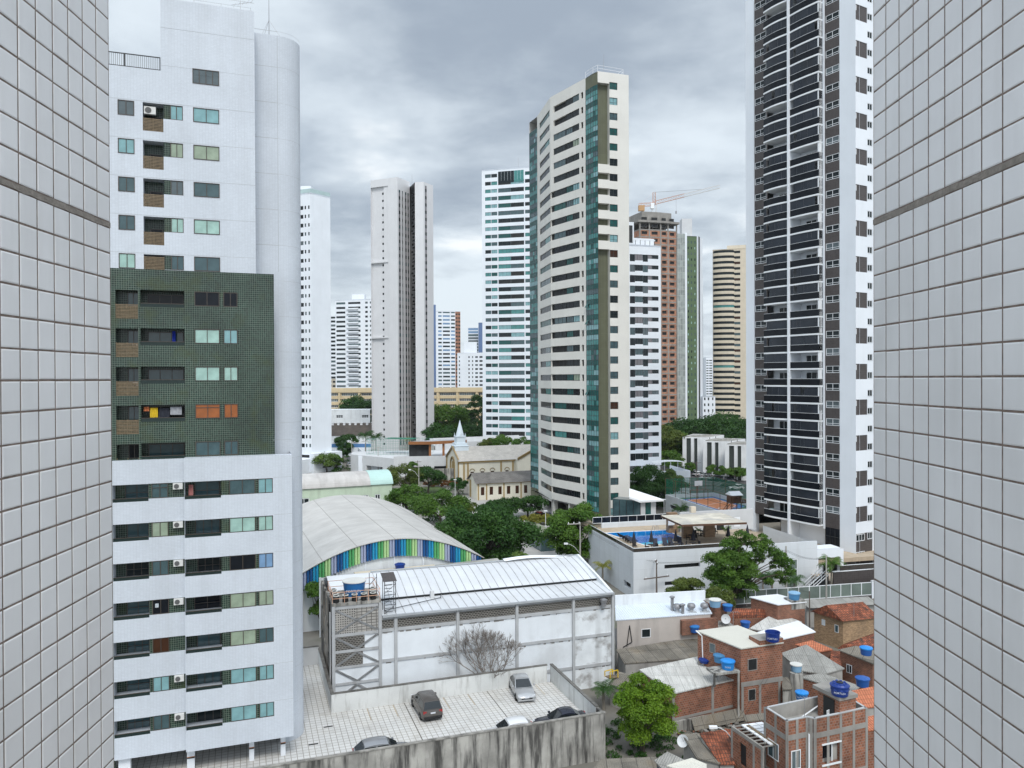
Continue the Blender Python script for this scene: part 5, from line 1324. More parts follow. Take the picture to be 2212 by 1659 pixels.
th = thing('shed', 'low fibre-cement shed roof squeezed between the sports hall and the warehouse', 'shed', FG.w(0, 0, 0), 22)
mat('fibre_cement', (.33, .325, .30), .9, var=.2, vs=.5, corr=(.177, .018), grime=.5, gcol=(.16, .15, .135), gsc=(.4, .4, .4))
m = MB(); m.face(((3., -4.2, 6.0), (24., -4.2, 6.2), (24., -.6, 6.75), (3., -.6, 6.5))); m.box(3., 24, -4.4, -4.2, 5.5, 6.1, 0); m.build('sheet_roof', 'fibre_cement', th)
m = MB(); m.box(3, 24, -4, -.8, 0, 5.6); m.build('wall', 'light_grey', th)
m = MB(); m.box(5.5, 15.5, -1.6, -.5, 6.6, 6.72); m.build('ledge', 'sand', th)
tank(FG.w(11.0, -1.2, 6.75), .62, .55, 'dark blue tank on the ledge below the coloured fascia', 'tank_navy', 'dome')
# pale green barrel hall behind
FH_ = Fr((-44.4, 162, 0), 23)
mat('mint_wall', (.50, .60, .47), .75, var=.08, grime=.35, gcol=(.27, .30, .24)); mat('mint_roof', (.42, .60, .56), .5, var=.05)
mat('old_barrel', (.47, .455, .44), .8, var=.15, vs=.4, grime=.5, gcol=(.27, .24, .23), gsc=(.9, .15, .15))
th = thing('barrel_hall', 'pale green hall with a grey barrel roof ending in mint sheets', 'hall', fr=FH_)
prof = [(-.35, 6.9)]+[(4.6-4.9*math.cos(RAD(t)), 6.9+2.6*math.sin(RAD(t))) for t in range(8, 173, 12)]+[(9.55, 6.9)]
m = MB(); m.sheet([[(x, p[0], p[1]) for p in prof] for x in (-8, 4, 14.6)]); m.build('barrel_roof', 'old_barrel', th)
m = MB(); m.sheet([[(x, p[0], p[1]+.05) for p in prof] for x in (14.6, 19.6)]); m.face([(19.5, p[0], p[1]) for p in prof]); m.build('mint_roof', 'mint_roof', th)
m = MB(); m.wall(-8, 19.4, 0, 6.9, [(-2.9, 1.6, 3.6, 4.9), (6.2, 7.6, 4.2, 5.0), (9.0, 10.4, 4.2, 5.), (13., 14.2, 2.7, 4.8), (15.6, 16.8, 2.7, 4.8)], 0, .15)
m.face(((19.4, 0, 0), (19.4, 9.2, 0), (19.4, 9.2, 6.9), (19.4, 0, 6.9))); m.build('wall', 'mint_wall', th)
ws = Wins(th)
for a in ((-2.9, -.7, 3.6, 4.9), (-.6, 1.6, 3.6, 4.9), (6.2, 7.6, 4.2, 5.0), (9.0, 10.4, 4.2, 5.), (13., 14.2, 2.7, 4.8), (15.6, 16.8, 2.7, 4.8)): ws.add(I4, *a, .06, 2, None, 'frame_white', 'pane_dark', .14)
ws.done()

# ------------------------------------------------------------------ pool podium
b5 = lambda x, y: (1261.8+x*.22321, 1042.3+y*.22321)
b1 = lambda x, y: (630.9+x*.26455, 850.3+y*.26455)
d1 = lambda x, y: (1261.8+x*.16533, 905.2+y*.16533)
d2 = lambda x, y: (1645.8+x*.14877, 1069.8+y*.14877)
d3 = lambda x, y: (713.2+x*.16121, 795.5+y*.16121)
_q = onz(1368.5, 1296, 0)
FP = Fr((_q.x, _q.y, 0), 14)
PZ = 6.35
def pl(u, v, z): x, y, _ = FP.loc(onz(u, v, z)); return x, y
mat('podium_wall', (.60, .63, .66), .7, var=.05, vs=.3, tile=(3.2, 1.35, .012, (.50, .52, .54), .5, .015), grime=.3, gcol=(.42, .43, .43))
mat('stone_deck', (.42, .34, .25), .7, tile=(.5, .5, .012, (.34, .28, .21), 0, .06), var=.1)
mat('pool_water', (.01, .19, .52), .04, spec=.6, var=.25, vs=.35, bump=.004, bsc=2.5)
mat('pool_deep', (.010, .115, .42), .04, spec=.6, var=.15, vs=.5, bump=.004, bsc=2.5); mat('pool_pale', (.04, .42, .62), .05, spec=.6, var=.1, bump=.004, bsc=2.5)
mat('wood_stone', (.26, .17, .105), .75, tile=(.6, .15, .01, (.20, .13, .08), .5, .2), var=.15)
mat('thatch_tile', (.52, .49, .42), .85, var=.2, vs=.6, tile=(2.6, 1.2, .03, (.40, .37, .32), .3, .15), spots=.55, scol=(.25, .26, .29), ssc=.25, grime=.4, gcol=(.30, .24, .17), gsc=(.3, .3, .3))
mat('wood_dark', (.10, .05, .03), .6, var=.2); mat('canvas_dark', (.022, .024, .034), .85); mat('rattan', (.03, .026, .025), .8); mat('lounger_navy', (.028, .032, .050), .8)
th = thing('parking_podium', 'white parking podium carrying the swimming pool terrace', 'parking podium', fr=FP)
w = MB()
slots = [(4.55, 9.9, 3.85, 4.45), (4.6, 9.9, 1.55, 2.15), (14.5, 20., 4.0, 4.5), (14.5, 20., 1.6, 2.15)]
w.wall(0, 28.4, -.5, 6.39, slots, 0, .5)
w.M = seg((0, 18), (0, 0)); w.wall(0, 18, -.5, 6.39, [(14.6, 17., 1.1, 1.9)], 0, .5); w.M = I4
w.face(((.25, .25, 5.9), (28.2, .25, 5.9), (28.2, .25, 6.39), (.25, .25, 6.39))[::-1])
w.box(0, 28.4, 0, .25, 6.39, 6.42, 0); w.box(0, .25, .25, 18, 6.39, 6.42)
w.M = seg((28.4, 0), (28.4, 14)); w.wall(0, 14, -.5, 6.1); w.M = I4
w.box(2, 17, 17.4, 17.7, 6.0, 7.1)
w.build('wall', 'podium_wall', th)
m = MB()
for a in slots: m.box(a[0], a[1], .45, .5, a[2], a[3], 0, 'btdlr')
m.M = seg((0, 18), (0, 0)); m.box(14.6, 17., .45, .5, 1.1, 1.9, 0, 'btdlr'); m.build('louvre_slot', 'dark', th)
g = MB(TR(*FP.O, 14)); g.box(.25, 20., .25, 24, PZ-.4, PZ, 0, 'd'); g.box(20., 50, .25, 36, 3.0, 3.6, 0, 'd')
struct(g, 'terrace', 'stone_deck')
# pool basin: rim, and three sheets of water of different depth
pw = [pl(*b5(*p), PZ) for p in ((215, 490), (790, 462), (960, 540), (838, 548), (818, 558), (868, 580), (648, 608), (588, 604))]
th = thing('swimming_pool', 'blue swimming pool sunk in the stone terrace', 'swimming pool', FP.w(0, 0, PZ), 14)
cx = sum(p[0] for p in pw)/8; cy = sum(p[1] for p in pw)/8
m = MB(); m.prism([(cx+(p[0]-cx)*1.05, cy+(p[1]-cy)*1.07) for p in pw], -.2, .012); m.build('pool_rim', 'white_plain', th)
m = MB(); m.face([(p[0], p[1], .022) for p in pw]); m.build('water', 'pool_water', th)
def lerp2(a, b, t): return (a[0]+(b[0]-a[0])*t, a[1]+(b[1]-a[1])*t)
A, B, Cc, D_ = pw[0], pw[1], pw[2], pw[7]
m = MB(); q = [lerp2(A, D_, .48), lerp2(B, Cc, .42), Cc, pw[3], pw[4], lerp2(A, D_, .86)]; m.face([(p[0], p[1], .028) for p in q][::1]); 
o = m.build('deep_water', 'pool_deep', th)
m = MB(); q = [lerp2(A, D_, .88), pw[4], pw[5], pw[6], pw[7]]; m.face([(p[0], p[1], .028) for p in q]); m.build('paddling_water', 'pool_pale', th)
for o in th.children:
    if o.name.startswith(('deep', 'padd', 'water')):
        me = o.data
        if me.polygons[0].normal.z < 0: me.flip_normals()
th = thing('pool_ladder', 'small steel ladder at the far side of the pool', 'pool ladder', FP.w(*pl(*b5(685, 465), PZ), PZ), 14)
m = MB()
for x in (-.3, .3): m.path([(x, -.5, -.1), (x, -.5, .7), (x, 0, .8), (x, .25, .5), (x, .25, 0)], .03, 5)
m.build('handrail', 'steel', th)
m = MB(); m.box(-.3, .3, -.56, -.48, .0, .05); m.build('step', 'steel', th)
# glass balustrades
def balustrade(label, fr, pts, zb, h, mt='smoke_glass', post=1.5, name='glass_balustrade'):
    th = thing(name, label, 'railing', fr.w(0, 0, 0), math.degrees(fr.a))
    for (a, b) in zip(pts, pts[1:]):
        L_ = math.hypot(b[0]-a[0], b[1]-a[1]); M = seg(a, b); n = max(1, round(L_/post))
        g = MB(M); g.box(0, L_, -.008, .008, zb+.06, zb+h-.06); g.build('glass_panel', mt, th)
        r = MB(M); r.box(0, L_, -.035, .035, zb+h-.07, zb+h)
        r.build('top_rail', 'frame_white', th)
        p = MB(M)
        for i in range(n+1): p.box(L_*i/n-.025, L_*i/n+.025, -.03, .03, zb, zb+h-.07)
        p.box(0, L_, -.02, .02, zb, zb+.06); p.build('post', 'frame_white' if 'white' in label else 'frame_dark', th)
    return th
mat('smoke_glass', (.055, .047, .040), .06, spec=.6); mat('clear_glass', (.15, .185, .165), .06, spec=.6, var=.2)
balustrade('bronze glass balustrade along the front and left edge of the pool terrace', FP, [(.1, 17.5), (.1, .1), (20.5, .1)], 6.42, .56)
balustrade('dark glass fence in a white frame behind the pool', FP, [(.6, 17.6), (15.5, 17.6)], 7.1, 1.0, 'pane_night')
# pavilion by the pool
th = thing('pool_pavilion', 'open pool pavilion with a big patched slab roof and stone pillars', 'pavilion', FP.w(0, 0, 0), 14)
rz_ = 9.7
rc = [pl(*b5(*p), rz_) for p in ((945, 408), (1575, 385), (1330, 292), (742, 318))]
m = MB(); m.prism(rc, rz_-.28, rz_, 1, 0); m.build('slab_roof', ['thatch_tile', 'wood_dark'], th)
def pil(u, v, wx, wy, mt='wood_stone', zt=rz_-.3, name='pillar'):
    x, y = pl(*b5(u, v), PZ); m = MB(); m.box(x-wx/2, x+wx/2, y, y+wy, PZ, zt); m.build(name, mt, th)
pil(862, 488, 1.5, .9); pil(1005, 540, 1.5, .6); pil(1220, 528, 1.6, .6)
x, y = pl(*b5(1140, 515), PZ); m = MB(); m.box(x-2.0, x+10.5, y+3.2, y+3.5, PZ, rz_-.3); m.build('back_wall', 'light_grey', th)
m = MB(); m.box(x+.2, x+1.9, y+3.12, y+3.18, PZ+1., PZ+2.4); m.box(x-1.6, x-.8, y+3.12, y+3.18, PZ, PZ+2.2); m.box(x+4.2, x+5.4, y+3.12, y+3.18, PZ, PZ+2.5); m.build('doorway', 'dark', th)
for u, v in ((1003, 462), (1478, 438), (843, 425)):
    x, y = pl(*b5(u, v+70), PZ); m = MB(); m.box(x-.5, x+.5, y-.1, y-.02, PZ+1.3, PZ+2.7); m.build('notice_board', 'white_plain', th)
x, y = pl(*b5(1051, 290), rz_); m = MB(); m.box(x-.4, x+.4, y-.3, y+.3, rz_, rz_+.9); m.build('chimney', 'sand', th)
GPS = .84
GPP = 'closed parasols round the pool'
def closed_parasol(P, label):
    th = thing('parasol', label, 'parasol', P, 0, GPP)
    m = MB(); m.tube((0, 0, 0), (0, 0, 2.6), .03, n=6); m.build('pole', 'frame_dark', th)
    m = MB(); m.lathe([(.42, .55), (.36, .9), (.22, 1.7), (.05, 2.5), (.0001, 2.55)], n=10); m.build('folded_canopy', 'canvas_dark', th)
    m = MB(); m.lathe([(.3, 0), (.3, .06), (.05, .1)], n=10); m.build('base', 'frame_dark', th); th.scale = (GPS, GPS, GPS); return th
def PW(u, v, z=PZ): x, y = pl(*b5(u, v), z); return FP.w(x, y, z)
for u, v, l in ((482, 618, 'closed dark parasol among the row of navy loungers, leftmost by the pool'), (650, 608, 'closed dark parasol in front of the middle of the pool'), (886, 598, 'closed dark parasol at the right corner of the pool'), (1058, 590, 'closed dark parasol by the rattan chairs right of the pool'), (1042, 520, 'closed dark parasol under the edge of the pavilion roof'), (1395, 552, 'closed dark parasol beyond the leafy branches, second from the right'), (1580, 548, 'closed dark parasol nearest the dark tower, rightmost')):
    closed_parasol(PW(u, v), l)
lg0 = thing('sun_lounger', 'navy sun lounger at the left end of the pool, furthest from the rail', 'sun lounger', PW(365, 545), 0, 'navy loungers by the pool')
m = MB(); m.box(-.33, .33, -.2, 1.2, .28, .36); m.face(((-.33, -.2, .36), (.33, -.2, .36), (.33, -.75, .95), (-.33, -.75, .95))); m.face(((-.33, -.75, .92), (.33, -.75, .92), (.33, -.2, .30), (-.33, -.2, .30))); m.build('mattress', 'lounger_navy', lg0)
for x in (-.3, .3):
    for y in (-.1, 1.1): m = MB(); m.box(x-.03, x+.03, y-.03, y+.03, 0, .28); m.build('leg', 'frame_dark', lg0)
lg0.rotation_euler.z = RAD(14-75)
for u, v, dg, l in ((398, 560, 14-75, 'second navy lounger in the row at the left of the pool'), (418, 572, 14-75, 'third navy lounger in the row at the left of the pool'), (440, 585, 14-75, 'fourth navy lounger, just left of the leftmost parasol'), (690, 615, 14+160, 'navy lounger right of the middle parasol, facing the water'), (783, 608, 14+165, 'navy lounger in front of the paddling end of the pool'), (838, 605, 14+165, 'navy lounger beside the right corner parasol'), (928, 600, 14+165, 'rightmost navy lounger, right of the corner parasol')):
    dup(lg0, PW(u, v), dg, l)
ch0 = thing('rattan_chair', 'dark rattan chair left of the table under the pavilion edge', 'chair', PW(1085, 520), 30, 'rattan chairs on the pool terrace')
m = MB(); m.box(-.27, .27, -.27, .27, .38, .46); m.build('seat', 'rattan', ch0)
m = MB(); m.box(-.27, .27, .22, .28, .46, .9); m.build('backrest', 'rattan', ch0)
for x in (-.24, .24):
    for y in (-.24, .24): m = MB(); m.box(x-.025, x+.025, y-.025, y+.025, 0, .38); m.build('leg', 'rattan', ch0)
for i, (u, v, dg) in enumerate(((1160, 505, -40), (1150, 522, -120), (1005, 560, 80), (1070, 560, -70), (845, 638, 60), (930, 640, -80), (1270, 500, 20), (490, 640, 10), (610, 650, 70), (690, 652, -60), (1005, 632, 60), (1100, 628, -70))):
    dup(ch0, PW(u, v), dg, ('rattan chair right of the table under the pavilion', 'rattan chair in front of the pavilion table', 'rattan chair left of the terrace table by the parasol', 'rattan chair right of the terrace table by the parasol', 'rattan chair behind the bronze rail, below the corner parasol', 'rattan chair behind the bronze rail, right of the corner parasol', 'rattan chair against the right pillar of the pavilion', 'rattan chair in the near left corner of the terrace', 'rattan chair left of the table behind the rail centre', 'rattan chair right of the table behind the rail centre', 'rattan chair left of the rail table below the pavilion', 'rattan chair right of the rail table below the pavilion')[i])
tb0 = thing('terrace_table', 'dark round table under the pavilion edge', 'table', PW(1125, 512), 0, 'tables on the pool terrace')
m = MB(); m.lathe([(.5, .70), (.5, .74)], n=14); m.build('tabletop', 'rattan', tb0)
m = MB(); m.lathe([(.05, .05), (.05, .7)], n=8); m.lathe([(.3, 0), (.05, .05)], n=10); m.build('leg', 'rattan', tb0)
for u, v, l in ((1038, 556, 'dark table between two rattan chairs right of the pool'), (888, 640, 'dark table behind the bronze rail under the corner parasol'), (650, 652, 'dark table behind the centre of the bronze rail'), (1052, 632, 'dark table behind the rail below the pavilion')): dup(tb0, PW(u, v), 0, l)

# ------------------------------------------------------------------ between the podium and the dark tower
m = MB(TR(*FP.O, 14))
th = thing('boundary_wall', 'dark brown wall with white rail below the dark tower', 'wall', FP.w(0, 0, 0), 14)
m = MB(); m.box(27.4, 58, -5.0, -4.8, -.5, 3.2); m.build('wall_face', 'brown_tile', th)
m = MB(); m.box(27.3, 58, -5.05, -4.75, 3.2, 3.3); m.build('coping', 'white_plain', th)
m = MB()
for x in (36.5, 43.5, 50): m.box(x-.04, x+.04, -5.03, -5., -.5, 3.2)
m.build('joint_strip', 'frame_white', th)
balustrade('bronze glass balustrade on the brown wall at the foot of the dark tower', FP, [(28.5, -4.9), (58, -4.9)], 3.3, .75)
m = MB(TR(*FP.O, 14)); m.box(27.4, 31.2, -4.8, 0, 1.2, 1.7, 0, 'd'); m.box(31.2, 60, -4.8, -.05, 1.1, 1.68); struct(m, 'forecourt', 'sand_paving') if 'sand_paving' in MATS else (mat('sand_paving', (.40, .33, .26), .8, var=.1), struct(m, 'forecourt', 'sand_paving'))
th = thing('staircase', 'black staircase with white handrails down to the street', 'staircase', FP.w(23.6, -3.0, 0), 14)
m = MB()
for i in range(12): m.box(.3*i, .3*i+.3, -1.2, 0, 0, .22*(i+1))
m.build('steps', 'dark', th)
for y in (-1.25, .05):
    m = MB()
    for h in (.5, 1.0): m.tube((0, y, h), (3.6, y, 2.64+h), .05, n=4)
    for i in range(4): m.tube((1.2*i, y, .88*i), (1.2*i, y, .88*i+1.0), .04, n=4)
    m.tube((0, y, .1), (3.6, y, 2.7), .06, n=4); m.build('handrail', 'frame_white', th)
m = MB(); m.box(.2, 3.6, -1.22, -1.2, .5, 1.1); 
th = thing('glass_lift', 'narrow glass lift shaft beside the black staircase', 'lift shaft', FP.w(23.2, -.9, 0), 14)
m = MB(); m.box(0, 1.3, 0, .8, 0, 4.2); m.build('glass', 'clear_glass', th)
m = MB()
for x in (0, 1.3):
    for y in (0, .8): m.box(x-.05, x+.05, y-.05, y+.05, 0, 4.3)
for z in (1.4, 2.8, 4.2): m.box(-.05, 1.35, -.05, .0, z, z+.1)
m.build('frame', 'frame_white', th)
th = thing('portal', 'white entrance portal with a dark doorway between podium and dark tower', 'entrance', FP.w(28.4, 0, 0), 14)
m = MB(); m.wall(.02, 4.4, 0, 5.1, [(.2, 3.9, .0, 3.9)], 0.02, .8); m.box(.02, 4.4, .8, 3, 4.6, 5.08); m.build('wall', 'white_paint', th)
m = MB(); m.box(.2, 3.9, 1.6, 1.7, 0, 3.95); m.build('doorway', 'dark', th)
m = MB(); m.box(.75, 1.5, .9, 1.6, 0, 3.95); m.build('column', 'white_paint', th)
# street fence in front: white framed glass panels, white wall to the right
FS_ = Fr(onz(1560, 1316, 0), 12)
th = thing('street_fence', 'white framed green glass fence along the street behind the brick houses', 'fence', fr=FS_)
m = MB(); m.box(0, 22, 0, .25, -.5, .45); m.build('base_wall', 'brown_tile', th)
for i in range(14):
    x = 22*i/14; m = MB(); m.box(x, x+.1, .06, .18, .45, 2.2); m.box(x+.1, x+22/14, .08, .16, 2.12, 2.2); m.box(x+.1, x+22/14, .08, .16, .45, .55); o = m.build('panel_frame', 'frame_white', th)
    m = MB(); m.box(x+.1, x+22/14, .1, .12, .55, 2.12); m.build('glass_panel', 'clear_glass', o)
th = thing('boundary_wall', 'plain white street wall with a dark base at the far right', 'wall', FS_.w(22, 0, 0), 12)
m = MB(); m.box(0.05, 16, 0, .3, -.5, 2.3); m.build('wall_face', 'white_paint', th)
m = MB(); m.box(0.05, 16, -.02, .32, 2.3, 2.4); m.build('coping', 'light_grey', th)

# ------------------------------------------------------------------ sports court
FC_ = Fr(at(*d1(1060, 985), 170), 14); FC_.O.z = 0
def ctl(x, y, z): a, b, _ = FC_.loc(onz(*d1(x, y), z)); return a, b
CZ = 3.6
mat('court_orange', (.52, .19, .075), .7, var=.08, vs=.4); mat('court_blue', (.08, .20, .42), .7); mat('court_green', (.06, .16, .10), .7)
mat('net_green', (.015, .14, .085), .8, var=.1)
th = thing('court_podium', 'pale walled podium that carries the orange sports court', 'court podium', fr=FC_)
fr_ = ctl(1990, 1290, 4.46)
_K = [ctl(1060, 985, 4.46), ctl(2115, 1312, 4.46), None, ctl(1690, 957, 4.46)]; _K[2] = (_K[1][0]+_K[3][0]-_K[0][0], _K[1][1]+_K[3][1]-_K[0][1]); K = _K; KC = ((K[0][0]+K[2][0])/2, (K[0][1]+K[2][1])/2)
m = MB()
for i in (0, 2, 3):
    a, b = K[i], K[(i+1) % 4]; L_ = math.hypot(b[0]-a[0], b[1]-a[1]); m.M = seg(a, b)
    m.wall(0, L_, -.5, 4.46, [(2.2, 6.2, 1.8, 2.6)] if i == 0 else (), 0, .3); m.face(((L_, .25, 3.4), (0, .25, 3.4), (0, .25, 4.46), (L_, .25, 4.46))); m.face(((0, 0, 4.46), (L_, 0, 4.46), (L_, .25, 4.46), (0, .25, 4.46)))
m.M = seg(K[0], K[1]); m.M = I4; m.build('wall', 'podium_wall', th)
m = MB(seg(K[0], K[1])); m.box(2.2, 6.2, .28, .3, 1.8, 2.6); m.build('louvre_slot', 'dark', th)
def inset(t): cx, cy = KC; return [(cx+(p[0]-cx)*t, cy+(p[1]-cy)*t) for p in K]
m = MB(); m.face([(p[0], p[1], CZ) for p in inset(.99)]); m.build('floor', 'court_green', th)
cm = [ctl(*p, CZ) for p in ((1275, 1052), (1870, 1232), (2100, 1140), (1690, 1012))]; m = MB(); m.face([(p[0], p[1], CZ+.012) for p in cm]); m.build('court_margin', 'court_blue', th)
ci = [ctl(*p, CZ) for p in ((1335, 1056), (1850, 1214), (2010, 1130), (1690, 1030))]; m = MB(); m.face([(p[0], p[1], CZ+.024) for p in ci]); m.build('court_surface', 'court_orange', th)
m = MB()
for i in range(4):
    a, b = ci[i], ci[(i+1) % 4]; m.M = seg(a, b); m.box(.4, math.hypot(b[0]-a[0], b[1]-a[1])-.4, .3, .42, CZ+.03, CZ+.036)
m.M = I4; m.lathe([(1.8, CZ+.03), (1.92, CZ+.034)], (KC[0], KC[1], 0), 20, caps=False)
a, b = lerp2(ci[0], ci[1], .5), lerp2(ci[3], ci[2], .5); m.M = seg(a, b); m.box(0, math.hypot(b[0]-a[0], b[1]-a[1]), -.06, .06, CZ+.03, CZ+.034); m.build('court_lines', 'white_plain', th)
th = thing('court_fence', 'rusty posts and rails of the fence round the orange court', 'fence', fr=FC_)
mat('post_rust', (.13, .075, .045), .7, var=.2)
for i, n in ((0, 7), (3, 6), (2, 6)):
    a, b = K[i], K[(i+1) % 4]; M = seg(a, b); L_ = math.hypot(b[0]-a[0], b[1]-a[1])
    for j in range(n+1): m = MB(M); m.tube((L_*j/n, .1, 4.46), (L_*j/n, .1, 8.), .055, n=5); m.build('post', 'post_rust', th)
    m = MB(M); m.tube((0, .1, 6.0), (L_, .1, 6.0), .035, n=4); m.tube((0, .1, 8.0), (L_, .1, 8.0), .035, n=4); m.build('rail', 'post_rust', th)
def net(label, M, L_, z0, z1, st=.45, mt='net_green', r=.035):
    m = MB(M); x = 0.
    while x <= L_+.01: m.box(x-r/2, x+r/2, -.01, .01, z0, z1, 0, 'td'); x += st
    z = z0
    while z <= z1+.01: m.box(0, L_, -.01, .01, z-r/2, z+r/2, 0, 'lr'); z += st
    o = m.build('safety_net', mt); tag(o, label, 'net'); return o
for i, l in ((3, 'green safety net along the back of the orange court'), (2, 'green safety net along the right side of the orange court')):
    a, b = K[i], K[(i+1) % 4]; L_ = math.hypot(b[0]-a[0], b[1]-a[1]); net(l, TR(*FC_.O, 14) @ seg(a, b) @ Matrix.Translation((0, .12, 0)), L_, 4.5, 8., .32, r=.10)
bh = lerp2(ci[0], ci[3], .42); th = thing('basketball_hoop', 'white basketball backboard on a post behind the court', 'basketball hoop', FC_.w(bh[0], bh[1], CZ), 14)
m = MB(); m.tube((0, 0, 0), (0, 0, 3.4), .08, n=6); m.build('post', 'post_rust', th)
m = MB(); m.box(-.9, .9, -.35, -.3, 2.9, 4.0); m.build('backboard', 'white_plain', th)
m = MB(); m.lathe([(.23, 3.05), (.25, 3.07)], (0, -.6, 0), 12, caps=False); m.build('hoop', 'post_rust', th)
gl = thing('goal_frame', 'rusty goal frame in front of the backboard', 'goal', FC_.w(bh[0]-.5, bh[1]-.7, CZ), 14)
m = MB(); m.path([(-1.6, 0, 0), (-1.6, 0, 2.1), (1.6, 0, 2.1), (1.6, 0, 0)], .06, 5); m.build('goal_posts', 'post_rust', gl)
# wooden playhouse
pb = ctl(1960, 1235, 2.9); th = thing('playhouse', 'brown wooden playhouse on stilts with a white roof beside the court', 'playhouse', FC_.w(pb[0], pb[1], 2.0), 14); th.scale = (.68, .68, .68)
for x in (-1.6, 1.6):
    for y in (-1.2, 1.2): m = MB(); m.box(x-.1, x+.1, y-.1, y+.1, 2.4, 4.6); m.build('stilt', 'wood_dark', th)
m = MB(); m.wall(-1.7, 1.7, 4.5, 6.8, [(-.3, .3, 5.7, 6.5), (.8, 1.2, 5.7, 6.5)], -1.3, .1); m.box(-1.7, 1.7, -1.2, 1.3, 4.5, 6.8, 0, 'f'); m.build('cabin', 'wood_dark', th)
m = MB(); m.prism([(-2.0, -1.7), (2.0, -1.7), (2., 1.7), (-2., 1.7)], 6.8, 6.9, 0); m.face(((-2., -1.7, 6.9), (2., -1.7, 6.9), (1.7, 0, 7.9), (-1.7, 0, 7.9))); m.face(((2., 1.7, 6.9), (-2., 1.7, 6.9), (-1.7, 0, 7.9), (1.7, 0, 7.9))); m.face(((-2., 1.7, 6.9), (-2., -1.7, 6.9), (-1.7, 0, 7.9))); m.face(((2., -1.7, 6.9), (2., 1.7, 6.9), (1.7, 0, 7.9))); m.build('roof', 'white_plain', th)
m = MB(); m.tube((-1.7, -1, 4.6), (-3.6, -1, 2.4), .08, n=4); m.tube((-1.7, .2, 4.6), (-3.6, .2, 2.4), .08, n=4)
for i in range(6): m.tube((-1.9-.3*i, -1, 4.4-.36*i), (-1.9-.3*i, .2, 4.4-.36*i), .05, n=4)
m.build('ladder', 'wood_dark', th)
m = MB(); m.box(1.7, 3.6, -1.2, 1.2, 4.4, 4.5)
for i in range(4): m.box(1.9+.5*i, 2.2+.5*i, -1.25, -1.15, 4.5, 5.6)
m.build('play_deck', 'wood_dark', th)

# ------------------------------------------------------------------ club pavilion with the white roof right of the cream tower
fv = Fr(at(*d1(700, 1240), 168), 10); fv.O.z = 0
th = thing('club_pavilion', 'low glass pavilion with a plain white sloping roof beside the cream tower', 'pavilion', fr=fv)
def fvl(x, y, z): a, b, _ = fv.loc(onz(*d1(x, y), z)); return (a, b, z)
m = MB(); r_ = [fvl(590, 1015, 7.6), fvl(730, 1068, 6.8), fvl(1040, 1050, 6.8), fvl(590, 905, 8.6)]
m.face(r_); m.face([(p[0], p[1], p[2]-.35) for p in r_][::-1])
for a, b in ((1, 2), (2, 3), (0, 1)): A, B = r_[a], r_[b]; m.face(((A[0], A[1], A[2]-.35), (B[0], B[1], B[2]-.35), B, A))
m.build('roof', 'white_plain', th)
A, B = (r_[1][0]+.5, r_[1][1]+1), (r_[2][0]-1.2, r_[2][1]+1)
m = MB(seg(A, B)); L_ = math.hypot(B[0]-A[0], B[1]-A[1]); m.box(0, L_, 0, 4, 2.0, 6.5); m.build('wall', 'light_grey', th)
m = MB(seg(A, B)); m.box(L_*.3, L_*.66, -.05, 0, 2.9, 6.2); m.build('window', 'pane_green', th)
A2 = (A[0]-4, A[1]+3.4); m = MB(seg(A2, A)); m.box(-.5, 5.2, 0, 3, 0, 6.6); m.build('glass_wall', 'pane_slate', th)
m = MB(seg(A2, A))
for i in range(5): m.box(-.5+i*1.4, -.4+i*1.4, -.05, 0, 0, 6.5)
m.box(-.5, 5.2, -.06, 0, 2.0, 2.3)
m.build('mullions', 'frame_dark', th)
m = MB(seg(A, B)); m.box(-.5, L_+2, -2.6, 0, -.2, 2.0); m.build('stone_base', 'light_grey', th)
th = thing('staircase', 'pale concrete steps with green glass rails beside the cream tower', 'staircase', onz(*d1(690, 1330), .5), 14)
m = MB()
for i in range(10): m.box(-1.6, .6, .3*i, .3*i+.3, 0, .25*(i+1))
m.build('steps', 'light_grey', th)
for x in (-1.7, .7): m = MB(); m.face(((x, 0, .3), (x, 3, 2.7), (x, 3, 3.6), (x, 0, 1.2))); m.face(((x+.02, 0, 1.2), (x+.02, 3, 3.6), (x+.02, 3, 2.7), (x+.02, 0, .3))); m.build('glass_rail', 'clear_glass', th)
# parking level under the white tower with its own white wall and canopy
fk = Fr(at(*d1(600, 890), 188), 12); fk.O.z = 0
th = thing('car_deck', 'white car deck wall and slab at the foot of the banded white tower', 'car deck', fr=fk)
a, b, _ = fk.loc(at(*d1(1350, 690), 193))
zt_ = at(*d1(800, 690), 189).z
m = MB(); m.box(-6, a, 0, .4, -.5, zt_); m.box(-6, a, .4, 16, 3.6, 3.9); m.box(a-.3, a, .4, 12, -.5, zt_); m.build('deck_wall', 'white_paint', th)
th = thing('canopy', 'white tubular canopy over a ramp right of the banded white tower', 'canopy', fk.w(a-7.5, 2.5, zt_-.3), 12)
m = MB(); m.sheet([[(x, y, 2.2+.5*math.sin(math.pi*(x+.3)/7.2)*.4+ (0 if x > 0.4 else -.2)) for y in (0, 4)] for x in (-.2, 1.5, 3.5, 5.5, 7.2)]); m.build('roof_sheet', 'white_plain', th)
for x in (0, 3.4, 7.):
    for y in (.1, 3.9): m = MB(); m.tube((x, y, -.6), (x, y, 2.2), .07, n=5); m.build('post', 'white_plain', th)

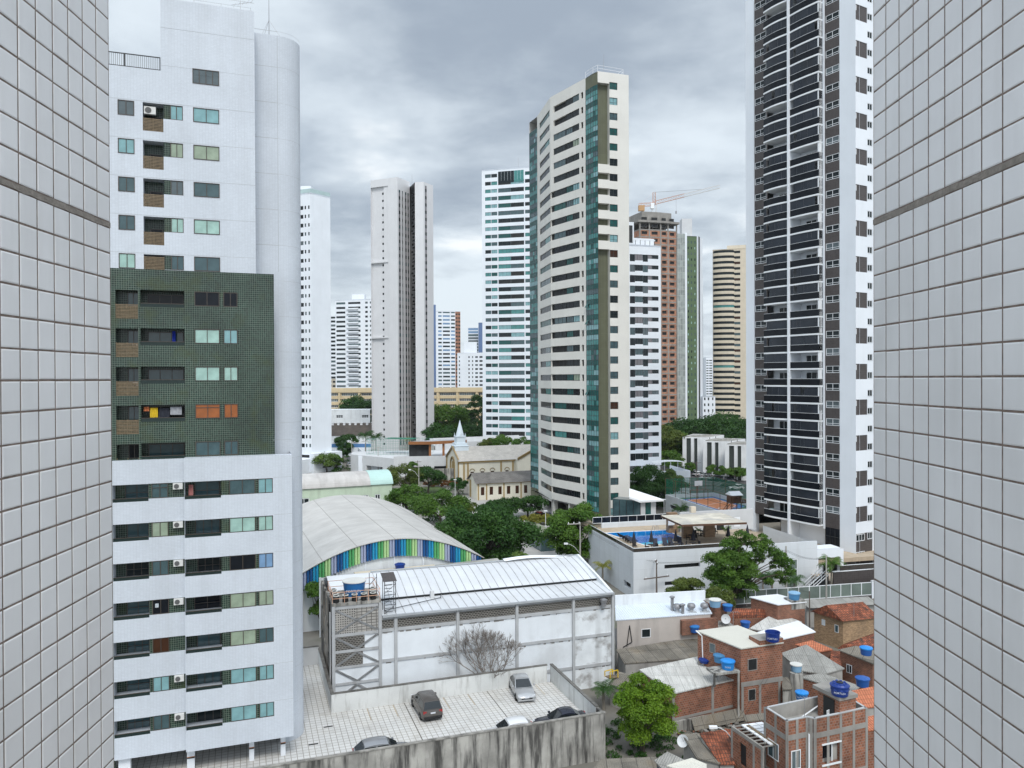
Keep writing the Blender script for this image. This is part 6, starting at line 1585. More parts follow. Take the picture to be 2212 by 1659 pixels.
# ------------------------------------------------------------------ white flats at the right
ff = Fr(at(*d1(1285, 640), 244), 0); ff.O.z = 0
mat('flat_white', (.72, .73, .74), .85, var=.08, vs=.3, grime=.45, gcol=(.25, .26, .26), gsc=(.5, .5, .12)); mat('flat_dark', (.045, .055, .05), .8)
for bi, (u0, u1, vt, Y, lab) in enumerate(((1286, 1560, 232, 246, 'white walk-up flats with dark vertical slots, leftmost of the three blocks'), (1552, 1840, 285, 236, 'white walk-up flats with dark slots, middle of the three blocks'), (1838, 2240, 330, 226, 'white walk-up flats with dark slots, rightmost and nearest of the three blocks'))):
    p = at(*d1(u0, vt), Y); zt_ = p.z; f_ = Fr((p.x, p.y, 0), 30)
    th = thing('flats', lab, 'flats', fr=f_)
    q = at(*d1(u0+.56*(u1-u0), vt), Y); 
    D = 12.; Wd = 16.
    sl_ = [(1.2, 2.6, 0, zt_-.4), (3.6, 4.6, 0, zt_-.4)]
    w = MB(); ev = (-60+0)
    # left face runs away from the viewer towards the right-hand corner
    A, B, Cc = (0, 0), (5.2, -6.0), (17., -1.2)
    w.M = seg(A, B); L0 = math.hypot(5.2, 6.); w.wall(0, L0, -.5, zt_, sl_, 0, .5); ws = Wins(th)
    k_ = MB(w.M)
    for s_ in sl_: k_.box(s_[0], s_[1], .45, .5, s_[2], s_[3], 0, 'btdlr')
    k_.build('stair_slot', 'flat_dark', th)
    w.M = seg(B, Cc); L1 = math.hypot(11.8, 4.8); hs = [(1.0+i*4.6, 1.7+i*4.6, 1.4+2.9*k, 2.5+2.9*k) for k in range(4) for i in range(2)]
    w.wall(0, L1, -.5, zt_, hs, 0, .12)
    for h in hs: ws.add(w.M, *h, .05, 1, None, 'frame_white', 'pane_dark', .07)
    for k in range(3): ac_unit(th, w.M @ Matrix.Translation((2.6, -.32, 2.2+2.9*k)), .9, .6)
    w.M = I4; w.face([(*p_, zt_-.15) for p_ in (A, B, Cc, (12, 8))], 1); w.face(((*Cc, -.5), (12, 8, -.5), (12, 8, zt_), (*Cc, zt_))); w.face(((12, 8, -.5), (*A, -.5), (*A, zt_), (12, 8, zt_)))
    w.build('wall', ['flat_white', 'raw_concrete'], th); ws.done()
    m = MB()
    for i in range(4): m.box(2+3*i, 4.2+3*i, -1.+i*.6, .8+i*.6, zt_-.2, zt_+.15)
    m.build('roof_sheet', 'fibre_cement', th)

# ------------------------------------------------------------------ church
fc = Fr(onz(992, 1042, 0), 20)
mat('church_cream', (.68, .65, .55), .75, var=.05, grime=.15, gcol=(.3, .28, .22)); mat('church_ochre', (.33, .235, .10), .75, var=.08); mat('church_roof', (.41, .385, .35), .85, var=.12, tile=(.5, .3, .012, (.32, .30, .27), .5, .08)); mat('steeple_white', (.60, .67, .72), .55, var=.03)
mat('slate_roof', (.15, .14, .13), .9, var=.3, vs=.4, tile=(.4, .25, .01, (.10, .10, .09), .5, .1), grime=.4, gcol=(.08, .08, .07), gsc=(.3, .3, .3))
th = thing('church', 'cream and ochre church with a white steeple and arched windows', 'church', fr=fc)
HW, EZ, AZ, LN = 13.5, 6.3, 9.6, 30.
m = MB()
def arch_pts(x, z, hw, h, n=8): return [(x-hw, z), (x+hw, z)]+[(x+hw*math.cos(math.pi*i/n), z+h-hw+hw*math.sin(math.pi*i/n)) for i in range(n+1)]
m.wall(0, LN, -.5, EZ, [(3.4+3.1*i, 4.5+3.1*i, .9, 2.9) for i in range(3)]+[(14.2, 15.2, .9, 2.9)], 0, .15)
gm = seg((0, HW), (0, 0)); m.M = gm
m.face(((0, 0, -.5), (HW, 0, -.5), (HW, 0, EZ), (HW/2, 0, AZ), (0, 0, EZ))); m.M = I4
m.M = seg((17.2, 0), (31, 0)); m.M = TR(17.2, -2.2, 0); m.face(((0, 0, -.5), (13.5, 0, -.5), (13.5, 0, EZ), (6.75, 0, AZ), (0, 0, EZ))); m.M = I4
m.face(((17.2, 0, -.5), (17.2, -2.2, -.5), (17.2, -2.2, EZ), (17.2, 0, EZ)))
m.build('wall', 'church_cream', th)
r = MB(); r.face(((-.4, -.6, EZ-.25), (LN, -.6, EZ-.25), (LN, HW/2, AZ+.1), (-.4, HW/2, AZ+.1))); r.face(((LN, HW+.6, EZ-.25), (-.4, HW+.6, EZ-.25), (-.4, HW/2, AZ+.1), (LN, HW/2, AZ+.1)))
r.face(((16.9, -2.5, EZ-.2), (23.95, -2.5, AZ+.12), (23.95, HW/2, AZ+.12), (16.9, -.2, EZ-.1))[::-1]); r.face(((23.95, -2.5, AZ+.12), (31., -2.5, EZ-.2), (31., -.2, EZ-.1), (23.95, HW/2, AZ+.12))[::-1]); r.build('roof', 'church_roof', th)
t = MB(); t.box(-.1, 17.2, -.35, -.02, EZ-.75, EZ-.3)
for x in (1.2, 2.4, 12.6, 16.3): t.box(x, x+.45, -.18, 0, -.5, EZ-.7)
def band(M, pts, wd=.5, dp=.3):
    for a, b in zip(pts, pts[1:]):
        A, B = Vector((a[0], 0, a[1])), Vector((b[0], 0, b[1])); n = (B-A).cross(Vector((0, 1, 0))).normalized()*wd/2; o = Vector((0, -dp, 0))
        t.M = M; t.face((A-n+o, B-n+o, B+n+o, A+n+o)[::-1]); t.face((A-n+o, B-n+o, B+n+o, A+n+o)); t.face((A-n, B-n, B-n+o, A-n+o)); t.face((A+n+o, B+n+o, B+n, A+n))
    t.M = I4
band(gm, [(0, EZ), (HW/2, AZ+.1), (HW, EZ)], .7); band(TR(17.2, -2.2, 0), [(0, EZ), (6.75, AZ+.1), (13.5, EZ)], .7)
band(gm, [(.3, 0), (.3, EZ)], .6); band(gm, [(HW-.3, 0), (HW-.3, EZ)], .6)
band(gm, [(4.7, 0), (4.7, 4.6)]+[(6.75-2.05*math.cos(math.pi*i/8), 4.6+2.05*math.sin(math.pi*i/8)) for i in range(9)]+[(8.8, 4.6), (8.8, 0)], .55)
band(TR(17.2, -2.2, 0), [(6.75-2.6*math.cos(math.pi*i/8), 1.6+2.6*math.sin(math.pi*i/8)) for i in range(9)], .6)
for x in (3.95, 7.05, 10.15, 14.7): band(I4, [(x-.75*math.cos(math.pi*i/6), 3.0+.75*math.sin(math.pi*i/6)) for i in range(7)], .2, .1)
t.build('ochre_trim', 'church_ochre', th)
d = MB(); d.M = gm; d.face([(p[0], -.02, p[1]) for p in arch_pts(6.75, 0, 1.2, 5.6)]); d.build('tall_niche', 'church_ochre', th)
for x in (3.95, 7.05, 10.15, 14.7): d = MB(); d.face([(p[0], .1, p[1]) for p in ((x-.55, .9), (x+.55, .9), (x+.55, 2.9), (x-.55, 2.9))]); o = d.build('window', 'pane_brown', th)
d = MB(TR(17.2, -2.2, 0)); d.face([(p[0], -.03, p[1]) for p in arch_pts(6.75, .2, 1.0, 2.2)]); d.build('arched_door', 'pane_brown', th)
s = MB(); X, Y_ = 2.2, 6.75
def sq(h, z0, z1, k=1.): s.prism([(X-h, Y_-h), (X+h, Y_-h), (X+h, Y_+h), (X-h, Y_+h)], z0, z1)
sq(2.9, 7.5, 11.2); sq(3.1, 11.2, 11.5); sq(2.5, 11.5, 12.6); sq(1.85, 12.6, 15.4); sq(2.1, 15.4, 15.7)
s.lathe([(1.75, 15.7), (1.5, 17.0), (.02, 23.0)], (X, Y_, 0), 8)
for dx in (-1.75, 1.75):
    for dy in (-1.75, 1.75): s.lathe([(.25, 15.7), (.02, 17.2)], (X+dx, Y_+dy, 0), 4)
s.M = TR(X, Y_-1.9, 16.2) @ Matrix.Rotation(RAD(90), 4, 'X'); s.lathe([(.75, -.1), (.75, .12), (.5, .12)], n=16); s.M = I4
o = s.build('steeple', 'steeple_white', th)
o.matrix_local = Matrix.Translation((X, Y_, 7.5)) @ Matrix.Diagonal((.72, .72, .66, 1)) @ Matrix.Translation((-X, -Y_, -7.5))
fx = Fr(onz(*b1(1510, 872), 0), 18)
th = thing('church_annex', 'small cream annex with a dark tiled roof in front of the church', 'building', fr=fx)
m = MB(); hs = [(1.0+2.25*i, 1.9+2.25*i, 1.2, 3.2) for i in range(6)]
m.wall(0, 16, -.3, 4.3, hs, 0, .15); m.M = seg((0, 8), (0, 0)); m.face(((0, 0, -.3), (8, 0, -.3), (8, 0, 4.3), (4, 0, 6.2), (0, 0, 4.3))); m.M = I4; m.build('wall', 'church_cream', th)
m = MB()
for h in hs: m.box(h[0], h[1], .1, .14, h[2], h[3], 0, 'btdlr')
m.build('shutter', 'pane_brown', th)
m = MB()
for x in (.2, 2.3, 6.8, 11.3): m.box(x, x+.3, -.12, 0, -.3, 4.3)
m.box(0, 16, -.1, 0, 3.95, 4.3); m.M = seg((0, 8), (0, 0)); m.box(1.2, 2.6, -.1, 0, 0, 4.4); m.build('ochre_trim', 'church_ochre', th)
m = MB(); m.face(((-.5, -.6, 4.15), (16, -.6, 4.15), (16, 4, 6.35), (-.5, 4, 6.35))); m.face(((16, 8.6, 4.15), (-.5, 8.6, 4.15), (-.5, 4, 6.35), (16, 4, 6.35))); m.build('roof', 'slate_roof', th)

# ------------------------------------------------------------------ podium with wooden pavilion at the foot of the grey tower
fw = Fr(at(*d3(850, 1240), 236), 8); fw.O.z = 0
def fwl(x, y, z): a, b, _ = fw.loc(onz(*d3(x, y), z)); return a, b
th = thing('parking_podium', 'pale concrete podium with open car bays below the grey tower', 'parking podium', fr=fw)
m = MB(); m.wall(0, 22, -.5, 6.2, [(5.2, 11.4, .2, 3.0), (12.4, 21, .2, 3.0)], 0, 3.); m.box(0, 22, .2, 26, 5.2, 5.6); m.M = seg((-14, 16), (0, 0)); m.wall(0, 21.3, -.5, 5.6, [(8, 16., .3, 2.6)], 0, 3.); m.M = I4
m.face(((0, .2, 5.55), (0, 26, 5.55), (-14, 26, 5.55), (-14, 16, 5.55))[::-1])
m.build('wall', 'light_grey', th)
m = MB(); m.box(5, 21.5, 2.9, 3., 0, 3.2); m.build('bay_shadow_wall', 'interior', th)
th = thing('wooden_pavilion', 'flat roofed pavilion with orange brown timber posts on the pale podium', 'pavilion', fw.w(5.0, 3.0, 5.6), 8)
mat('timber', (.26, .105, .035), .6, var=.15)
m = MB(); m.prism([(-.5, -.5), (6.5, -1.6), (18, 3.5), (11, 7.)], 4.0, 4.9); m.build('roof_slab', 'timber', th)
m = MB(); m.face(((0, 0, 4.92), (6.4, -1., 4.92), (17, 3.6, 4.92), (11, 6.4, 4.92))); m.build('roof_sheet', 'gutter', th)
for x, y in ((6.2, -.6), (10.5, 1.4), (14.5, 3.2), (17, 4.)): m = MB(); m.box(x-.35, x+.35, y-.3, y+.3, 0, 4.0); m.build('post', 'timber', th)
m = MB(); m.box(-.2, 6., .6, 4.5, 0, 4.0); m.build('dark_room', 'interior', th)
cg = fw.w(-9, 16, 5.6)
for i, (dx, dy, L_, a) in enumerate(((0, 0, 18, -14), (0, 0, 8, 60), (4, 7, 18, -14))): net(('pale green net wall of the ball cage facing the viewer', 'pale green net wall at the left end of the ball cage', 'pale green net wall at the back of the ball cage')[i], TR(cg.x+dx, cg.y+dy, cg.z, a), L_, 0, 5., 1.2, 'cage_green', .06) if 'cage_green' in MATS else (mat('cage_green', (.13, .30, .25), .7), net('pale green net wall of the ball cage facing the viewer', TR(cg.x+dx, cg.y+dy, cg.z, a), L_, 0, 5., 1.2, 'cage_green', .06))
o = MB(TR(cg.x, cg.y, cg.z, -14)); o.box(6, 16, .5, 6, 5.0, 5.06); o = o.build('shade_net', 'net_green'); tag(o, 'emerald shade net stretched over the ball cage', 'net')
# ramped terrace wall behind the steeple
wl_ = at(*d3(1410, 960), 262); f9 = Fr((wl_.x, wl_.y, 0), 24); th = thing('terrace_wall', 'long pale ramp wall between the grey tower and the teal slab', 'wall', fr=f9)
m = MB(); m.box(0, 34, 0, .4, -.5, 8.2); m.box(0, 34, .4, 9, 7., 7.3); m.build('wall_face', 'light_grey', th)
m = MB(); m.box(0, 34, 6, 6.3, 7.3, 9.3); m.build('upper_wall', 'light_grey', th)
# walled lane, gatehouse and low walls left of the podium
la = [onz(*d3(*p), 0.02) for p in ((280, 1370), (500, 1345), (300, 1150), (215, 1185))]
m = MB(); m.face([(p.x, p.y, .03) for p in la]); struct(m, 'lane', 'asphalt')
pv = [onz(*d3(*p), 0.05) for p in ((500, 1345), (560, 1340), (330, 1140), (300, 1150))]
m = MB(); m.face([(p.x, p.y, .10) for p in pv]); struct(m, 'pavement', 'concrete')
g0, g1 = onz(*d3(545, 1345), 0), onz(*d3(330, 1130), 0)
th = thing('lane_wall', 'grey wall along the lane left of the podium', 'wall', (g0.x, g0.y, 0)); m = MB(seg((0, 0), (g1.x-g0.x, g1.y-g0.y))); m.box(0, (g1-g0).length, -.15, .15, 0, 3.4); m.build('wall_face', 'white_dirty', th)
m = MB(seg((0, 0), (g1.x-g0.x, g1.y-g0.y))); m.box(4, 5.5, -.2, .2, 0, 2.6); m.box(9, 9.8, .16, .2, 0, 2.4); m.build('gate', 'brown_tile', th)
gh = at(*d3(680, 1150), 246); th = thing('gatehouse', 'white flat roofed gatehouse with one small window', 'building', (gh.x-5, gh.y, 0), 6)
m = MB(); m.wall(-2.2, 5.0, 0, 5.4, [(-1., .2, 3.2, 4.6)], 0, .2); m.box(-2.2, 5.0, .2, 6, 0, 5.4, 0, 'f'); m.build('wall', 'white_paint', th); m = MB(); m.box(-1, .2, .15, .2, 3.2, 4.6); m.build('window', 'pane_dark', th)
th = thing('garden_wall', 'mossy old wall left of the church garden', 'wall', onz(*b1(1110, 715), 0), 10)
m = MB(); m.box(-.5, 16, 0, .3, -.3, 3.6); m.build('wall_face', 'stained_wall', th)
m = MB(); gp_ = [onz(*b1(*p), .02) for p in ((1050, 770), (1150, 755), (1240, 770), (1260, 800), (1200, 830), (1060, 830))]; m.face([(p.x, p.y, .04) for p in gp_]); mat('lawn', (.06, .09, .025), .95, var=.3, vs=.6); struct(m, 'lawn', 'lawn')
# old white block and dark hangar roof far left
A, B = span(700, 799, 372, 4); z_ = at(760, 885, 372).z; th = thing('old_block', 'stained white two storey block left of the grey tower', 'building', (A[0], A[1], 0)); L_ = math.hypot(B[0]-A[0], B[1]-A[1])
m = MB(seg((0, 0), (B[0]-A[0], B[1]-A[1]))); ws = Wins(th); hs = [(x, x+3.2, z_-4.-3.7*k, z_-2.6-3.7*k) for k in range(2) for x in (L_*.26, L_*.82)]; m.wall(0, L_, 0, z_, hs, 0, .3)
for h in hs: ws.add(m.M, *h, .1, 3, (.5,), 'frame_white', 'pane_dark', .12)
ws.done(); m.M = I4; m.face([(p[0], p[1], z_) for p in rel(quadplan(A, B, 10), A)]); m.build('wall', 'white_dirty', th)
A, B = span(700, 808, 330, 2); z_ = at(760, 915, 330).z; th = thing('hangar', 'dark brown hangar roof with a row of small white vents', 'hangar', (A[0], A[1], 0)); L_ = math.hypot(B[0]-A[0], B[1]-A[1])
mat('hangar_roof', (.075, .062, .052), .9, var=.25, corr=(.5, .03)); M = seg((0, 0), (B[0]-A[0], B[1]-A[1]))
m = MB(M); zb = at(760, 942, 322).z; m.face(((0, -7, zb), (L_, -7, zb), (L_, 1, z_-.3), (0, 1, z_-.3))); m.face(((0, 1, z_-.3), (L_, 1, z_-.3), (L_, 4, z_), (0, 4, z_))); m.build('roof', 'hangar_roof', th)
m = MB(M); m.box(0, L_, -6.8, 4, 0, zb); m.build('wall', 'white_dirty', th)
for i in range(8): m = MB(M); m.box(3+i*2.45, 3.9+i*2.45, .3, 1.2, z_-.8, z_+.3); m.box(2.8+i*2.45, 4.1+i*2.45, .1, 1.4, z_+.3, z_+.5); m.build('roof_vent', 'white_plain', th)
A, B = span(690, 800, 300, 0); th = thing('wall_mural', 'white street wall with a blue band below the hangar', 'wall', (A[0], A[1], 0)); M = seg((0, 0), (B[0]-A[0], B[1]-A[1])); L_ = B[0]-A[0]
m = MB(M); m.box(0, L_, 0, .3, 0, 5.2); m.build('wall_face', 'white_paint', th); m = MB(M); m.box(0, L_, -.03, 0, 3.4, 4.8); m.build('blue_band', 'court_blue', th)
# paved yard of the cream tower with its small guard house
gp_ = at(1220, 1126, 128); th = thing('guard_house', 'small guard house with a mossy flat roof between two big trees', 'guard house', (onz(1168, 1150, 2.6).x, onz(1168, 1150, 2.6).y, 0), 108)
mat('moss_roof', (.21, .225, .16), .9, var=.3)
m = MB(); m.box(-4, 5.5, -1.6, 1.6, 2.6, 3.1, 1, mt=0); m.build('flat_roof', ['moss_roof', 'frame_dark'], th); m = MB(); m.box(-3.6, 5., -1.3, 1.3, 0, 2.6); m.build('glass_wall', 'pane_slate', th)
m = MB(); y0 = 100
P = [(-6, 112), (12, 116), (8, 196), (-34, 200)]; m.face([(p[0], p[1], .015) for p in P]); struct(m, 'yard', 'concrete')
P = [(-40, 128), (16, 84), (24, 88), (60, 104), (60, 110), (16.5, 103.6), (-30, 152)]; m = MB(); m.face([(p[0], p[1], .02) for p in ((11, 79), (60, 96), (60, 105), (12, 92))]); struct(m, 'street', 'asphalt')
P = [(84, 205), (110, 212), (84, 262), (60, 258)]; m = MB(); m.face([(46, 190, .02), (100, 200, .02), (110, 262, .02), (50, 262, .02)]); struct(m, 'car_park', 'asphalt')
# cars further away
def farcar(src, u, v, z, deg, label, grp): P = onz(u, v, z); return dup(src, P, deg, label) if not grp else _g2(dup(src, P, deg, label), grp)
def _g2(o, g): o['group'] = g; return o
GF = 'cars in the car park by the white flats'
for src, x, y, dg, l in ((hat, 1395, 715, 175, 'white car at the left end of the far car park, by the car deck wall'), (stl, 1450, 735, 20, 'grey car below the utility pole in the far car park'), (hat, 1500, 745, 25, 'white car second from the utility pole in the far car park'), (sed, 1590, 755, 25, 'silver car right of the lamp post in the far car park'), (sed, 1600, 790, 170, 'silver car in the nearer row, left end of the far car park'), (stl, 1720, 800, 170, 'grey car in the nearer row behind the green net'), (nav, 1790, 805, 20, 'dark car in the nearer row behind the green net'), (nav, 1880, 815, 20, 'dark car right of another one behind the green net'), (suv, 1890, 880, 170, 'taupe car close behind the court net'), (hat, 1990, 920, 170, 'white car nearest the dark tower behind the court net')):
    farcar(src, *d1(x, y), 0.03, dg, l, GF)
for src, x, y, z, dg, l in ((sed, 690, 680, 3.9, 30, 'silver car parked on the deck under the banded white tower'), (stl, 880, 665, 3.9, 30, 'grey car deeper on the deck under the banded white tower')): farcar(src, *d1(x, y), z, dg, l, 'cars on the white car deck')
d4 = lambda x, y: (1042.3+x*.13641, 1069.8+y*.13641)
red = make_car('parked_car', 'dark red car under the stilts of the cream tower', 'red', 'sedan', 'cars at the cream tower'); place(red, onz(*d4(905, 360), .05), 60)
farcar(sed, *d4(770, 240), .05, 200, 'silver car at the left corner of the cream tower', 'cars at the cream tower')
farcar(nav, *d4(1030, 380), .05, 100, 'dark car between the stilts of the cream tower', 'cars at the cream tower')
for src, x, y, dg, l in ((hat, 730, 1215, 160, 'white car in the bay left of the ramp wall'), (nav, 740, 1270, 200, 'dark car in front of the bay left of the ramp wall'), (hat, 1090, 1310, 180, 'white car in the open bays under the wooden pavilion'), (sed, 260, 1310, 110, 'silver car on the lane at the foot of the left tower'), (hat, 285, 1345, 100, 'white car at the near end of the lane')): farcar(src, *d3(x, y), .05, dg, l, 'cars near the wooden pavilion')

# ------------------------------------------------------------------ brick houses in the foreground right
b6 = lambda x, y: (1289.2+x*.23948, 1261.8+y*.23948)
b7 = lambda x, y: (1563.5+x*.16536, 1234.4+y*.16536)
b8 = lambda x, y: (1453.8+x*.20585, 1426.4+y*.20585)
mat('brick_red', (.225, .083, .044), .9, tile=(.26, .19, .016, (.26, .19, .155), .5, .30), var=.30, vs=.45, grime=.40, gcol=(.085, .065, .055), gsc=(.6, .6, .25), spots=.22, scol=(.36, .22, .15), ssc=.7)
mat('brick_old', (.19, .072, .041), .92, tile=(.22, .11, .014, (.22, .15, .115), .5, .35), var=.35, vs=.5, grime=.55, gcol=(.07, .055, .048), gsc=(.6, .6, .3))
mat('brick_tan', (.40, .265, .15), .9, tile=(.24, .085, .014, (.22, .15, .10), .5, .3), var=.2, vs=.5, grime=.4, gcol=(.12, .09, .07), gsc=(.9, .9, .3))
mat('render_grey', (.33, .32, .30), .9, var=.2, vs=.8, grime=.5, gcol=(.13, .12, .115), gsc=(.8, .8, .2))
mat('render_pink', (.44, .40, .37), .9, var=.08, vs=.5, grime=.45, gcol=(.20, .185, .17), gsc=(.8, .8, .12))
mat('tile_red', (.28, .085, .042), .85, tile=(.2, .34, .03, (.10, .04, .025), .0, .35), var=.4, vs=1.2, corr=(.2, .025), spots=.95, scol=(.05, .032, .026), ssc=1.3)
mat('tile_orange', (.48, .165, .085), .8, tile=(.22, .36, .02, (.24, .09, .05), 0, .12), var=.15, corr=(.22, .02))
mat('asbestos_dark', (.17, .155, .13), .95, var=.3, vs=.6, tile=(1.1, 2.2, .03, (.08, .075, .065), 0, .16), corr=(.18, .02), grime=.5, gcol=(.08, .07, .055), gsc=(.6, .3, .6), spots=.3, scol=(.22, .16, .09), ssc=.5)
mat('asbestos_light', (.52, .515, .49), .9, var=.16, vs=.5, tile=(1.1, 1.8, .016, (.24, .235, .22), 0, .09), corr=(.18, .02), grime=.6, gcol=(.17, .165, .15), gsc=(2.2, .25, 1.), glo=.5)
mat('asbestos_grey', (.29, .285, .265), .9, var=.2, vs=.5, tile=(1.1, 2.0, .02, (.14, .14, .13), 0, .1), corr=(.18, .024), grime=.5, gcol=(.13, .125, .11), gsc=(1.8, .3, 1.))
mat('roof_cream', (.56, .55, .49), .85, var=.06, corr=(.18, .015), grime=.3, gcol=(.36, .34, .29), gsc=(.5, .5, .5))
mat('roof_bright', (.72, .74, .76), .45, var=.04, corr=(.2, .015), grime=.12, gcol=(.5, .5, .5))
mat('roof_blue_white', (.60, .66, .73), .4, var=.05, corr=(.25, .018))
def P3(c, x, y, z): p = onz(*c(x, y), z); return (p.x, p.y, p.z)
def house(label, C, wallm, roofm, th_=.10, drop=0., base=-.3, over=.18, cat='house', name='brick_house', skip=()):
    """C: roof corners seen from above counter-clockwise starting front left"""
    O = (C[0][0], C[0][1], 0); th = thing(name, label, cat, O)
    R = [Vector((p[0]-O[0], p[1]-O[1], p[2])) for p in C]; n = len(R)
    cen = sum(R, Vector())/n
    W_ = [Vector((p.x+(cen.x-p.x)*.0, p.y+(cen.y-p.y)*.0, p.z)) for p in R]
    V = [p + (p-cen).normalized()*over for p in R]
    w = MB()
    for i in range(n):
        if i in skip: continue
        a, b = W_[i], W_[(i+1) % n]
        w.face(((a.x, a.y, base), (b.x, b.y, base), (b.x, b.y, b.z-drop), (a.x, a.y, a.z-drop)))
    w.build('wall', wallm, th)
    r = MB(); r.face([(p.x, p.y, p.z+th_*.5) for p in V]); r.face([(p.x, p.y, p.z-th_*.5) for p in V][::-1])
    for i in range(n): a, b = V[i], V[(i+1) % n]; r.face(((a.x, a.y, a.z-th_*.5), (b.x, b.y, b.z-th_*.5), (b.x, b.y, b.z+th_*.5), (a.x, a.y, a.z+th_*.5)))
    r.build('roof', roofm, th)
    return th, O, R
def hole(th, O, A, B, x0, x1, z0, z1, pm='dark', fm='raw_concrete', name='window', nx=1):
    """a framed opening on the wall A->B (local points), x from A"""
    M = seg(A, B); w, h = x1-x0, z1-z0
    f = MB(M @ Matrix.Translation((x0, -.035, z0))); _frame(f, w, h, nx, None, .06, .05); o = f.build(name, fm, th)
    p = MB(M @ Matrix.Translation((x0, -.02, z0))); p.face(((.04, 0, .04), (w-.04, 0, .04), (w-.04, 0, h-.04), (.04, 0, h-.04))); p.build('pane', pm, o)
def px2(th, O, A, B, c, x, y):
    """where the pixel lands on the vertical plane through local A-B: (distance along, height)"""
    a = math.degrees(math.atan2(B[1]-A[1], B[0]-A[0])); f_ = Fr((A[0]+O[0], A[1]+O[1], 0), a); return f_.px(*c(x, y))
def hpx(th, O, A, B, c, x0, y0, x1, y1, **k):
    a, zt = px2(th, O, A, B, c, x0, y0); b, zb = px2(th, O, A, B, c, x1, y1)
    hole(th, O, A, B, min(a, b), max(a, b), min(zt, zb), max(zt, zb), **k)
# plastered shed with the blue-white roof
th, O, R = house('plastered building with a bluish white roof and turbine vents, next to the warehouse', [P3(b6, 183, 325, 5.5), P3(b6, 1025, 265, 5.5), P3(b6, 960, 150, 5.9), P3(b6, 180, 195, 5.9)], 'render_pink', 'roof_blue_white', name='building', cat='building')
hpx(th, O, R[0], R[1], b6, 402, 405, 485, 478, pm='pane_dark', fm='frame_white')
m = MB(seg(R[3], R[2])); L_ = (R[2]-R[3]).length; m.box(-.2, L_+.2, -.1, .15, 5.7, 7.0); m.build('parapet', 'white_dirty', th)
a, _ = px2(th, O, R[0], R[1], b6, 752, 300); m = MB(seg(R[0], R[1])); m.box(a, (R[1]-R[0]).length+.6, -.5, -.02, 3.6, 5.1); m.build('brick_face', 'brick_old', th)
m = MB(seg(R[0], R[1])); m.path([(1.0, -.08, 2.8), (1.3, -.1, 4.9), (1.55, -.1, 3.2), (.6, -.1, 2.75)], .04, 5); m.build('black_hose', 'dark', th)
for i, (x, y) in enumerate(((725, 240), (852, 235), (970, 232))):
    v = thing('turbine_vent', ('silver turbine vent on the blue-white roof, leftmost, behind two pipes', 'silver turbine vent in the middle of the blue-white roof', 'silver turbine vent nearest the pale blue tank')[i], 'roof vent', P3(b6, x, y+12, 5.6), 0, 'turbine vents on the blue-white roof')
    m = MB(); m.box(-.5, .5, -.4, .4, -.05, .03); m.lathe([(.22, 0), (.22, .3)], n=12); m.build('base', 'gutter', v)
    m = MB(); m.lathe([(.26, .3), (.42, .46), (.44, .62), (.34, .82), (.0001, .92)], n=16); m.build('turbine_head', 'steel', v, smooth=True)
for i, (x, y, h) in enumerate(((680, 250, 1.5), (775, 268, .9))):
    v = thing('flue_pipe', ('tall silver flue pipe left of the turbine vents', 'short silver flue pipe in front of the turbine vents')[i], 'flue pipe', P3(b6, x, y, 5.55))
    m = MB(); m.lathe([(.17, 0), (.17, h)], n=12); m.build('pipe', 'steel', v); m = MB(); m.lathe([(.28, h), (.28, h+.1), (.0001, h+.22)], n=12); m.build('cowl', 'steel', v)
# dark roof in front of it
house('low house under a large dark fibre-cement roof beside the warehouse', [P3(b6, 260, 715, 2.5), P3(b6, 1010, 660, 2.5), P3(b6, 965, 470, 3.0), P3(b6, 190, 595, 2.9)], 'render_grey', 'asbestos_dark')
house('small dark roof with a white gutter below the turbine vents', [P3(b6, 745, 440, 3.6), P3(b6, 1000, 440, 3.5), P3(b6, 1230, 390, 3.9), P3(b6, 1150, 310, 4.2), P3(b6, 790, 375, 4.1)], 'brick_old', 'asbestos_grey')
# long brick wall under the light corrugated roof
th, O, R = house('brick house under a pale corrugated roof, behind the bright green tree', [P3(b6, 690, 985, 3.3), P3(b6, 1270, 850, 3.4), P3(b6, 1290, 770, 3.7), P3(b6, 1010, 640, 3.9), P3(b6, 400, 775, 3.6)], 'brick_red', 'asbestos_light')
m = MB(seg(R[0], R[1])); L_ = (R[1]-R[0]).length
for f in (.0, .60, .97): m.box(L_*f-.13, L_*f+.13, -.03, 0, 0, 3.2)
m.box(0, L_, -.04, -.0, .95, 1.18); m.build('concrete_post', 'raw_concrete', th)
m = MB(seg(R[0], R[1])); m.box(0, L_, -.025, .0, -.3, .95); m.build('lower_wall', 'brick_old', th)
sp_ = P3(b6, 1190, 765, 4.6)
m = MB(TR(sp_[0]-O[0], sp_[1]-O[1], 0, 15)); m.box(-1.7, .75, -.6, .9, 4.4, 4.6); m.box(-1.6, -1.45, -.3, -.15, 3.3, 4.4); m.box(.55, .7, -.6, -.45, .3, 4.4); m.build('tank_slab', 'stained_wall', th)
for x0, y0, z0 in ((915, 745, 3.6), (1075, 850, 3.4)):
    q = P3(b6, x0, y0, z0); m = MB(TR(q[0]-O[0], q[1]-O[1], q[2], 15)); m.box(0, .12, 0, .12, 0, .55); m.box(0, 1.5, 0, .12, .5, .62); m.box(1.4, 1.5, 0, .12, 0, .5); m.build('tank_stand', 'raw_concrete', th)
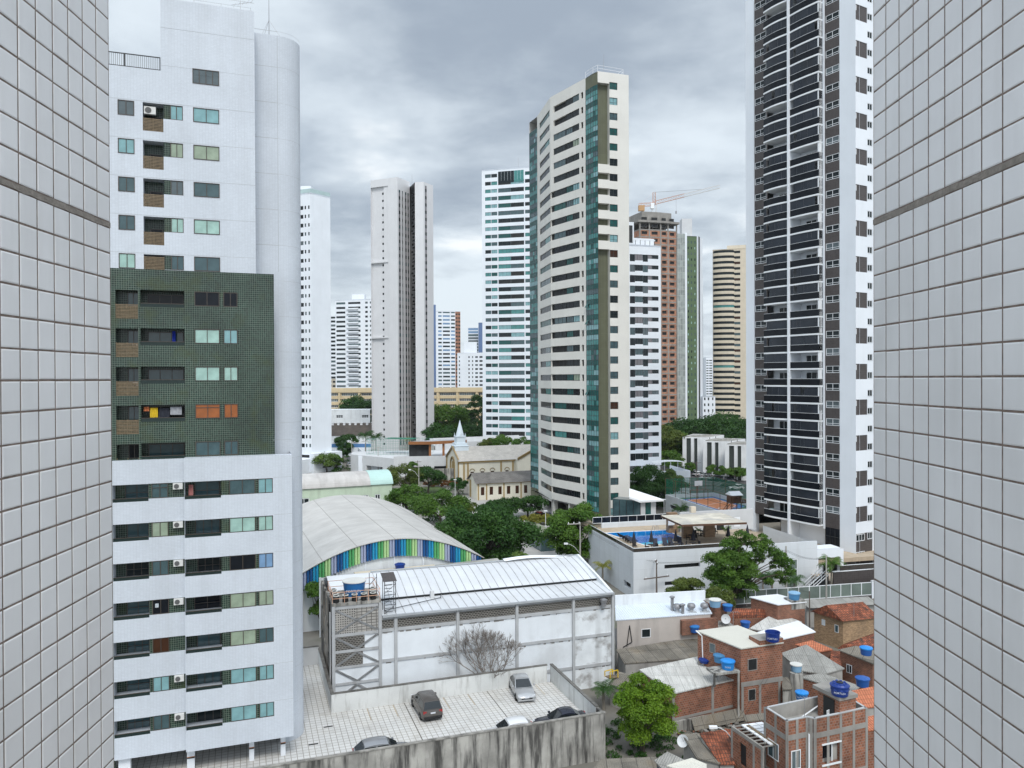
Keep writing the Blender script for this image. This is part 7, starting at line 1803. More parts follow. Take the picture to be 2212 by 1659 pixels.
# two storey brick tower house
zt = 6.4; c0, c1, c3 = P3(b7, 225, 1005, zt), P3(b7, 765, 930, zt), P3(b6, 910, 425, zt+.25)
c2 = (c1[0]+c3[0]-c0[0], c1[1]+c3[1]-c0[1], zt+.25)
th, O, R = house('two storey bare brick house with black window openings and a cream roof', [c0, c1, c2, c3], 'brick_red', 'roof_cream', over=.12)
for a, b, c, d in ((312, 1145, 435, 1285), (318, 1540, 415, 1680)): hpx(th, O, R[0], R[1], b7, a, b, c, d)
hpx(th, O, R[3], R[0], b6, 1018, 525, 1070, 630, pm='pane_grey')
m = MB(seg(R[0], R[1])); L_ = (R[1]-R[0]).length; m.box(-.02, L_, -.05, .0, 3.0, 3.4)
for f in (.03, .45, .92): m.box(L_*f-.12, L_*f+.12, -.04, .0, -.3, 3.0)
m.box(0, L_, -.05, 0, .1, .4); m.build('concrete_frame', 'raw_concrete', th)
m = MB(seg(R[0], R[1])); m.box(L_*.44, L_+.05, -.05, 1.5, zt-.05, zt+.45, 0, mt=1); m.build('tank_plinth', ['brick_red', 'raw_concrete'], th)
m = MB(); m.path([tuple(R[3]+Vector((-.2, -.1, .1))), tuple(R[3]+Vector((.3, -.4, -.3))), (R[3].x+.4, R[3].y-.5, 2.9)], .06, 6); m.build('drainpipe', 'white_plain', th)
# unfinished front house with the roof terrace
zt = 6.5
Q = [P3(b8, 965, 495, zt), P3(b8, 1195, 640, zt), P3(b8, 1405, 598, zt), P3(b8, 1490, 614, zt), P3(b8, 1760, 560, zt), P3(b8, 2030, 500, zt)]
bk = P3(b8, 1620, 358, zt); O = (Q[0][0], Q[0][1], 0)
Q = [(p[0]-O[0], p[1]-O[1]) for p in Q]; bk = (bk[0]-O[0], bk[1]-O[1])
bR = (Q[5][0]-.9, Q[5][1]+3.8)
th = thing('brick_house', 'unfinished brick house with a grey roof terrace, nearest to the viewer', 'house', O)
w = MB(); ins = MB(); cp = MB(); fr_ = MB()
loop = Q+[bR, bk]
for i in range(len(loop)):
    a, b = loop[i], loop[(i+1) % len(loop)]; L_ = math.hypot(b[0]-a[0], b[1]-a[1]); M = seg(a, b); w.M = ins.M = cp.M = fr_.M = M
    hs = []
    if i == 3: hs = [(.65, L_-.05, 3.2, 4.55)]
    if i == 4: hs = [(.0, .0, 0, 0)]
    w.wall(0, L_, -.3, zt, hs, 0, .3)
    ins.face(((L_, .14, 5.5), (0, .14, 5.5), (0, .14, zt), (L_, .14, zt))); cp.box(-.02, L_+.02, -.02, .15, zt, zt+.05)
    if i < 5:
        fr_.box(-.02, L_+.02, -.04, .0, 5.15, 5.5); fr_.box(-.02, L_+.02, -.04, .0, 2.1, 2.4)
        for f in (0, .5, 1.): fr_.box(L_*f-.11, L_*f+.11, -.03, .0, -.3, zt)
w.M = ins.M = cp.M = fr_.M = I4
ins.face([(*p, 5.52) for p in loop]); w.build('brick_wall', 'brick_red', th); ins.build('terrace_lining', 'render_grey', th); cp.build('coping', 'beam_grey', th); fr_.build('concrete_frame', 'raw_concrete', th)
hole(th, O, Q[0], Q[1], .35, 1.5, 3.3, 4.5, pm='pane_slate', fm='frame_white', nx=2); hole(th, O, Q[1], Q[2], .35, 1.15, 3.1, 4.4, pm='pane_grey', fm='frame_white', nx=2)
M = seg(Q[3], Q[4]); L_ = math.hypot(Q[4][0]-Q[3][0], Q[4][1]-Q[3][1])
m = MB(M); m.box(.6, L_, .28, .32, 3.1, 4.6, 0, 'b'); m.build('room_wall', 'render_grey', th)
m = MB(M); m.box(.58, L_+.02, -.06, .02, 3.08, 3.2); m.box(.58, L_+.02, -.06, .02, 4.55, 4.65); m.box(L_*.72, L_*.76, .2, .26, 3.2, 4.5); m.box(L_*.4, L_*.72, .24, .27, 3.5, 4.5, 1); m.build('window_frame', ['white_dirty', 'pane_night'], th)
# stair head with the tank slab
m = MB(seg(Q[4], Q[5])); m.box(.05, 1.55, .15, 2.2, 5.5, 7.35, 0, mt=1); m.box(-.05, 1.65, .05, 2.6, 7.35, 7.6, 1); m.build('stair_head', ['brick_red', 'raw_concrete'], th)
m = MB(seg(Q[4], Q[5])); m.box(-.02, .06, .6, 1.6, 5.55, 7.2); m.build('doorway', 'dark', th)
m = MB(); a = Q[2]; m.tube((a[0]+.1, a[1]-.12, -.3), (a[0]+.1, a[1]-.12, 5.4), .06, n=6); m.build('drainpipe', 'white_plain', th)
m = MB(); m.tube((Q[1][0]+.5, Q[1][1]+.6, 6.0), (bk[0]-1.0, bk[1]-1.0, 6.15), .05, n=5); m.build('loose_pipe', 'white_plain', th)
tc_ = lerp2(Q[4], bk, .52)
t_ = thing('stool_table', 'rough wooden work table on the grey roof terrace', 'table', (O[0]+tc_[0], O[1]+tc_[1], 5.54), 15)
m = MB(); m.box(-.45, .45, -.3, .3, .78, .84); m.build('tabletop', 'slat_wood', t_)
for x in (-.38, .38):
    for y in (-.24, .24): m = MB(); m.box(x-.05, x+.05, y-.05, y+.05, 0, .78); m.build('leg', 'slat_wood', t_)
cc_ = lerp2(Q[4], bk, .22); t_ = thing('plastic_chair', 'white plastic chair on the grey roof terrace', 'chair', (O[0]+cc_[0]-.4, O[1]+cc_[1], 5.54), 40)
m = MB(); m.box(-.25, .25, -.25, .25, .4, .45); m.build('seat', 'white_plain', t_)
m = MB(); m.box(-.25, .25, .22, .27, .45, .85); m.build('backrest', 'white_plain', t_)
for x in (-.22, .22):
    m = MB(); m.box(x-.03, x+.03, -.25, .25, .62, .66); m.box(x-.03, x+.03, -.25, -.2, .45, .62); m.build('armrest', 'white_plain', t_)
    for y in (-.22, .22): m = MB(); m.box(x-.03, x+.03, y-.03, y+.03, 0, .4); m.build('leg', 'white_plain', t_)
# lower wing with its open joist roof
zt = 4.3; A, B = P3(b8, 615, 697, zt), P3(b8, 945, 925, zt); C_ = P3(b8, 955, 650, zt)
O2 = (A[0], A[1], 0); a2_, b2_, c2_ = (0, 0), (B[0]-A[0], B[1]-A[1]), (C_[0]-A[0], C_[1]-A[1])
th = thing('brick_house', 'low brick wing with an open joist roof half covered by white blocks', 'house', O2)
m = MB(seg(a2_, b2_)); L_ = math.hypot(*b2_); m.wall(0, L_, -.3, zt, [(.9, 1.7, 2.0, 3.6)], 0, .2); m.M = seg(c2_, a2_); m.wall(0, math.hypot(*c2_), -.3, zt); m.M = I4; m.build('brick_wall', 'brick_red', th)
m = MB(seg(a2_, b2_)); m.box(0, L_, -.03, .12, zt-.2, zt+.05)
for x in (.05, L_*.72, L_-.1): m.box(x-.1, x+.1, -.03, .1, -.3, zt-.2)
m.build('concrete_frame', 'raw_concrete', th)
m = MB(seg(a2_, b2_)); m.box(.9, 1.7, .15, .2, 2.0, 3.6); m.build('window', 'dark', th)
def bil(s, t): d = (c2_[0]+b2_[0], c2_[1]+b2_[1]); return (b2_[0]*s+c2_[0]*t, b2_[1]*s+c2_[1]*t)
for i in range(8):
    p, q = bil(i/7.5, 0), bil(i/7.5, .95); m = MB(); m.tube((*p, zt-.02), (*q, zt-.02), .05, n=4); m.build('joist', 'raw_concrete', th)
m = MB()
for i in range(7):
    for j in range(3):
        p = [bil((i+.12)/7.5, .28+j*.22), bil((i+.9)/7.5, .28+j*.22), bil((i+.9)/7.5, .48+j*.22), bil((i+.12)/7.5, .48+j*.22)]; m.prism([(x, y) for x, y in p], zt, zt+.09)
m.build('filler_blocks', 'white_plain', th)
m = MB(); p = [bil(.1, .36), bil(.98, .36), bil(.98, .44), bil(.1, .44)]; m.prism(p, zt+.1, zt+.15); m.build('plank', 'slat_wood', th)
# houses behind, from left to right
zt = 5.6; c0, c1, c3 = P3(b7, 705, 432, zt), P3(b7, 1060, 400, zt), P3(b7, 355, 337, zt+.1); c2 = (c1[0]+c3[0]-c0[0], c1[1]+c3[1]-c0[1], zt+.1)
th, O, R = house('brick house with a clean white roof below the dark street fence', [c0, c1, c2, c3], 'brick_old', 'roof_bright')
m = MB(seg(R[0], R[1])); L_ = (R[1]-R[0]).length; m.box(L_*.5, L_+.05, -.04, 1.4, 4.9, zt+.25); m.build('tank_slab', 'stained_wall', th)
th, O, R = house('brick house under a bright terracotta tile roof behind the pale patched roofs', [P3(b7, 60, 605, 4.0), P3(b7, 740, 582, 4.0), P3(b7, 480, 500, 4.7), P3(b7, 160, 495, 4.7)], 'brick_red', 'tile_red')
th, O, R = house('house under patched fibre-cement sheets behind the brick tower house', [P3(b7, 350, 745, 3.5), P3(b7, 620, 790, 3.5), P3(b7, 1000, 665, 3.8), P3(b7, 800, 592, 4.0), P3(b7, 590, 605, 4.0)], 'brick_red', 'asbestos_light')
th, O, R = house('brick house with a bright white sheet roof pointing right', [P3(b7, 450, 800, 3.7), P3(b7, 740, 890, 3.5), P3(b7, 1180, 792, 3.5), P3(b7, 960, 655, 3.9)], 'brick_red', 'roof_bright')
th, O, R = house('house under a big grey corrugated roof in the middle of the brick houses', [P3(b7, 765, 1080, 2.9), P3(b7, 1010, 1290, 2.6), P3(b7, 1290, 1335, 2.5), P3(b7, 1550, 1265, 2.6), P3(b7, 1080, 972, 3.3)], 'render_grey', 'asbestos_grey')
th, O, R = house('low brick house under a slanting corrugated roof behind the roof terrace', [P3(b7, 1010, 1385, 2.6), P3(b7, 1650, 1575, 2.3), P3(b7, 1760, 1500, 2.4), P3(b7, 1300, 1345, 2.7)], 'brick_red', 'asbestos_grey')
m = MB(); a, b = R[0], R[1]; m.tube((a.x+1.2, a.y-.1, 2.55), (b.x, b.y-.1, 2.1), .09, n=6); m.build('white_gutter_pipe', 'white_plain', th)
th, O, R = house('dark old brick house at the right edge, under the right tank', [P3(b7, 1520, 1030, 3.4), P3(b7, 1945, 1200, 3.2), P3(b7, 2100, 1080, 3.6), P3(b7, 1740, 990, 3.7)], 'brick_old', 'asbestos_dark')
hpx(th, O, R[0], R[1], b7, 1605, 1205, 1675, 1340, pm='pane_night', fm='white_dirty', nx=2)
th, O, R = house('sheds roofed with rusty terracotta sheets in the middle right', [P3(b7, 955, 960, 2.9), P3(b7, 1230, 1042, 2.8), P3(b7, 1400, 1020, 2.9), P3(b7, 1160, 920, 3.2)], 'brick_old', 'tile_orange')
house('low roof of mottled tiles below the tan brick house', [P3(b7, 1510, 1000, 2.6), P3(b7, 1990, 985, 2.4), P3(b7, 2000, 800, 3.3), P3(b7, 1580, 955, 2.9)], 'brick_old', 'tile_red')
house('red orange tiled roof at the lower right edge', [P3(b8, 1985, 490, 3.6), P3(b8, 2200, 470, 3.6), P3(b8, 2200, 270, 4.6), P3(b8, 1885, 335, 4.4)], 'render_grey', 'tile_orange')
house('brick house at the lower right corner, half behind the roof terrace house', [P3(b8, 2045, 735, 4.0), P3(b8, 2260, 700, 4.0), P3(b8, 2260, 560, 4.3), P3(b8, 2045, 610, 4.3)], 'brick_red', 'tile_orange')
house('sooty grey yard shed between the brick tower house and the round pillar', [P3(b8, 1155, 300, 2.6), P3(b8, 1235, 290, 2.6), P3(b8, 1215, 190, 2.9), P3(b8, 1150, 200, 2.9)], 'stained_wall', 'asbestos_dark', name='shed', cat='shed')
house('narrow shed under rusty mottled tiles left of the dark old brick house', [P3(b7, 1400, 1180, 2.2), P3(b7, 1530, 1250, 2.2), P3(b7, 1520, 1060, 2.6), P3(b7, 1410, 1045, 2.6)], 'brick_old', 'tile_red', name='shed', cat='shed')
house('low lean-to of dark sheets below the brick tower house', [P3(b8, 780, 640, 1.2), P3(b8, 960, 620, 1.2), P3(b8, 960, 560, 1.5), P3(b8, 760, 585, 1.5)], 'brick_old', 'asbestos_dark', name='shed', cat='shed')
# tan brick house with mottled tile roof
c0 = P3(b7, 1560, 640, 3.3); c1 = P3(b7, 1990, 600, 3.3); c3 = P3(b7, 1180, 525, 3.3); c2 = (c1[0]+c3[0]-c0[0], c1[1]+c3[1]-c0[1], 3.3); O = (c0[0], c0[1], 0)
th = thing('brick_house', 'tan brick house with a mottled red tile roof at the right edge', 'house', O); R = [Vector((p[0]-O[0], p[1]-O[1], p[2])) for p in (c0, c1, c2, c3)]
m = MB()
for i in range(4): a, b = R[i], R[(i+1) % 4]; m.face(((a.x, a.y, -.3), (b.x, b.y, -.3), (b.x, b.y, 3.3), (a.x, a.y, 3.3)))
m.build('wall', 'brick_tan', th)
cen = (R[0]+R[2])/2; E_ = [p+(p-cen).normalized()*.4 for p in R]; r0, r1 = E_[3].lerp(E_[0], .5)+Vector((0, 0, 1.25)), E_[2].lerp(E_[1], .5)+Vector((0, 0, 1.25))
m = MB(); m.face((E_[0], E_[1], r1, r0)); m.face((E_[2], E_[3], r0, r1)); m.face((E_[3], E_[0], r0)); m.face((E_[1], E_[2], r1)); m.build('roof', 'tile_red', th)
hpx(th, O, R[3], R[0], b7, 1450, 690, 1500, 805, pm='pane_slate', fm='white_dirty'); hpx(th, O, R[3], R[0], b7, 1280, 620, 1325, 710, pm='white_dirty', fm='white_dirty')
m = MB(); A = P3(b7, 1080, 455, 2.6); B = P3(b7, 1990, 405, 2.6); th = thing('shed', 'long grey sheet roof behind the tan brick house', 'shed', (A[0], A[1], 0)); M = seg((0, 0), (B[0]-A[0], B[1]-A[1])); L_ = math.hypot(B[0]-A[0], B[1]-A[1])
m = MB(M); m.face(((0, -.5, 2.5), (L_, -.5, 2.5), (L_, 1.6, 2.9), (0, 1.6, 2.9))); m.build('roof', 'asbestos_grey', th); m = MB(M); m.box(0, L_, 0, 1.5, -.3, 2.55); m.build('wall', 'render_grey', th)
# foreground bottom: tile roof, grey walls, weathered sheets
th, O, R = house('small tumbledown house with an orange brown tile roof, lower middle', [P3(b8, 495, 1075, 1.8), P3(b8, 640, 1075, 1.9), P3(b8, 605, 738, 2.9), P3(b8, 300, 783, 2.9)], 'render_grey', 'tile_red')
th, O, R = house('grey rendered wall house with a narrow sheet roof left of the tile roof', [P3(b8, 250, 1010, 2.0), P3(b8, 480, 1075, 1.8), P3(b8, 320, 790, 2.5), P3(b8, 110, 790, 2.6)], 'render_grey', 'asbestos_dark')
house('white walled shed with a grey lean-to roof below the bright green tree', [P3(b6, 540, 1600, 2.3), P3(b6, 700, 1780, 2.1), P3(b6, 780, 1600, 2.4), P3(b6, 640, 1530, 2.5)], 'white_paint', 'asbestos_grey')
house('pale sheet roof at the bottom edge of the view', [P3(b8, -40, 1110, 2.4), P3(b8, 330, 1240, 2.2), P3(b8, 330, 1100, 2.4), P3(b8, 200, 1050, 2.6)], 'render_grey', 'roof_cream')
house('weathered sheet roof at the bottom edge, right of the stained wall', [P3(b6, -40, 1700, 2.0), P3(b6, 520, 1760, 2.0), P3(b6, 520, 1570, 2.3), P3(b6, 60, 1590, 2.4)], 'render_grey', 'asbestos_dark')
house('dark lean-to roof behind the bright green tree, against the warehouse wall', [P3(b6, 120, 900, 2.0), P3(b6, 300, 960, 1.9), P3(b6, 330, 840, 2.3), P3(b6, 200, 800, 2.3)], 'render_grey', 'asbestos_dark', name='shed', cat='shed')
th = thing('rubble_wall', 'sooty concrete wall with leaning dark sheets below the long brick wall', 'wall', P3(b6, 740, 1320, .2), 20)
m = MB(); m.box(-.5, 9, 0, .3, -.5, .75); m.build('wall_face', 'stained_wall', th); m = MB(); m.face(((1.2, -.6, .0), (6.5, -.5, .1), (6.5, .1, .95), (1.2, 0, .85))); m.build('leaning_sheet', 'asbestos_dark', th)
th = thing('broken_chair', 'yellow broken chair frame thrown on the scrap by the warehouse corner', 'chair', P3(b6, 120, 860, 2.3), 30)
m = MB(); m.box(0, .9, 0, .8, 0, .05); m.build('seat', 'slat_wood', th); m = MB(); m.path([(0, 0, 0), (0, 0, .7), (.9, 0, .7), (.9, 0, 0)], .05, 4); m.path([(0, .8, 0), (0, .8, .5), (.9, .8, .5), (.9, .8, 0)], .05, 4); m.build('frame', 'cloth_yellow', th)
rr = random.Random(4); m = MB()
for i in range(160):
    p = P3(b8, rr.uniform(60, 1000), rr.uniform(560, 780), .1); s_ = rr.uniform(.06, .28); m.M = TR(p[0], p[1], p[2], rr.uniform(0, 180)); m.box(-s_, s_, -s_*.6, s_*.6, 0, s_*rr.uniform(.3, .9), rr.choice((0, 1, 2)))
o = m.build('rubble', ['raw_concrete', 'brick_old', 'asbestos_dark']); o['kind'] = 'stuff'; o['label'] = 'bricks and rubble strewn between the brick houses'
# roof tanks
def TK(c, x, y, z, wpx, label, mt, lid='dome', hr=1.15, word=None, deg=None, lidm=None):
    P = onz(*c(x, y), z); k = {b5: .22321, b6: .23948, b7: .16536, b8: .20585}[c]; r = wpx*k/2*P.y/FPX*.97
    dg = math.degrees(math.atan2(P.x, P.y)); return tank(P, r, r*hr, label, mt, lid, (-dg if deg is None else deg), word, lidm)
pl_ = thing('tank_plinth', 'square brick pier that carries the pale blue tank', 'pier', P3(b5, 1270, 1240, 5.0), 14); m = MB(); m.box(-1.0, 1.0, -.7, 1.3, -1.2, 1.0, 0, mt=1); m.build('brick_pier', ['brick_old', 'raw_concrete'], pl_)
TK(b5, 1268, 1200, 6.0, 118, 'pale blue water tank with a white cover beside the turbine vents', 'tank_pale', 'white')
TK(b5, 1388, 1240, 5.3, 95, 'navy tank with ribbed lid right of the pale blue one', 'tank_mid', lidm='tank_blue')
TK(b7, 920, 362, 5.85, 150, 'steel blue tank with a ribbed lid on the white roofed brick house', 'tank_steel', lidm='tank_pale')
TK(b7, 280, 730, 3.9, 128, 'navy tank behind the cream roof of the brick tower house', 'tank_mid')
TK(b7, 638, 905, 6.85, 196, 'open navy tank on top of the two storey brick house', 'tank_navy', 'open', 1.25, 'FORTLEV')
TK(b6, 880, 430, 3.9, 90, 'blue tank with a ribbed lid on the small dark roof', 'tank_mid', lidm='tank_blue')
TK(b6, 972, 705, 4.0, 104, 'flat navy lid tank at the left of the trio by the long brick wall', 'tank_navy', hr=.5)
TK(b6, 1105, 700, 4.62, 106, 'dull blue tank in the middle of the trio by the long brick wall', 'tank_steel')
TK(b6, 1182, 762, 4.62, 128, 'bright blue tank with white lettering at the right of the trio', 'tank_bright', word='TIGRE')
TK(b7, 945, 1300, 3.6, 155, 'pale blue tank with a white cover on the round grey pillar', 'tank_pale', 'white')
th = thing('tank_pillar', 'round grey concrete pillar under the pale blue tank, between the brick houses', 'pillar', P3(b7, 945, 1310, 3.6)); m = MB(); m.lathe([(.62, -4.), (.60, -.02)], n=16); m.build('pillar_shaft', 'stained_wall', th, smooth=True)
TK(b7, 1860, 1085, 4.1, 158, 'blue tank with a sticker by the right wall, the higher one', 'tank_mid', lidm='tank_bright')
TK(b7, 1812, 1495, 3.3, 180, 'blue tank by the right wall, just above the red orange roof', 'tank_mid')
TK(b8, 1750, 360, 7.62, 200, 'big ribbed navy tank with a black bung on the roof terrace house', 'tank_navy', 'bung', 1.1, 'FORTLEV')
TK(b8, 1605, 345, 3.6, 100, 'blue tank half hidden behind the big ribbed one', 'tank_mid')
TK(b8, 1352, 410, 2.9, 134, 'round blue tank on the ground floor roof behind the terrace parapet', 'tank_blue', lidm='tank_bright')
th = thing('satellite_dish', 'grey mesh satellite dish on the grey wall, lower middle', 'satellite dish', P3(b8, 110, 850, 2.3), -40); th.scale = (.62, .62, .62)
m = MB(Matrix.Rotation(RAD(60), 4, 'X')); m.lathe([(.0001, 0), (.4, .06), (.75, .24)], n=16, caps=False); m.lathe([(.75, .25), (.4, .07), (.0001, .01)], n=16, caps=False); m.build('dish', 'light_grey', th); m = MB(); m.tube((0, 0, -.6), (0, 0, .1), .05, n=5); m.tube((0, 0, 0), (0, -.5, .7), .03, n=4); m.build('mount', 'steel', th)
th = thing('satellite_dish', 'small round satellite dish beside the terracotta roof', 'satellite dish', P3(b6, 1160, 315, 4.6), 0)
m = MB(Matrix.Rotation(RAD(70), 4, 'X')); m.lathe([(.0001, 0), (.3, .05), (.5, .16)], n=14, caps=False); m.lathe([(.5, .17), (.3, .06), (.0001, .01)], n=14, caps=False); m.build('dish', 'light_grey', th); m = MB(); m.tube((0, 0, -.7), (0, 0, .1), .04, n=5); m.build('mount', 'steel', th)

# ------------------------------------------------------------------ poles and wires
mat('pole_concrete', (.36, .345, .32), .9, var=.15); mat('pole_wood', (.13, .105, .09), .9, var=.2)
def pole(label, P, h, mt='pole_concrete', arms=(), lamp=None, deg=14, r=.14, name='utility_pole', cat='utility pole'):
    th = thing(name, label, cat, P, deg)
    m = MB(); m.tube((0, 0, -.3), (0, 0, h), r, r*.6, 8); m.build('shaft', mt, th)
    for (z, w, off, a) in arms:
        m = MB(Matrix.Rotation(RAD(a), 4, 'Z')); m.box(-w+off, w+off, -.06, .06, z-.07, z+.07); o = m.build('crossarm', 'pole_wood' if mt == 'pole_wood' else mt, th)
        for q in (-.85, 0, .85): m = MB(Matrix.Rotation(RAD(a), 4, 'Z')); m.lathe([(.05, 0), (.08, .1), (.05, .22)], (q*w+off, 0, z+.06), 8); m.build('insulator', 'white_plain', o)
    if lamp:
        z, L_, a = lamp; m = MB(Matrix.Rotation(RAD(a), 4, 'Z')); pts = [(0, 0, z), (L_*.45, 0, z+L_*.55), (L_*.8, 0, z+L_*.75), (L_, 0, z+L_*.78)]; m.path(pts, .035, 5); m.build('lamp_arm', 'light_grey', th)
        m = MB(Matrix.Rotation(RAD(a), 4, 'Z')); m.box(L_-.05, L_+.55, -.12, .12, z+L_*.74, z+L_*.86); m.build('lamp_head', 'white_plain', th)
    return th
pa = onz(1253.5, 1245, 0); pole('concrete pole with a three insulator arm and a street lamp, behind the warehouse roof', (pa.x, pa.y, 0), 8.2, arms=((8.0, 1.0, -1.0, 0),), lamp=(3.4, 1.9, 160))
pb_ = onz(*b5(702, 1150), 0); pole('dark wooden pole with two crossarms in front of the pool podium', (pb_.x, pb_.y, 0), 5.6, 'pole_wood', ((3.2, 2.0, 0, 10), (5.2, .9, .2, 75)))
pc_ = onz(*b5(1955, 1110), 0); pole('thick concrete pole with a lamp between the branches and the dark tower', (pc_.x, pc_.y, 0), 7., lamp=(2.5, 1.8, 170), r=.18)
pd_ = onz(1785, 1312, 0); pole('slender concrete pole in front of the brown street wall', (pd_.x, pd_.y, 0), 6.8, r=.13)
pe_ = onz(*b7(1120, 760), 0); pole('dark slim pole between the white roof and the tan brick house', (pe_.x, pe_.y, 0), 4.6, 'pole_wood', r=.1)
for u, v, h, l in ((905, 1078, 8.5, 'pole with a lamp and a round transformer left of the church garden'), (817, 1022, 8.5, 'pole with crossarm in front of the ramp wall'), (760, 1014, 9.5, 'concrete pole at the near end of the lane'), (789, 1008, 9., 'concrete pole beside the gatehouse'), (1505, 1062, 8., 'wooden pole with crossarms in the far car park'), (902, 1030, 5., 'pole with a double crossarm in front of the open bays')):
    P = onz(u, v, 0); pole(l, P, h, 'pole_wood' if 'wooden' in l or 'double' in l else 'pole_concrete', ((h-.4, 1.2, 0, 0),), (h-3, 2.2, 150) if 'lamp' in l else None)
for c, x, y, h, l in ((d4, 1000, 540, 3.6, 'white garden lamp by the guard house'), (b1, 1332, 855, 4.6, 'white garden lamp in front of the church annex'), (d1, 1045, 1330, 4.4, 'white garden lamp behind the pool fence'), (d3, 470, 1300, 8., 'slim mast beside the lane wall')):
    P = onz(*c(x, y), 0); th = thing('garden_lamp', l, 'lamp post', P); m = MB(); m.tube((0, 0, 0), (0, 0, h), .05, n=6); m.build('shaft', 'white_plain', th); m = MB(); m.box(-.35, .35, -.2, .2, h, h+.15); m.build('lamp_head', 'white_plain', th)
P = P3(b8, 640, 1180, .3); th = pole('leaning street lamp pole beside the tumbledown tile roof', P, 3.6, lamp=(2.4, 1.3, 165), r=.1)
for i, (c, x, y, z, h) in enumerate(((b7, 300, 420, 4.6, 1.6), (b8, 1380, 600, 6.5, 1.4), (b7, 1700, 560, 4.2, 1.3), (b6, 1230, 395, 6.5, 1.5))):
    th = thing('antenna', ('thin antenna mast behind the terracotta roof', 'thin pipe mast on the terrace parapet', 'antenna mast on the mottled tile roof', 'antenna mast on the cream roof of the brick tower house')[i], 'antenna', P3(c, x, y, z)); m = MB(); m.tube((0, 0, -.3), (0, 0, h), .022, n=4); m.build('mast', 'steel', th)
    m = MB(); m.tube((-.5, 0, h), (.5, 0, h), .014, n=3)
    for k in range(5): m.tube((-.45+k*.22, -.3, h), (-.45+k*.22, .3, h), .01, n=3)
    m.build('dipole', 'steel', th)
def wires(label, P, Q, dz, n=3, sag=.5, sp=.3, r=.012):
    d = Vector((Q[0]-P[0], Q[1]-P[1], 0)).normalized(); s = Vector((-d.y, d.x, 0))
    m = MB()
    for i in range(n):
        a = Vector(P)+s*(i-(n-1)/2)*sp+Vector((0, 0, dz[0])); b = Vector(Q)+s*(i-(n-1)/2)*sp+Vector((0, 0, dz[1]))
        pts = [a.lerp(b, t/10)-Vector((0, 0, sag*4*(t/10)*(1-t/10))) for t in range(11)]; m.path(pts, r, 3)
    o = m.build('overhead_wires', 'dark'); tag(o, label, 'wires'); o['kind'] = 'thing'; return o
wires('three slack wires from the warehouse pole to the dark wooden pole', pa, pb_, (7.9, 5.2)); wires('three slack wires from the dark wooden pole towards the thick concrete pole', pb_, pc_, (5.2, 6.4)); wires('wires from the thick concrete pole to the slender one', pc_, pd_, (6.4, 6.4)); wires('thin wires across the houses from the slender pole to the right', pd_, Vector((58, 100, 0)), (5.5, 5.5))
wires('single wire slung from the grey wall to the long brick wall', Vector(P3(b8, 100, 800, 0)), Vector(P3(b8, 40, 540, 0)), (2.6, 2.9), 1)

wires('two slack wires from the lamp pole up to the brick tower house', Vector(P3(b8, 640, 1180, 0)), Vector(P3(b8, 1120, 430, 0)), (3.5, 4.6), 2, .4)
wires('two slack wires from the dark slim pole across the patched roofs', pe_, Vector(P3(b7, 300, 420, 0)), (4.4, 5.6), 2, .5)

# ------------------------------------------------------------------ vegetation
def leafmat(name, a, b, tr=.35):
    m = mat(name, a, .55, spec=.25, var=.15, vs=.35, attr=b)
    N, L = m.node_tree.nodes, m.node_tree.links; B = N['Principled BSDF']
    src = B.inputs['Base Color'].links[0].from_socket
    t = N.new('ShaderNodeBsdfTranslucent'); L.new(src, t.inputs[0]); mx = N.new('ShaderNodeMixShader'); mx.inputs[0].default_value = tr
    L.new(B.outputs[0], mx.inputs[1]); L.new(t.outputs[0], mx.inputs[2]); L.new(mx.outputs[0], N['Material Output'].inputs[0])
leafmat('leaf_bright', (.065, .15, .010), (.19, .31, .022)); leafmat('leaf_dark', (.019, .066, .014), (.056, .13, .022)); leafmat('leaf_mid', (.045, .115, .016), (.115, .21, .03))
leafmat('leaf_pale', (.075, .14, .03), (.16, .23, .05)); leafmat('leaf_deep', (.018, .060, .014), (.05, .115, .024)); leafmat('leaf_olive', (.06, .095, .018), (.14, .18, .035)); leafmat('leaf_yellow', (.14, .17, .03), (.30, .28, .05)); leafmat('leaf_rust', (.09, .035, .012), (.18, .08, .02))
mat('bark', (.07, .058, .046), .95, var=.3, vs=2.); mat('bark_grey', (.20, .175, .155), .95, var=.3, vs=3.); mat('palm_trunk', (.22, .20, .17), .95, var=.2)
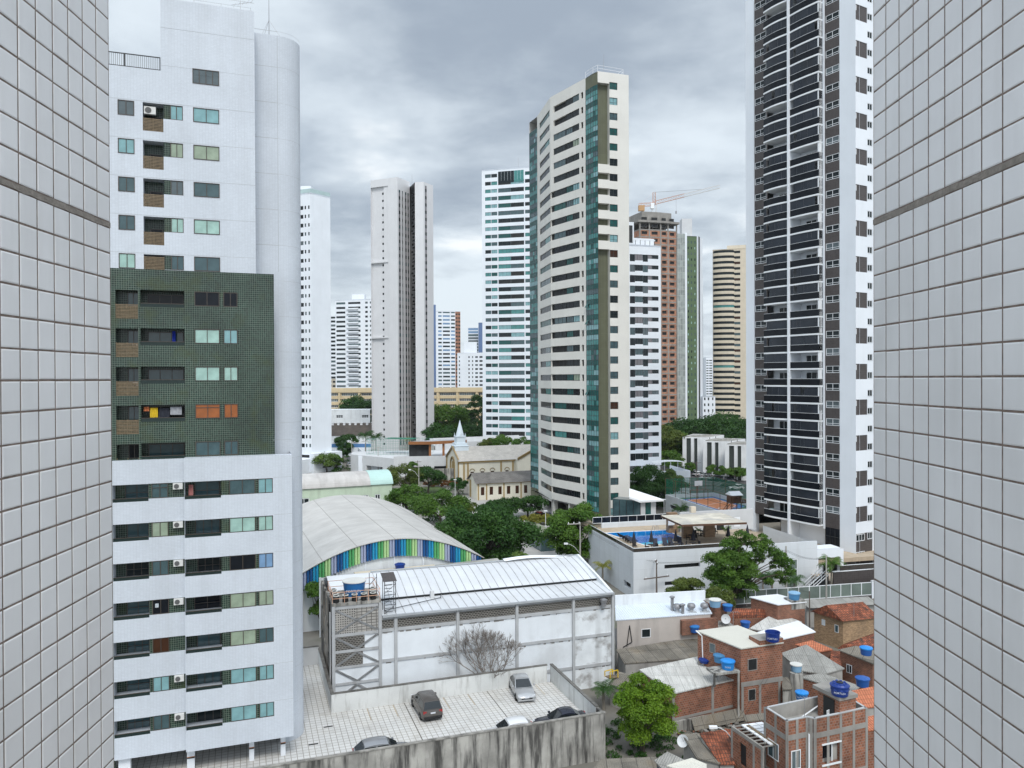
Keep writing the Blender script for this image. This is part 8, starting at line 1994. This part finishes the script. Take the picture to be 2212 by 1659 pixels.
def leaves(name, clumps, n, size, mt, seed=0, droop=0., up=.35, flat=.8):
    """clumps: (x, y, z, r); leaves gather on the upper outside of every clump"""
    rg = np.random.default_rng(seed); C = np.array(clumps); w = C[:, 3]**2; w /= w.sum()
    k = rg.choice(len(C), n, p=w)
    d = rg.normal(size=(n, 3)); d /= np.linalg.norm(d, axis=1)[:, None]
    low = d[:, 2] < -.25; d[low, 2] *= -1
    rad = C[k, 3]*(1-.45*rg.random(n)**2.2)*(1+.10*rg.normal(size=n))
    P = C[k, :3]+d*rad[:, None]*np.array([1, 1, flat]); P[:, 2] -= droop*rg.random(n)*C[k, 3]
    nr = d*.7+rg.normal(size=(n, 3))*.55; nr[:, 2] += up; nr /= np.linalg.norm(nr, axis=1)[:, None]
    t = np.cross(nr, rg.normal(size=(n, 3))); t /= np.linalg.norm(t, axis=1)[:, None]; b = np.cross(nr, t)
    s = size*(.6+.8*rg.random(n))[:, None]
    V = np.empty((n, 4, 3)); V[:, 0] = P-t*s*.5; V[:, 1] = P-b*s*.30+nr*s*.06; V[:, 2] = P+t*s*.5; V[:, 3] = P+b*s*.30+nr*s*.06
    me = bpy.data.meshes.new(name); me.vertices.add(4*n); me.loops.add(4*n); me.polygons.add(n)
    me.vertices.foreach_set('co', V.reshape(-1)); me.loops.foreach_set('vertex_index', np.arange(4*n, dtype=np.int32))
    me.polygons.foreach_set('loop_start', np.arange(0, 4*n, 4, dtype=np.int32))
    hue = me.attributes.new('hue', 'FLOAT', 'FACE'); hc = rg.random(len(C)); hue.data.foreach_set('value', np.clip(.45*hc[k]+.55*rg.random(n), 0, 1).astype(np.float32))
    me.materials.append(MT(mt)); me.update(calc_edges=True); return me
def blob(rx, ry, rz, zc, nc, rc, seed, hollow=.55):
    rg = random.Random(seed); out = []
    while len(out) < nc:
        v = Vector((rg.uniform(-1, 1), rg.uniform(-1, 1), rg.uniform(-.75, 1)))
        if not hollow < v.length < 1: continue
        out.append((v.x*rx, v.y*ry, zc+v.z*rz, rc*rg.uniform(.7, 1.25)))
    return out
def trunk(th, h, r, clumps, mt='bark', seed=0, limbs=9):
    rg = random.Random(seed); m = MB(); p = Vector((0, 0, -.3)); fork = h*.55; q = Vector((rg.uniform(-.2, .2), rg.uniform(-.2, .2), fork))
    m.tube(p, Vector((0, 0, fork*.4)), r*1.25, r, 8); m.tube((0, 0, fork*.4), q, r, r*.8, 8)
    for c in rg.sample(clumps, min(limbs, len(clumps))):
        e = Vector(c[:3]); a = q.lerp(e, .5)+Vector((rg.uniform(-.4, .4), rg.uniform(-.4, .4), rg.uniform(.1, .6))); m.tube(q, a, r*.5, r*.3, 6); m.tube(a, e, r*.3, r*.08, 5)
    m.build('trunk', mt, th)
TREES = 'trees around the towers'
def tree(label, P, rx, ry, rz, zc, nc, rc, n, size, mt, seed, h=None, r=.25, droop=0., name='leafy_tree', limbs=9, extra=(), cat='tree'):
    th = thing(name, label, cat, (P[0], P[1], 0), 0, TREES); cl = blob(rx, ry, rz, zc, nc, rc, seed)+list(extra)
    me = leaves('crown', cl, n, size, mt, seed, droop); o = bpy.data.objects.new('crown', me); COL.objects.link(o); o.parent = th
    trunk(th, h or zc, r, cl, seed=seed, limbs=limbs); return th
def gp(u, Y): d = ray(u, 818); return (d.x*Y/d.y, Y)
def zof(v, Y, u=1106): return at(u, v, Y).z
# 1. bright dense tree among the brick houses
P = gp(1386, 61.5)
tree('dense bright green tree between the stained wall and the brick houses', P, 2.35, 2.2, 2.7, 3.3, 46, .75, 30000, .17, 'leaf_bright', 3, 2.4, .2)
# 2. big drooping tree right of the sports hall
P = gp(1042, 117)
tree('broad dark drooping tree right of the sports hall', P, 8.0, 6.5, 3.9, 6.2, 84, 1.5, 52000, .38, 'leaf_dark', 5, 5., .5, 1.1, limbs=14)
# 3. paler tree just in front of it
P = gp(1126, 101); tree('small pale green tree right behind the warehouse roof', P, 2.0, 1.8, 1.8, 4.9, 20, .75, 9000, .26, 'leaf_pale', 7, 3.5, .14)
# 4. tree before the cream tower
P = gp(1250, 124); tree('large mid green tree in front of the cream tower, left of the pool', P, 5.0, 4.2, 4.5, 5.0, 52, 1.3, 30000, .34, 'leaf_mid', 9, 4., .35, .2)
P = gp(1315, 128); tree('low mid green tree between the cream tower and the pool fence', P, 2.6, 2.4, 2.6, 3.6, 18, 1.0, 8000, .34, 'leaf_mid', 10, 3., .2)
# 5. street tree by the podium: dense ivy half and an open half
P = gp(1578, 98.5)
cl = blob(3.1, 2.4, 4.2, 5.0, 64, .95, 12, .4)
ex = [(3.0, -.3, 7.2, .8), (4.0, .2, 7.4, .8), (4.8, -.2, 6.6, .7), (5.6, .1, 6.0, .75), (6.3, .2, 5.3, .75), (6.6, -.2, 4.4, .6), (5.6, .3, 4.0, .55), (5.0, .4, 5.2, .5), (3.4, .5, 5.9, .55), (4.2, -.4, 3.4, .5), (2.2, .2, 8.0, .7), (1.2, .3, 8.4, .7), (3.6, .2, 8.2, .5), (6.2, .4, 3.3, .5)]
ex = [(x*1.14, y, z*1.16, r*1.25) for x, y, z, r in ex]+[(x*1.05+.4, y+.3, z*1.05, r) for x, y, z, r in ex]
th = thing('leafy_tree', 'street tree, ivy-thick on the left, open branches on the right, before the pool podium', 'tree', (P[0], P[1], 0), 0, TREES)
me = leaves('crown', cl+ex, 38000, .25, 'leaf_mid', 13, .1); o = bpy.data.objects.new('crown', me); COL.objects.link(o); o.parent = th
m = MB(); m.tube((0.3, 0, -.3), (.5, 0, 2.2), .32, .26, 8)
for e in ex[:14]: q = Vector((.5, 0, 2.2)); e = Vector(e[:3]); a = q.lerp(e, .55)+Vector((0, 0, .7)); m.tube(q, a, .12, .07, 6); m.tube(a, e, .07, .02, 5)
for c in cl[:8]: m.tube((.5, 0, 2.2), c[:3], .12, .03, 5)
m.build('trunk', 'bark', th)
P = gp(1500, 93); tree('feathery olive green tree at the foot of the pool podium', P, 3.0, 1.8, 1.3, 4.0, 26, .7, 11000, .22, 'leaf_olive', 15, 3., .15)
P = gp(1545, 92); tree('feathery tree right of another feathery one, below the ivy tree', P, 2.3, 1.6, 1.2, 3.3, 18, .7, 8000, .22, 'leaf_olive', 16, 2.6, .15)
# trees round the church and lane: (label, u, v of base, height m, crown half width m, material, kind)
def std(label, u, vb, hgt, hw, mt, seed, n=6000, size=.4, Y=None, zb=0., droop=.1):
    if Y is None: P = onz(u, vb, zb)
    else: g_ = gp(u, Y); P = (g_[0], g_[1])
    tree(label, P, hw, hw*.9, hgt*.34, zb+hgt*.62, max(10, int(hw*6)), hw*.33, n, size, mt, seed, hgt*.5, max(.1, hw*.06), droop)
for a in (('round green tree on the podium edge left of the steeple', 938, 1006, 7.5, 3.3, 'leaf_mid', 21, 6000, .36), ('shrubby tree in front of the open bays', 893, 1040, 5.5, 2.6, 'leaf_mid', 22, 5000, .36),
          ('dark tree left of the church garden', 925, 1066, 7.0, 4.2, 'leaf_dark', 23, 7000, .38), ('olive tree at the end of the mint hall', 872, 1072, 8.0, 4.4, 'leaf_olive', 24, 8000, .4),
          ('tree behind the sports hall ridge with reddish twigs', 878, 1112, 6.3, 4.4, 'leaf_mid', 25, 8000, .4), ('wide tree between the sports hall and the church annex', 950, 1135, 6.4, 5.2, 'leaf_mid', 26, 11000, .4),
          ('low tree left of the church annex', 1000, 1118, 3.2, 3.2, 'leaf_olive', 27, 6000, .36), ('clipped dark bush at the corner of the church annex', 990, 1070, 4.6, 2.4, 'leaf_dark', 28, 5000, .3),
          ('dark tree beside the left end of the church annex', 1075, 1125, 4., 4., 'leaf_dark', 29, 8000, .4), ('tree at the left corner of the cream tower', 1140, 1118, 4.4, 3.6, 'leaf_dark', 30, 7000, .38),
          ('bright tree behind the mint barrel hall', 706, 1020, 6., 4.5, 'leaf_pale', 31, 7000, .4), ('dark tree at the near end of the lane', 742, 1000, 8., 3.2, 'leaf_dark', 32, 6000, .4), ('bushy tree beside the lane, in front of the left tower', 748, 985, 9., 3.8, 'leaf_dark', 33, 6000, .45), ('leafy tree behind the gatehouse', 765, 965, 9., 4.5, 'leaf_deep', 34, 6000, .5),
          ('small tree at the foot of the tower with three window columns', 727, 1018, 5., 2.4, 'leaf_mid', 35, 4000, .36)):
    std(*a)
for a in (('tree right of the grey tower, light crown', 965, 0, 19, 8.5, 'leaf_mid', 41, 9000, .8, 330), ('dark tree right of the grey tower trunk line', 945, 0, 12, 6, 'leaf_dark', 42, 6000, .75, 300), ('dark tree behind the steeple', 990, 0, 10.5, 7.5, 'leaf_deep', 43, 7000, .75, 330), ('wide dark tree right of the steeple', 1026, 0, 10.5, 7.5, 'leaf_deep', 44, 7000, .75, 320), ('tall dark tree at the left edge of the teal slab tower', 1032, 0, 22, 6.5, 'leaf_deep', 45, 7000, .8, 380),
          ('tree left of the grey tower, behind the old block', 775, 0, 21, 8.5, 'leaf_dark', 46, 8000, .85, 392), ('tree touching the grey tower on its left', 795, 0, 19, 7., 'leaf_deep', 47, 7000, .8, 385), ('distant tree under the ochre building, left', 745, 0, 15, 7, 'leaf_dark', 48, 5000, .8, 402), ('distant tree under the ochre building, right', 1005, 0, 13, 7, 'leaf_dark', 49, 5000, .8, 405),
          ('shrub mass at the foot of the teal slab tower', 1078, 0, 11, 5, 'leaf_mid', 51, 6000, .5, 256), ('rusty leaved bush at the foot of the teal slab tower', 1060, 0, 11.5, 2.6, 'leaf_rust', 52, 3000, .45, 258), ('round tree left of the cream tower base', 1132, 0, 11, 4.5, 'leaf_mid', 53, 6000, .45, 252), ('low bush behind the church roof', 1050, 0, 9.5, 4, 'leaf_olive', 54, 5000, .45, 256),
          ('spreading dark tree at the foot of the brick shell', 1488, 0, 14, 8.5, 'leaf_deep', 55, 9000, .7, 300), ('spreading dark tree below the green tower', 1528, 0, 13.5, 9, 'leaf_deep', 56, 9000, .7, 310), ('spreading dark tree below the beige tower', 1570, 0, 15, 10, 'leaf_dark', 57, 10000, .7, 300), ('dark tree left of the dark tower, behind the flats', 1606, 0, 12, 8, 'leaf_deep', 58, 8000, .7, 290),
          ('sunlit tree right of the banded white tower', 1436, 0, 15, 5.5, 'leaf_olive', 59, 7000, .55, 250), ('green tree left of the walk-up flats', 1462, 0, 12, 5.5, 'leaf_mid', 60, 7000, .55, 255), ('bushy tree behind the canopy', 1450, 0, 8, 4.5, 'leaf_mid', 61, 6000, .5, 235),
          ('dark tree in front of the car deck wall', 1400, 0, 9.2, 4.6, 'leaf_dark', 62, 9000, .42, 180), ('lighter tree right of the car deck wall', 1450, 0, 8.2, 3.6, 'leaf_pale', 63, 7000, .42, 184), ('dark bush between the cream tower and the club pavilion', 1372, 0, 7.5, 3.4, 'leaf_deep', 64, 7000, .4, 178), ('dark bush behind the club pavilion roof', 1415, 0, 6.2, 4.4, 'leaf_deep', 65, 7000, .4, 176),
          ('small tree in front of the walk-up flats', 1548, 0, 4.6, 2.6, 'leaf_mid', 66, 4000, .4, 226), ('bush at the right end of the walk-up flats', 1590, 0, 4., 3., 'leaf_mid', 67, 4000, .4, 222), ('bush at the left corner of the walk-up flats', 1487, 0, 4., 2.2, 'leaf_mid', 68, 3000, .4, 236)):
    std(a[0], a[1], a[2], a[3], a[4], a[5], a[6], a[7], a[8], a[9])
P = onz(668, 1386, 2.2); tree('leafy tree at the far end of the deck beside the dark warehouse flank', (P.x-1.0, P.y+9), 1.9, 1.8, 2.4, 4.3, 22, .7, 9000, .24, 'leaf_mid', 71, 3., .15)
P = onz(1216, 1110, 0); 
th = tree('clipped yellow green hedge before the stilts of the cream tower', gp(1178, 158), 5., 1.4, .8, 1.0, 26, .7, 6000, .3, 'leaf_yellow', 72, .8, .06, name='hedge', limbs=3, cat='hedge')
th = tree('rusty red hedge curving round the church lawn', tuple(onz(*b1(1220, 762), 0))[:2], 5.5, 1.1, .8, .9, 24, .6, 5000, .3, 'leaf_rust', 73, .8, .06, name='hedge', limbs=3, cat='hedge')
# bare tree in the gap behind the deck
def bare(label, P, h, seed):
    th = thing('bare_tree', label, 'tree', P, 0); rg = random.Random(seed); m = MB(); seg_ = [0]
    def grow(p, d, L_, r, lv):
        if lv == 0 or seg_[0] > 9000: return
        q = p+d*L_; m.tube(p, q, r, r*.72, 5 if lv > 3 else 3, caps=False); seg_[0] += 1
        for _ in range(rg.choice((2, 3, 3)) if lv > 1 else 0):
            a = d.orthogonal().normalized(); a.rotate(Matrix.Rotation(rg.uniform(0, 6.283), 3, d)); nd_ = (d+a*rg.uniform(.3, .7)+Vector((0, 0, .17))).normalized(); grow(q, nd_, L_*rg.uniform(.70, .88), max(.013, r*.66), lv-1)
    m.tube((0, 0, -.5), (0, 0, .9), .17, .14, 7)
    for k in range(4): grow(Vector((0, 0, .9)), Vector((math.cos(k*1.6+.3)*.32, math.sin(k*1.6)*.25, 1)).normalized(), h*.24, .085, 7)
    m.build('branches', 'bark_grey', th); return th
P = FW.w(13.7, -1.3, 0); bare('leafless grey tree against the white warehouse wall', (P.x, P.y, 0), 7.0, 4)
# palms
def palm(label, P, h, n, L_, seed, mt='leaf_mid', r=.16, zb=0., lean=0.):
    th = thing('palm_tree', label, 'palm', (P[0], P[1], zb), 0, 'palms'); rg = random.Random(seed); m = MB()
    m.tube((0, 0, -.3), (lean*.4, 0, h*.5), r, r*.8, 8); m.tube((lean*.4, 0, h*.5), (lean, 0, h), r*.8, r*.7, 8); m.build('trunk', 'palm_trunk', th)
    c = MB()
    for i in range(n):
        a = 6.283*i/n+rg.uniform(-.2, .2); el = rg.uniform(.1, 1.25); d = Vector((math.cos(a), math.sin(a), 0)); s = Vector((-d.y, d.x, 0)); p = Vector((lean, 0, h)); L2 = L_*rg.uniform(.8, 1.1); pts = []
        for k in range(9):
            pts.append(p.copy()); e2 = el-1.9*(k/8)**1.3; p = p+(d*math.cos(e2)+Vector((0, 0, math.sin(e2))))*L2/8
        for k in range(8):
            A, B = pts[k], pts[k+1]; t = (k+.5)/8; wl = L2*.24*math.sin(math.pi*min(1, t*.92+.08))
            for q in range(3):
                o = A.lerp(B, q/3); o2 = A.lerp(B, q/3+.22)
                for sg in (1, -1):
                    tip = o+s*sg*wl+d*wl*.55-Vector((0, 0, wl*rg.uniform(.25, .6))); c.face((o, o2, tip+(B-A)*.12, tip))
    o = c.build('fronds', mt, th); at_ = o.data.attributes.new('hue', 'FLOAT', 'FACE'); at_.data.foreach_set('value', [rg.random() for _ in c.f]); return th
for l, u, v, h, n, L_, sd, mt in (('short yellow green palm in the yard left of the pool podium', 1302, 1262, 2.6, 15, 1.9, 1, 'leaf_yellow'), ('tall palm in front of the stairs of the dark tower', 1796, 1285, 4.4, 16, 2.3, 2, 'leaf_mid'), ('low palm left of the thick concrete pole', 1668, 1283, 2.4, 16, 1.9, 3, 'leaf_dark'), ('low palm between the open tree and the pole', 1648, 1286, 2.2, 15, 1.8, 4, 'leaf_dark'), ('bushy palm right of the thick concrete pole', 1716, 1284, 2.0, 16, 1.9, 5, 'leaf_dark'), ('palm by the brown wall at the right edge', 1880, 1272, 1.6, 14, 2.0, 6, 'leaf_pale'), ('small palm in front of the brown wall', 1838, 1276, .8, 12, 1.2, 7, 'leaf_mid'),
                             ('palm in front of the club pavilion', 1385, 1122, 3.6, 16, 2.6, 8, 'leaf_dark'), ('left palm behind the pool pavilion roof', 1470, 1128, 2.6, 16, 2.6, 9, 'leaf_dark'), ('middle palm behind the pool pavilion roof', 1490, 1126, 3.0, 16, 2.6, 10, 'leaf_mid'), ('right palm behind the pool pavilion roof', 1513, 1130, 2.5, 16, 2.6, 11, 'leaf_dark'),
                             ('dark tall palm at the left of the grey tower', 790, 1000, 10., 18, 4.2, 12, 'leaf_deep'), ('drooping palm at the left foot of the grey tower', 812, 1003, 9.5, 18, 4., 13, 'leaf_deep'), ('young palm left of the wooden pavilion', 880, 990, 7.2, 12, 2.2, 14, 'leaf_yellow'), ('palm between the deck end and the far hall', 1215, 1150, 3.2, 14, 2.2, 15, 'leaf_mid')):
    P = onz(u, v, 0); palm(l, P, h, n, L_, sd, mt)
for l, u, v, h, L_, sd in (('potted palm under the pool pavilion, left', 1466, 1150, .7, .9, 21), ('potted palm before the pavilion pillar', 1508, 1155, .7, .9, 22), ('bushy potted palm behind the open branches', 1568, 1158, .9, 1.3, 23)):
    P = onz(u, v, PZ); palm(l, P, h, 12, L_, sd, 'leaf_mid', .06, PZ)
P = onz(*b6(60, 1130), 0); palm('dark palm between the deck corner and the bright green tree', P, 1.8, 16, 1.7, 31, 'leaf_dark')
# clumped ground plants and distant woods
def scatter(name, label, P, n, size, mt, seed): me = leaves(name, P, n, size, mt, seed); o = bpy.data.objects.new(name, me); COL.objects.link(o); o['kind'] = 'stuff'; o['label'] = label; return o
rg = random.Random(9); pc = []
for i in range(70): P = onz(rg.uniform(1290, 1480), rg.uniform(1560, 1640), .0); pc.append((P.x, P.y, .1, rg.uniform(.2, .5)))
scatter('weeds', 'weeds and ground plants at the foot of the bright green tree', pc, 5000, .16, 'leaf_dark', 81)
pc = []
for i in range(230):
    Y = rg.uniform(700, 1500); X = rg.uniform(-.75, .75)*Y; pc.append((X, Y, rg.uniform(2, 7), rg.uniform(6, 14)))
scatter('far_woods', 'far off tree cover between the towers', pc, 26000, 2.4, 'leaf_deep', 82)
pc = []
for i in range(90): P = onz(rg.uniform(1360, 1440), rg.uniform(1030, 1100), 0); pc.append((P.x, P.y, .5, rg.uniform(.6, 1.5)))
for i in range(60): P = onz(rg.uniform(720, 800), rg.uniform(985, 1030), 0); pc.append((P.x, P.y, .5, rg.uniform(.5, 1.3)))
for i in range(60): P = onz(rg.uniform(845, 1000), rg.uniform(1060, 1130), 0); pc.append((P.x, P.y, .4, rg.uniform(.5, 1.3)))
scatter('undergrowth', 'low undergrowth under the garden trees', pc, 14000, .4, 'leaf_dark', 83)

# ------------------------------------------------------------------ air
hm = bpy.data.materials.new('haze'); hm.use_nodes = True; HN, HL = hm.node_tree.nodes, hm.node_tree.links; HN.clear()
ho = HN.new('ShaderNodeOutputMaterial'); hv = HN.new('ShaderNodeVolumePrincipled'); HL.new(hv.outputs[0], ho.inputs['Volume'])
hv.inputs['Color'].default_value = (.86, .92, 1, 1); hv.inputs['Density'].default_value = .00006; hv.inputs['Anisotropy'].default_value = .2
m = MB(); m.box(-6100, 6100, -400, 7100, -1.5, 125); o = m.build('haze', hm); o['kind'] = 'stuff'; o['label'] = 'thin pale haze over the whole city'
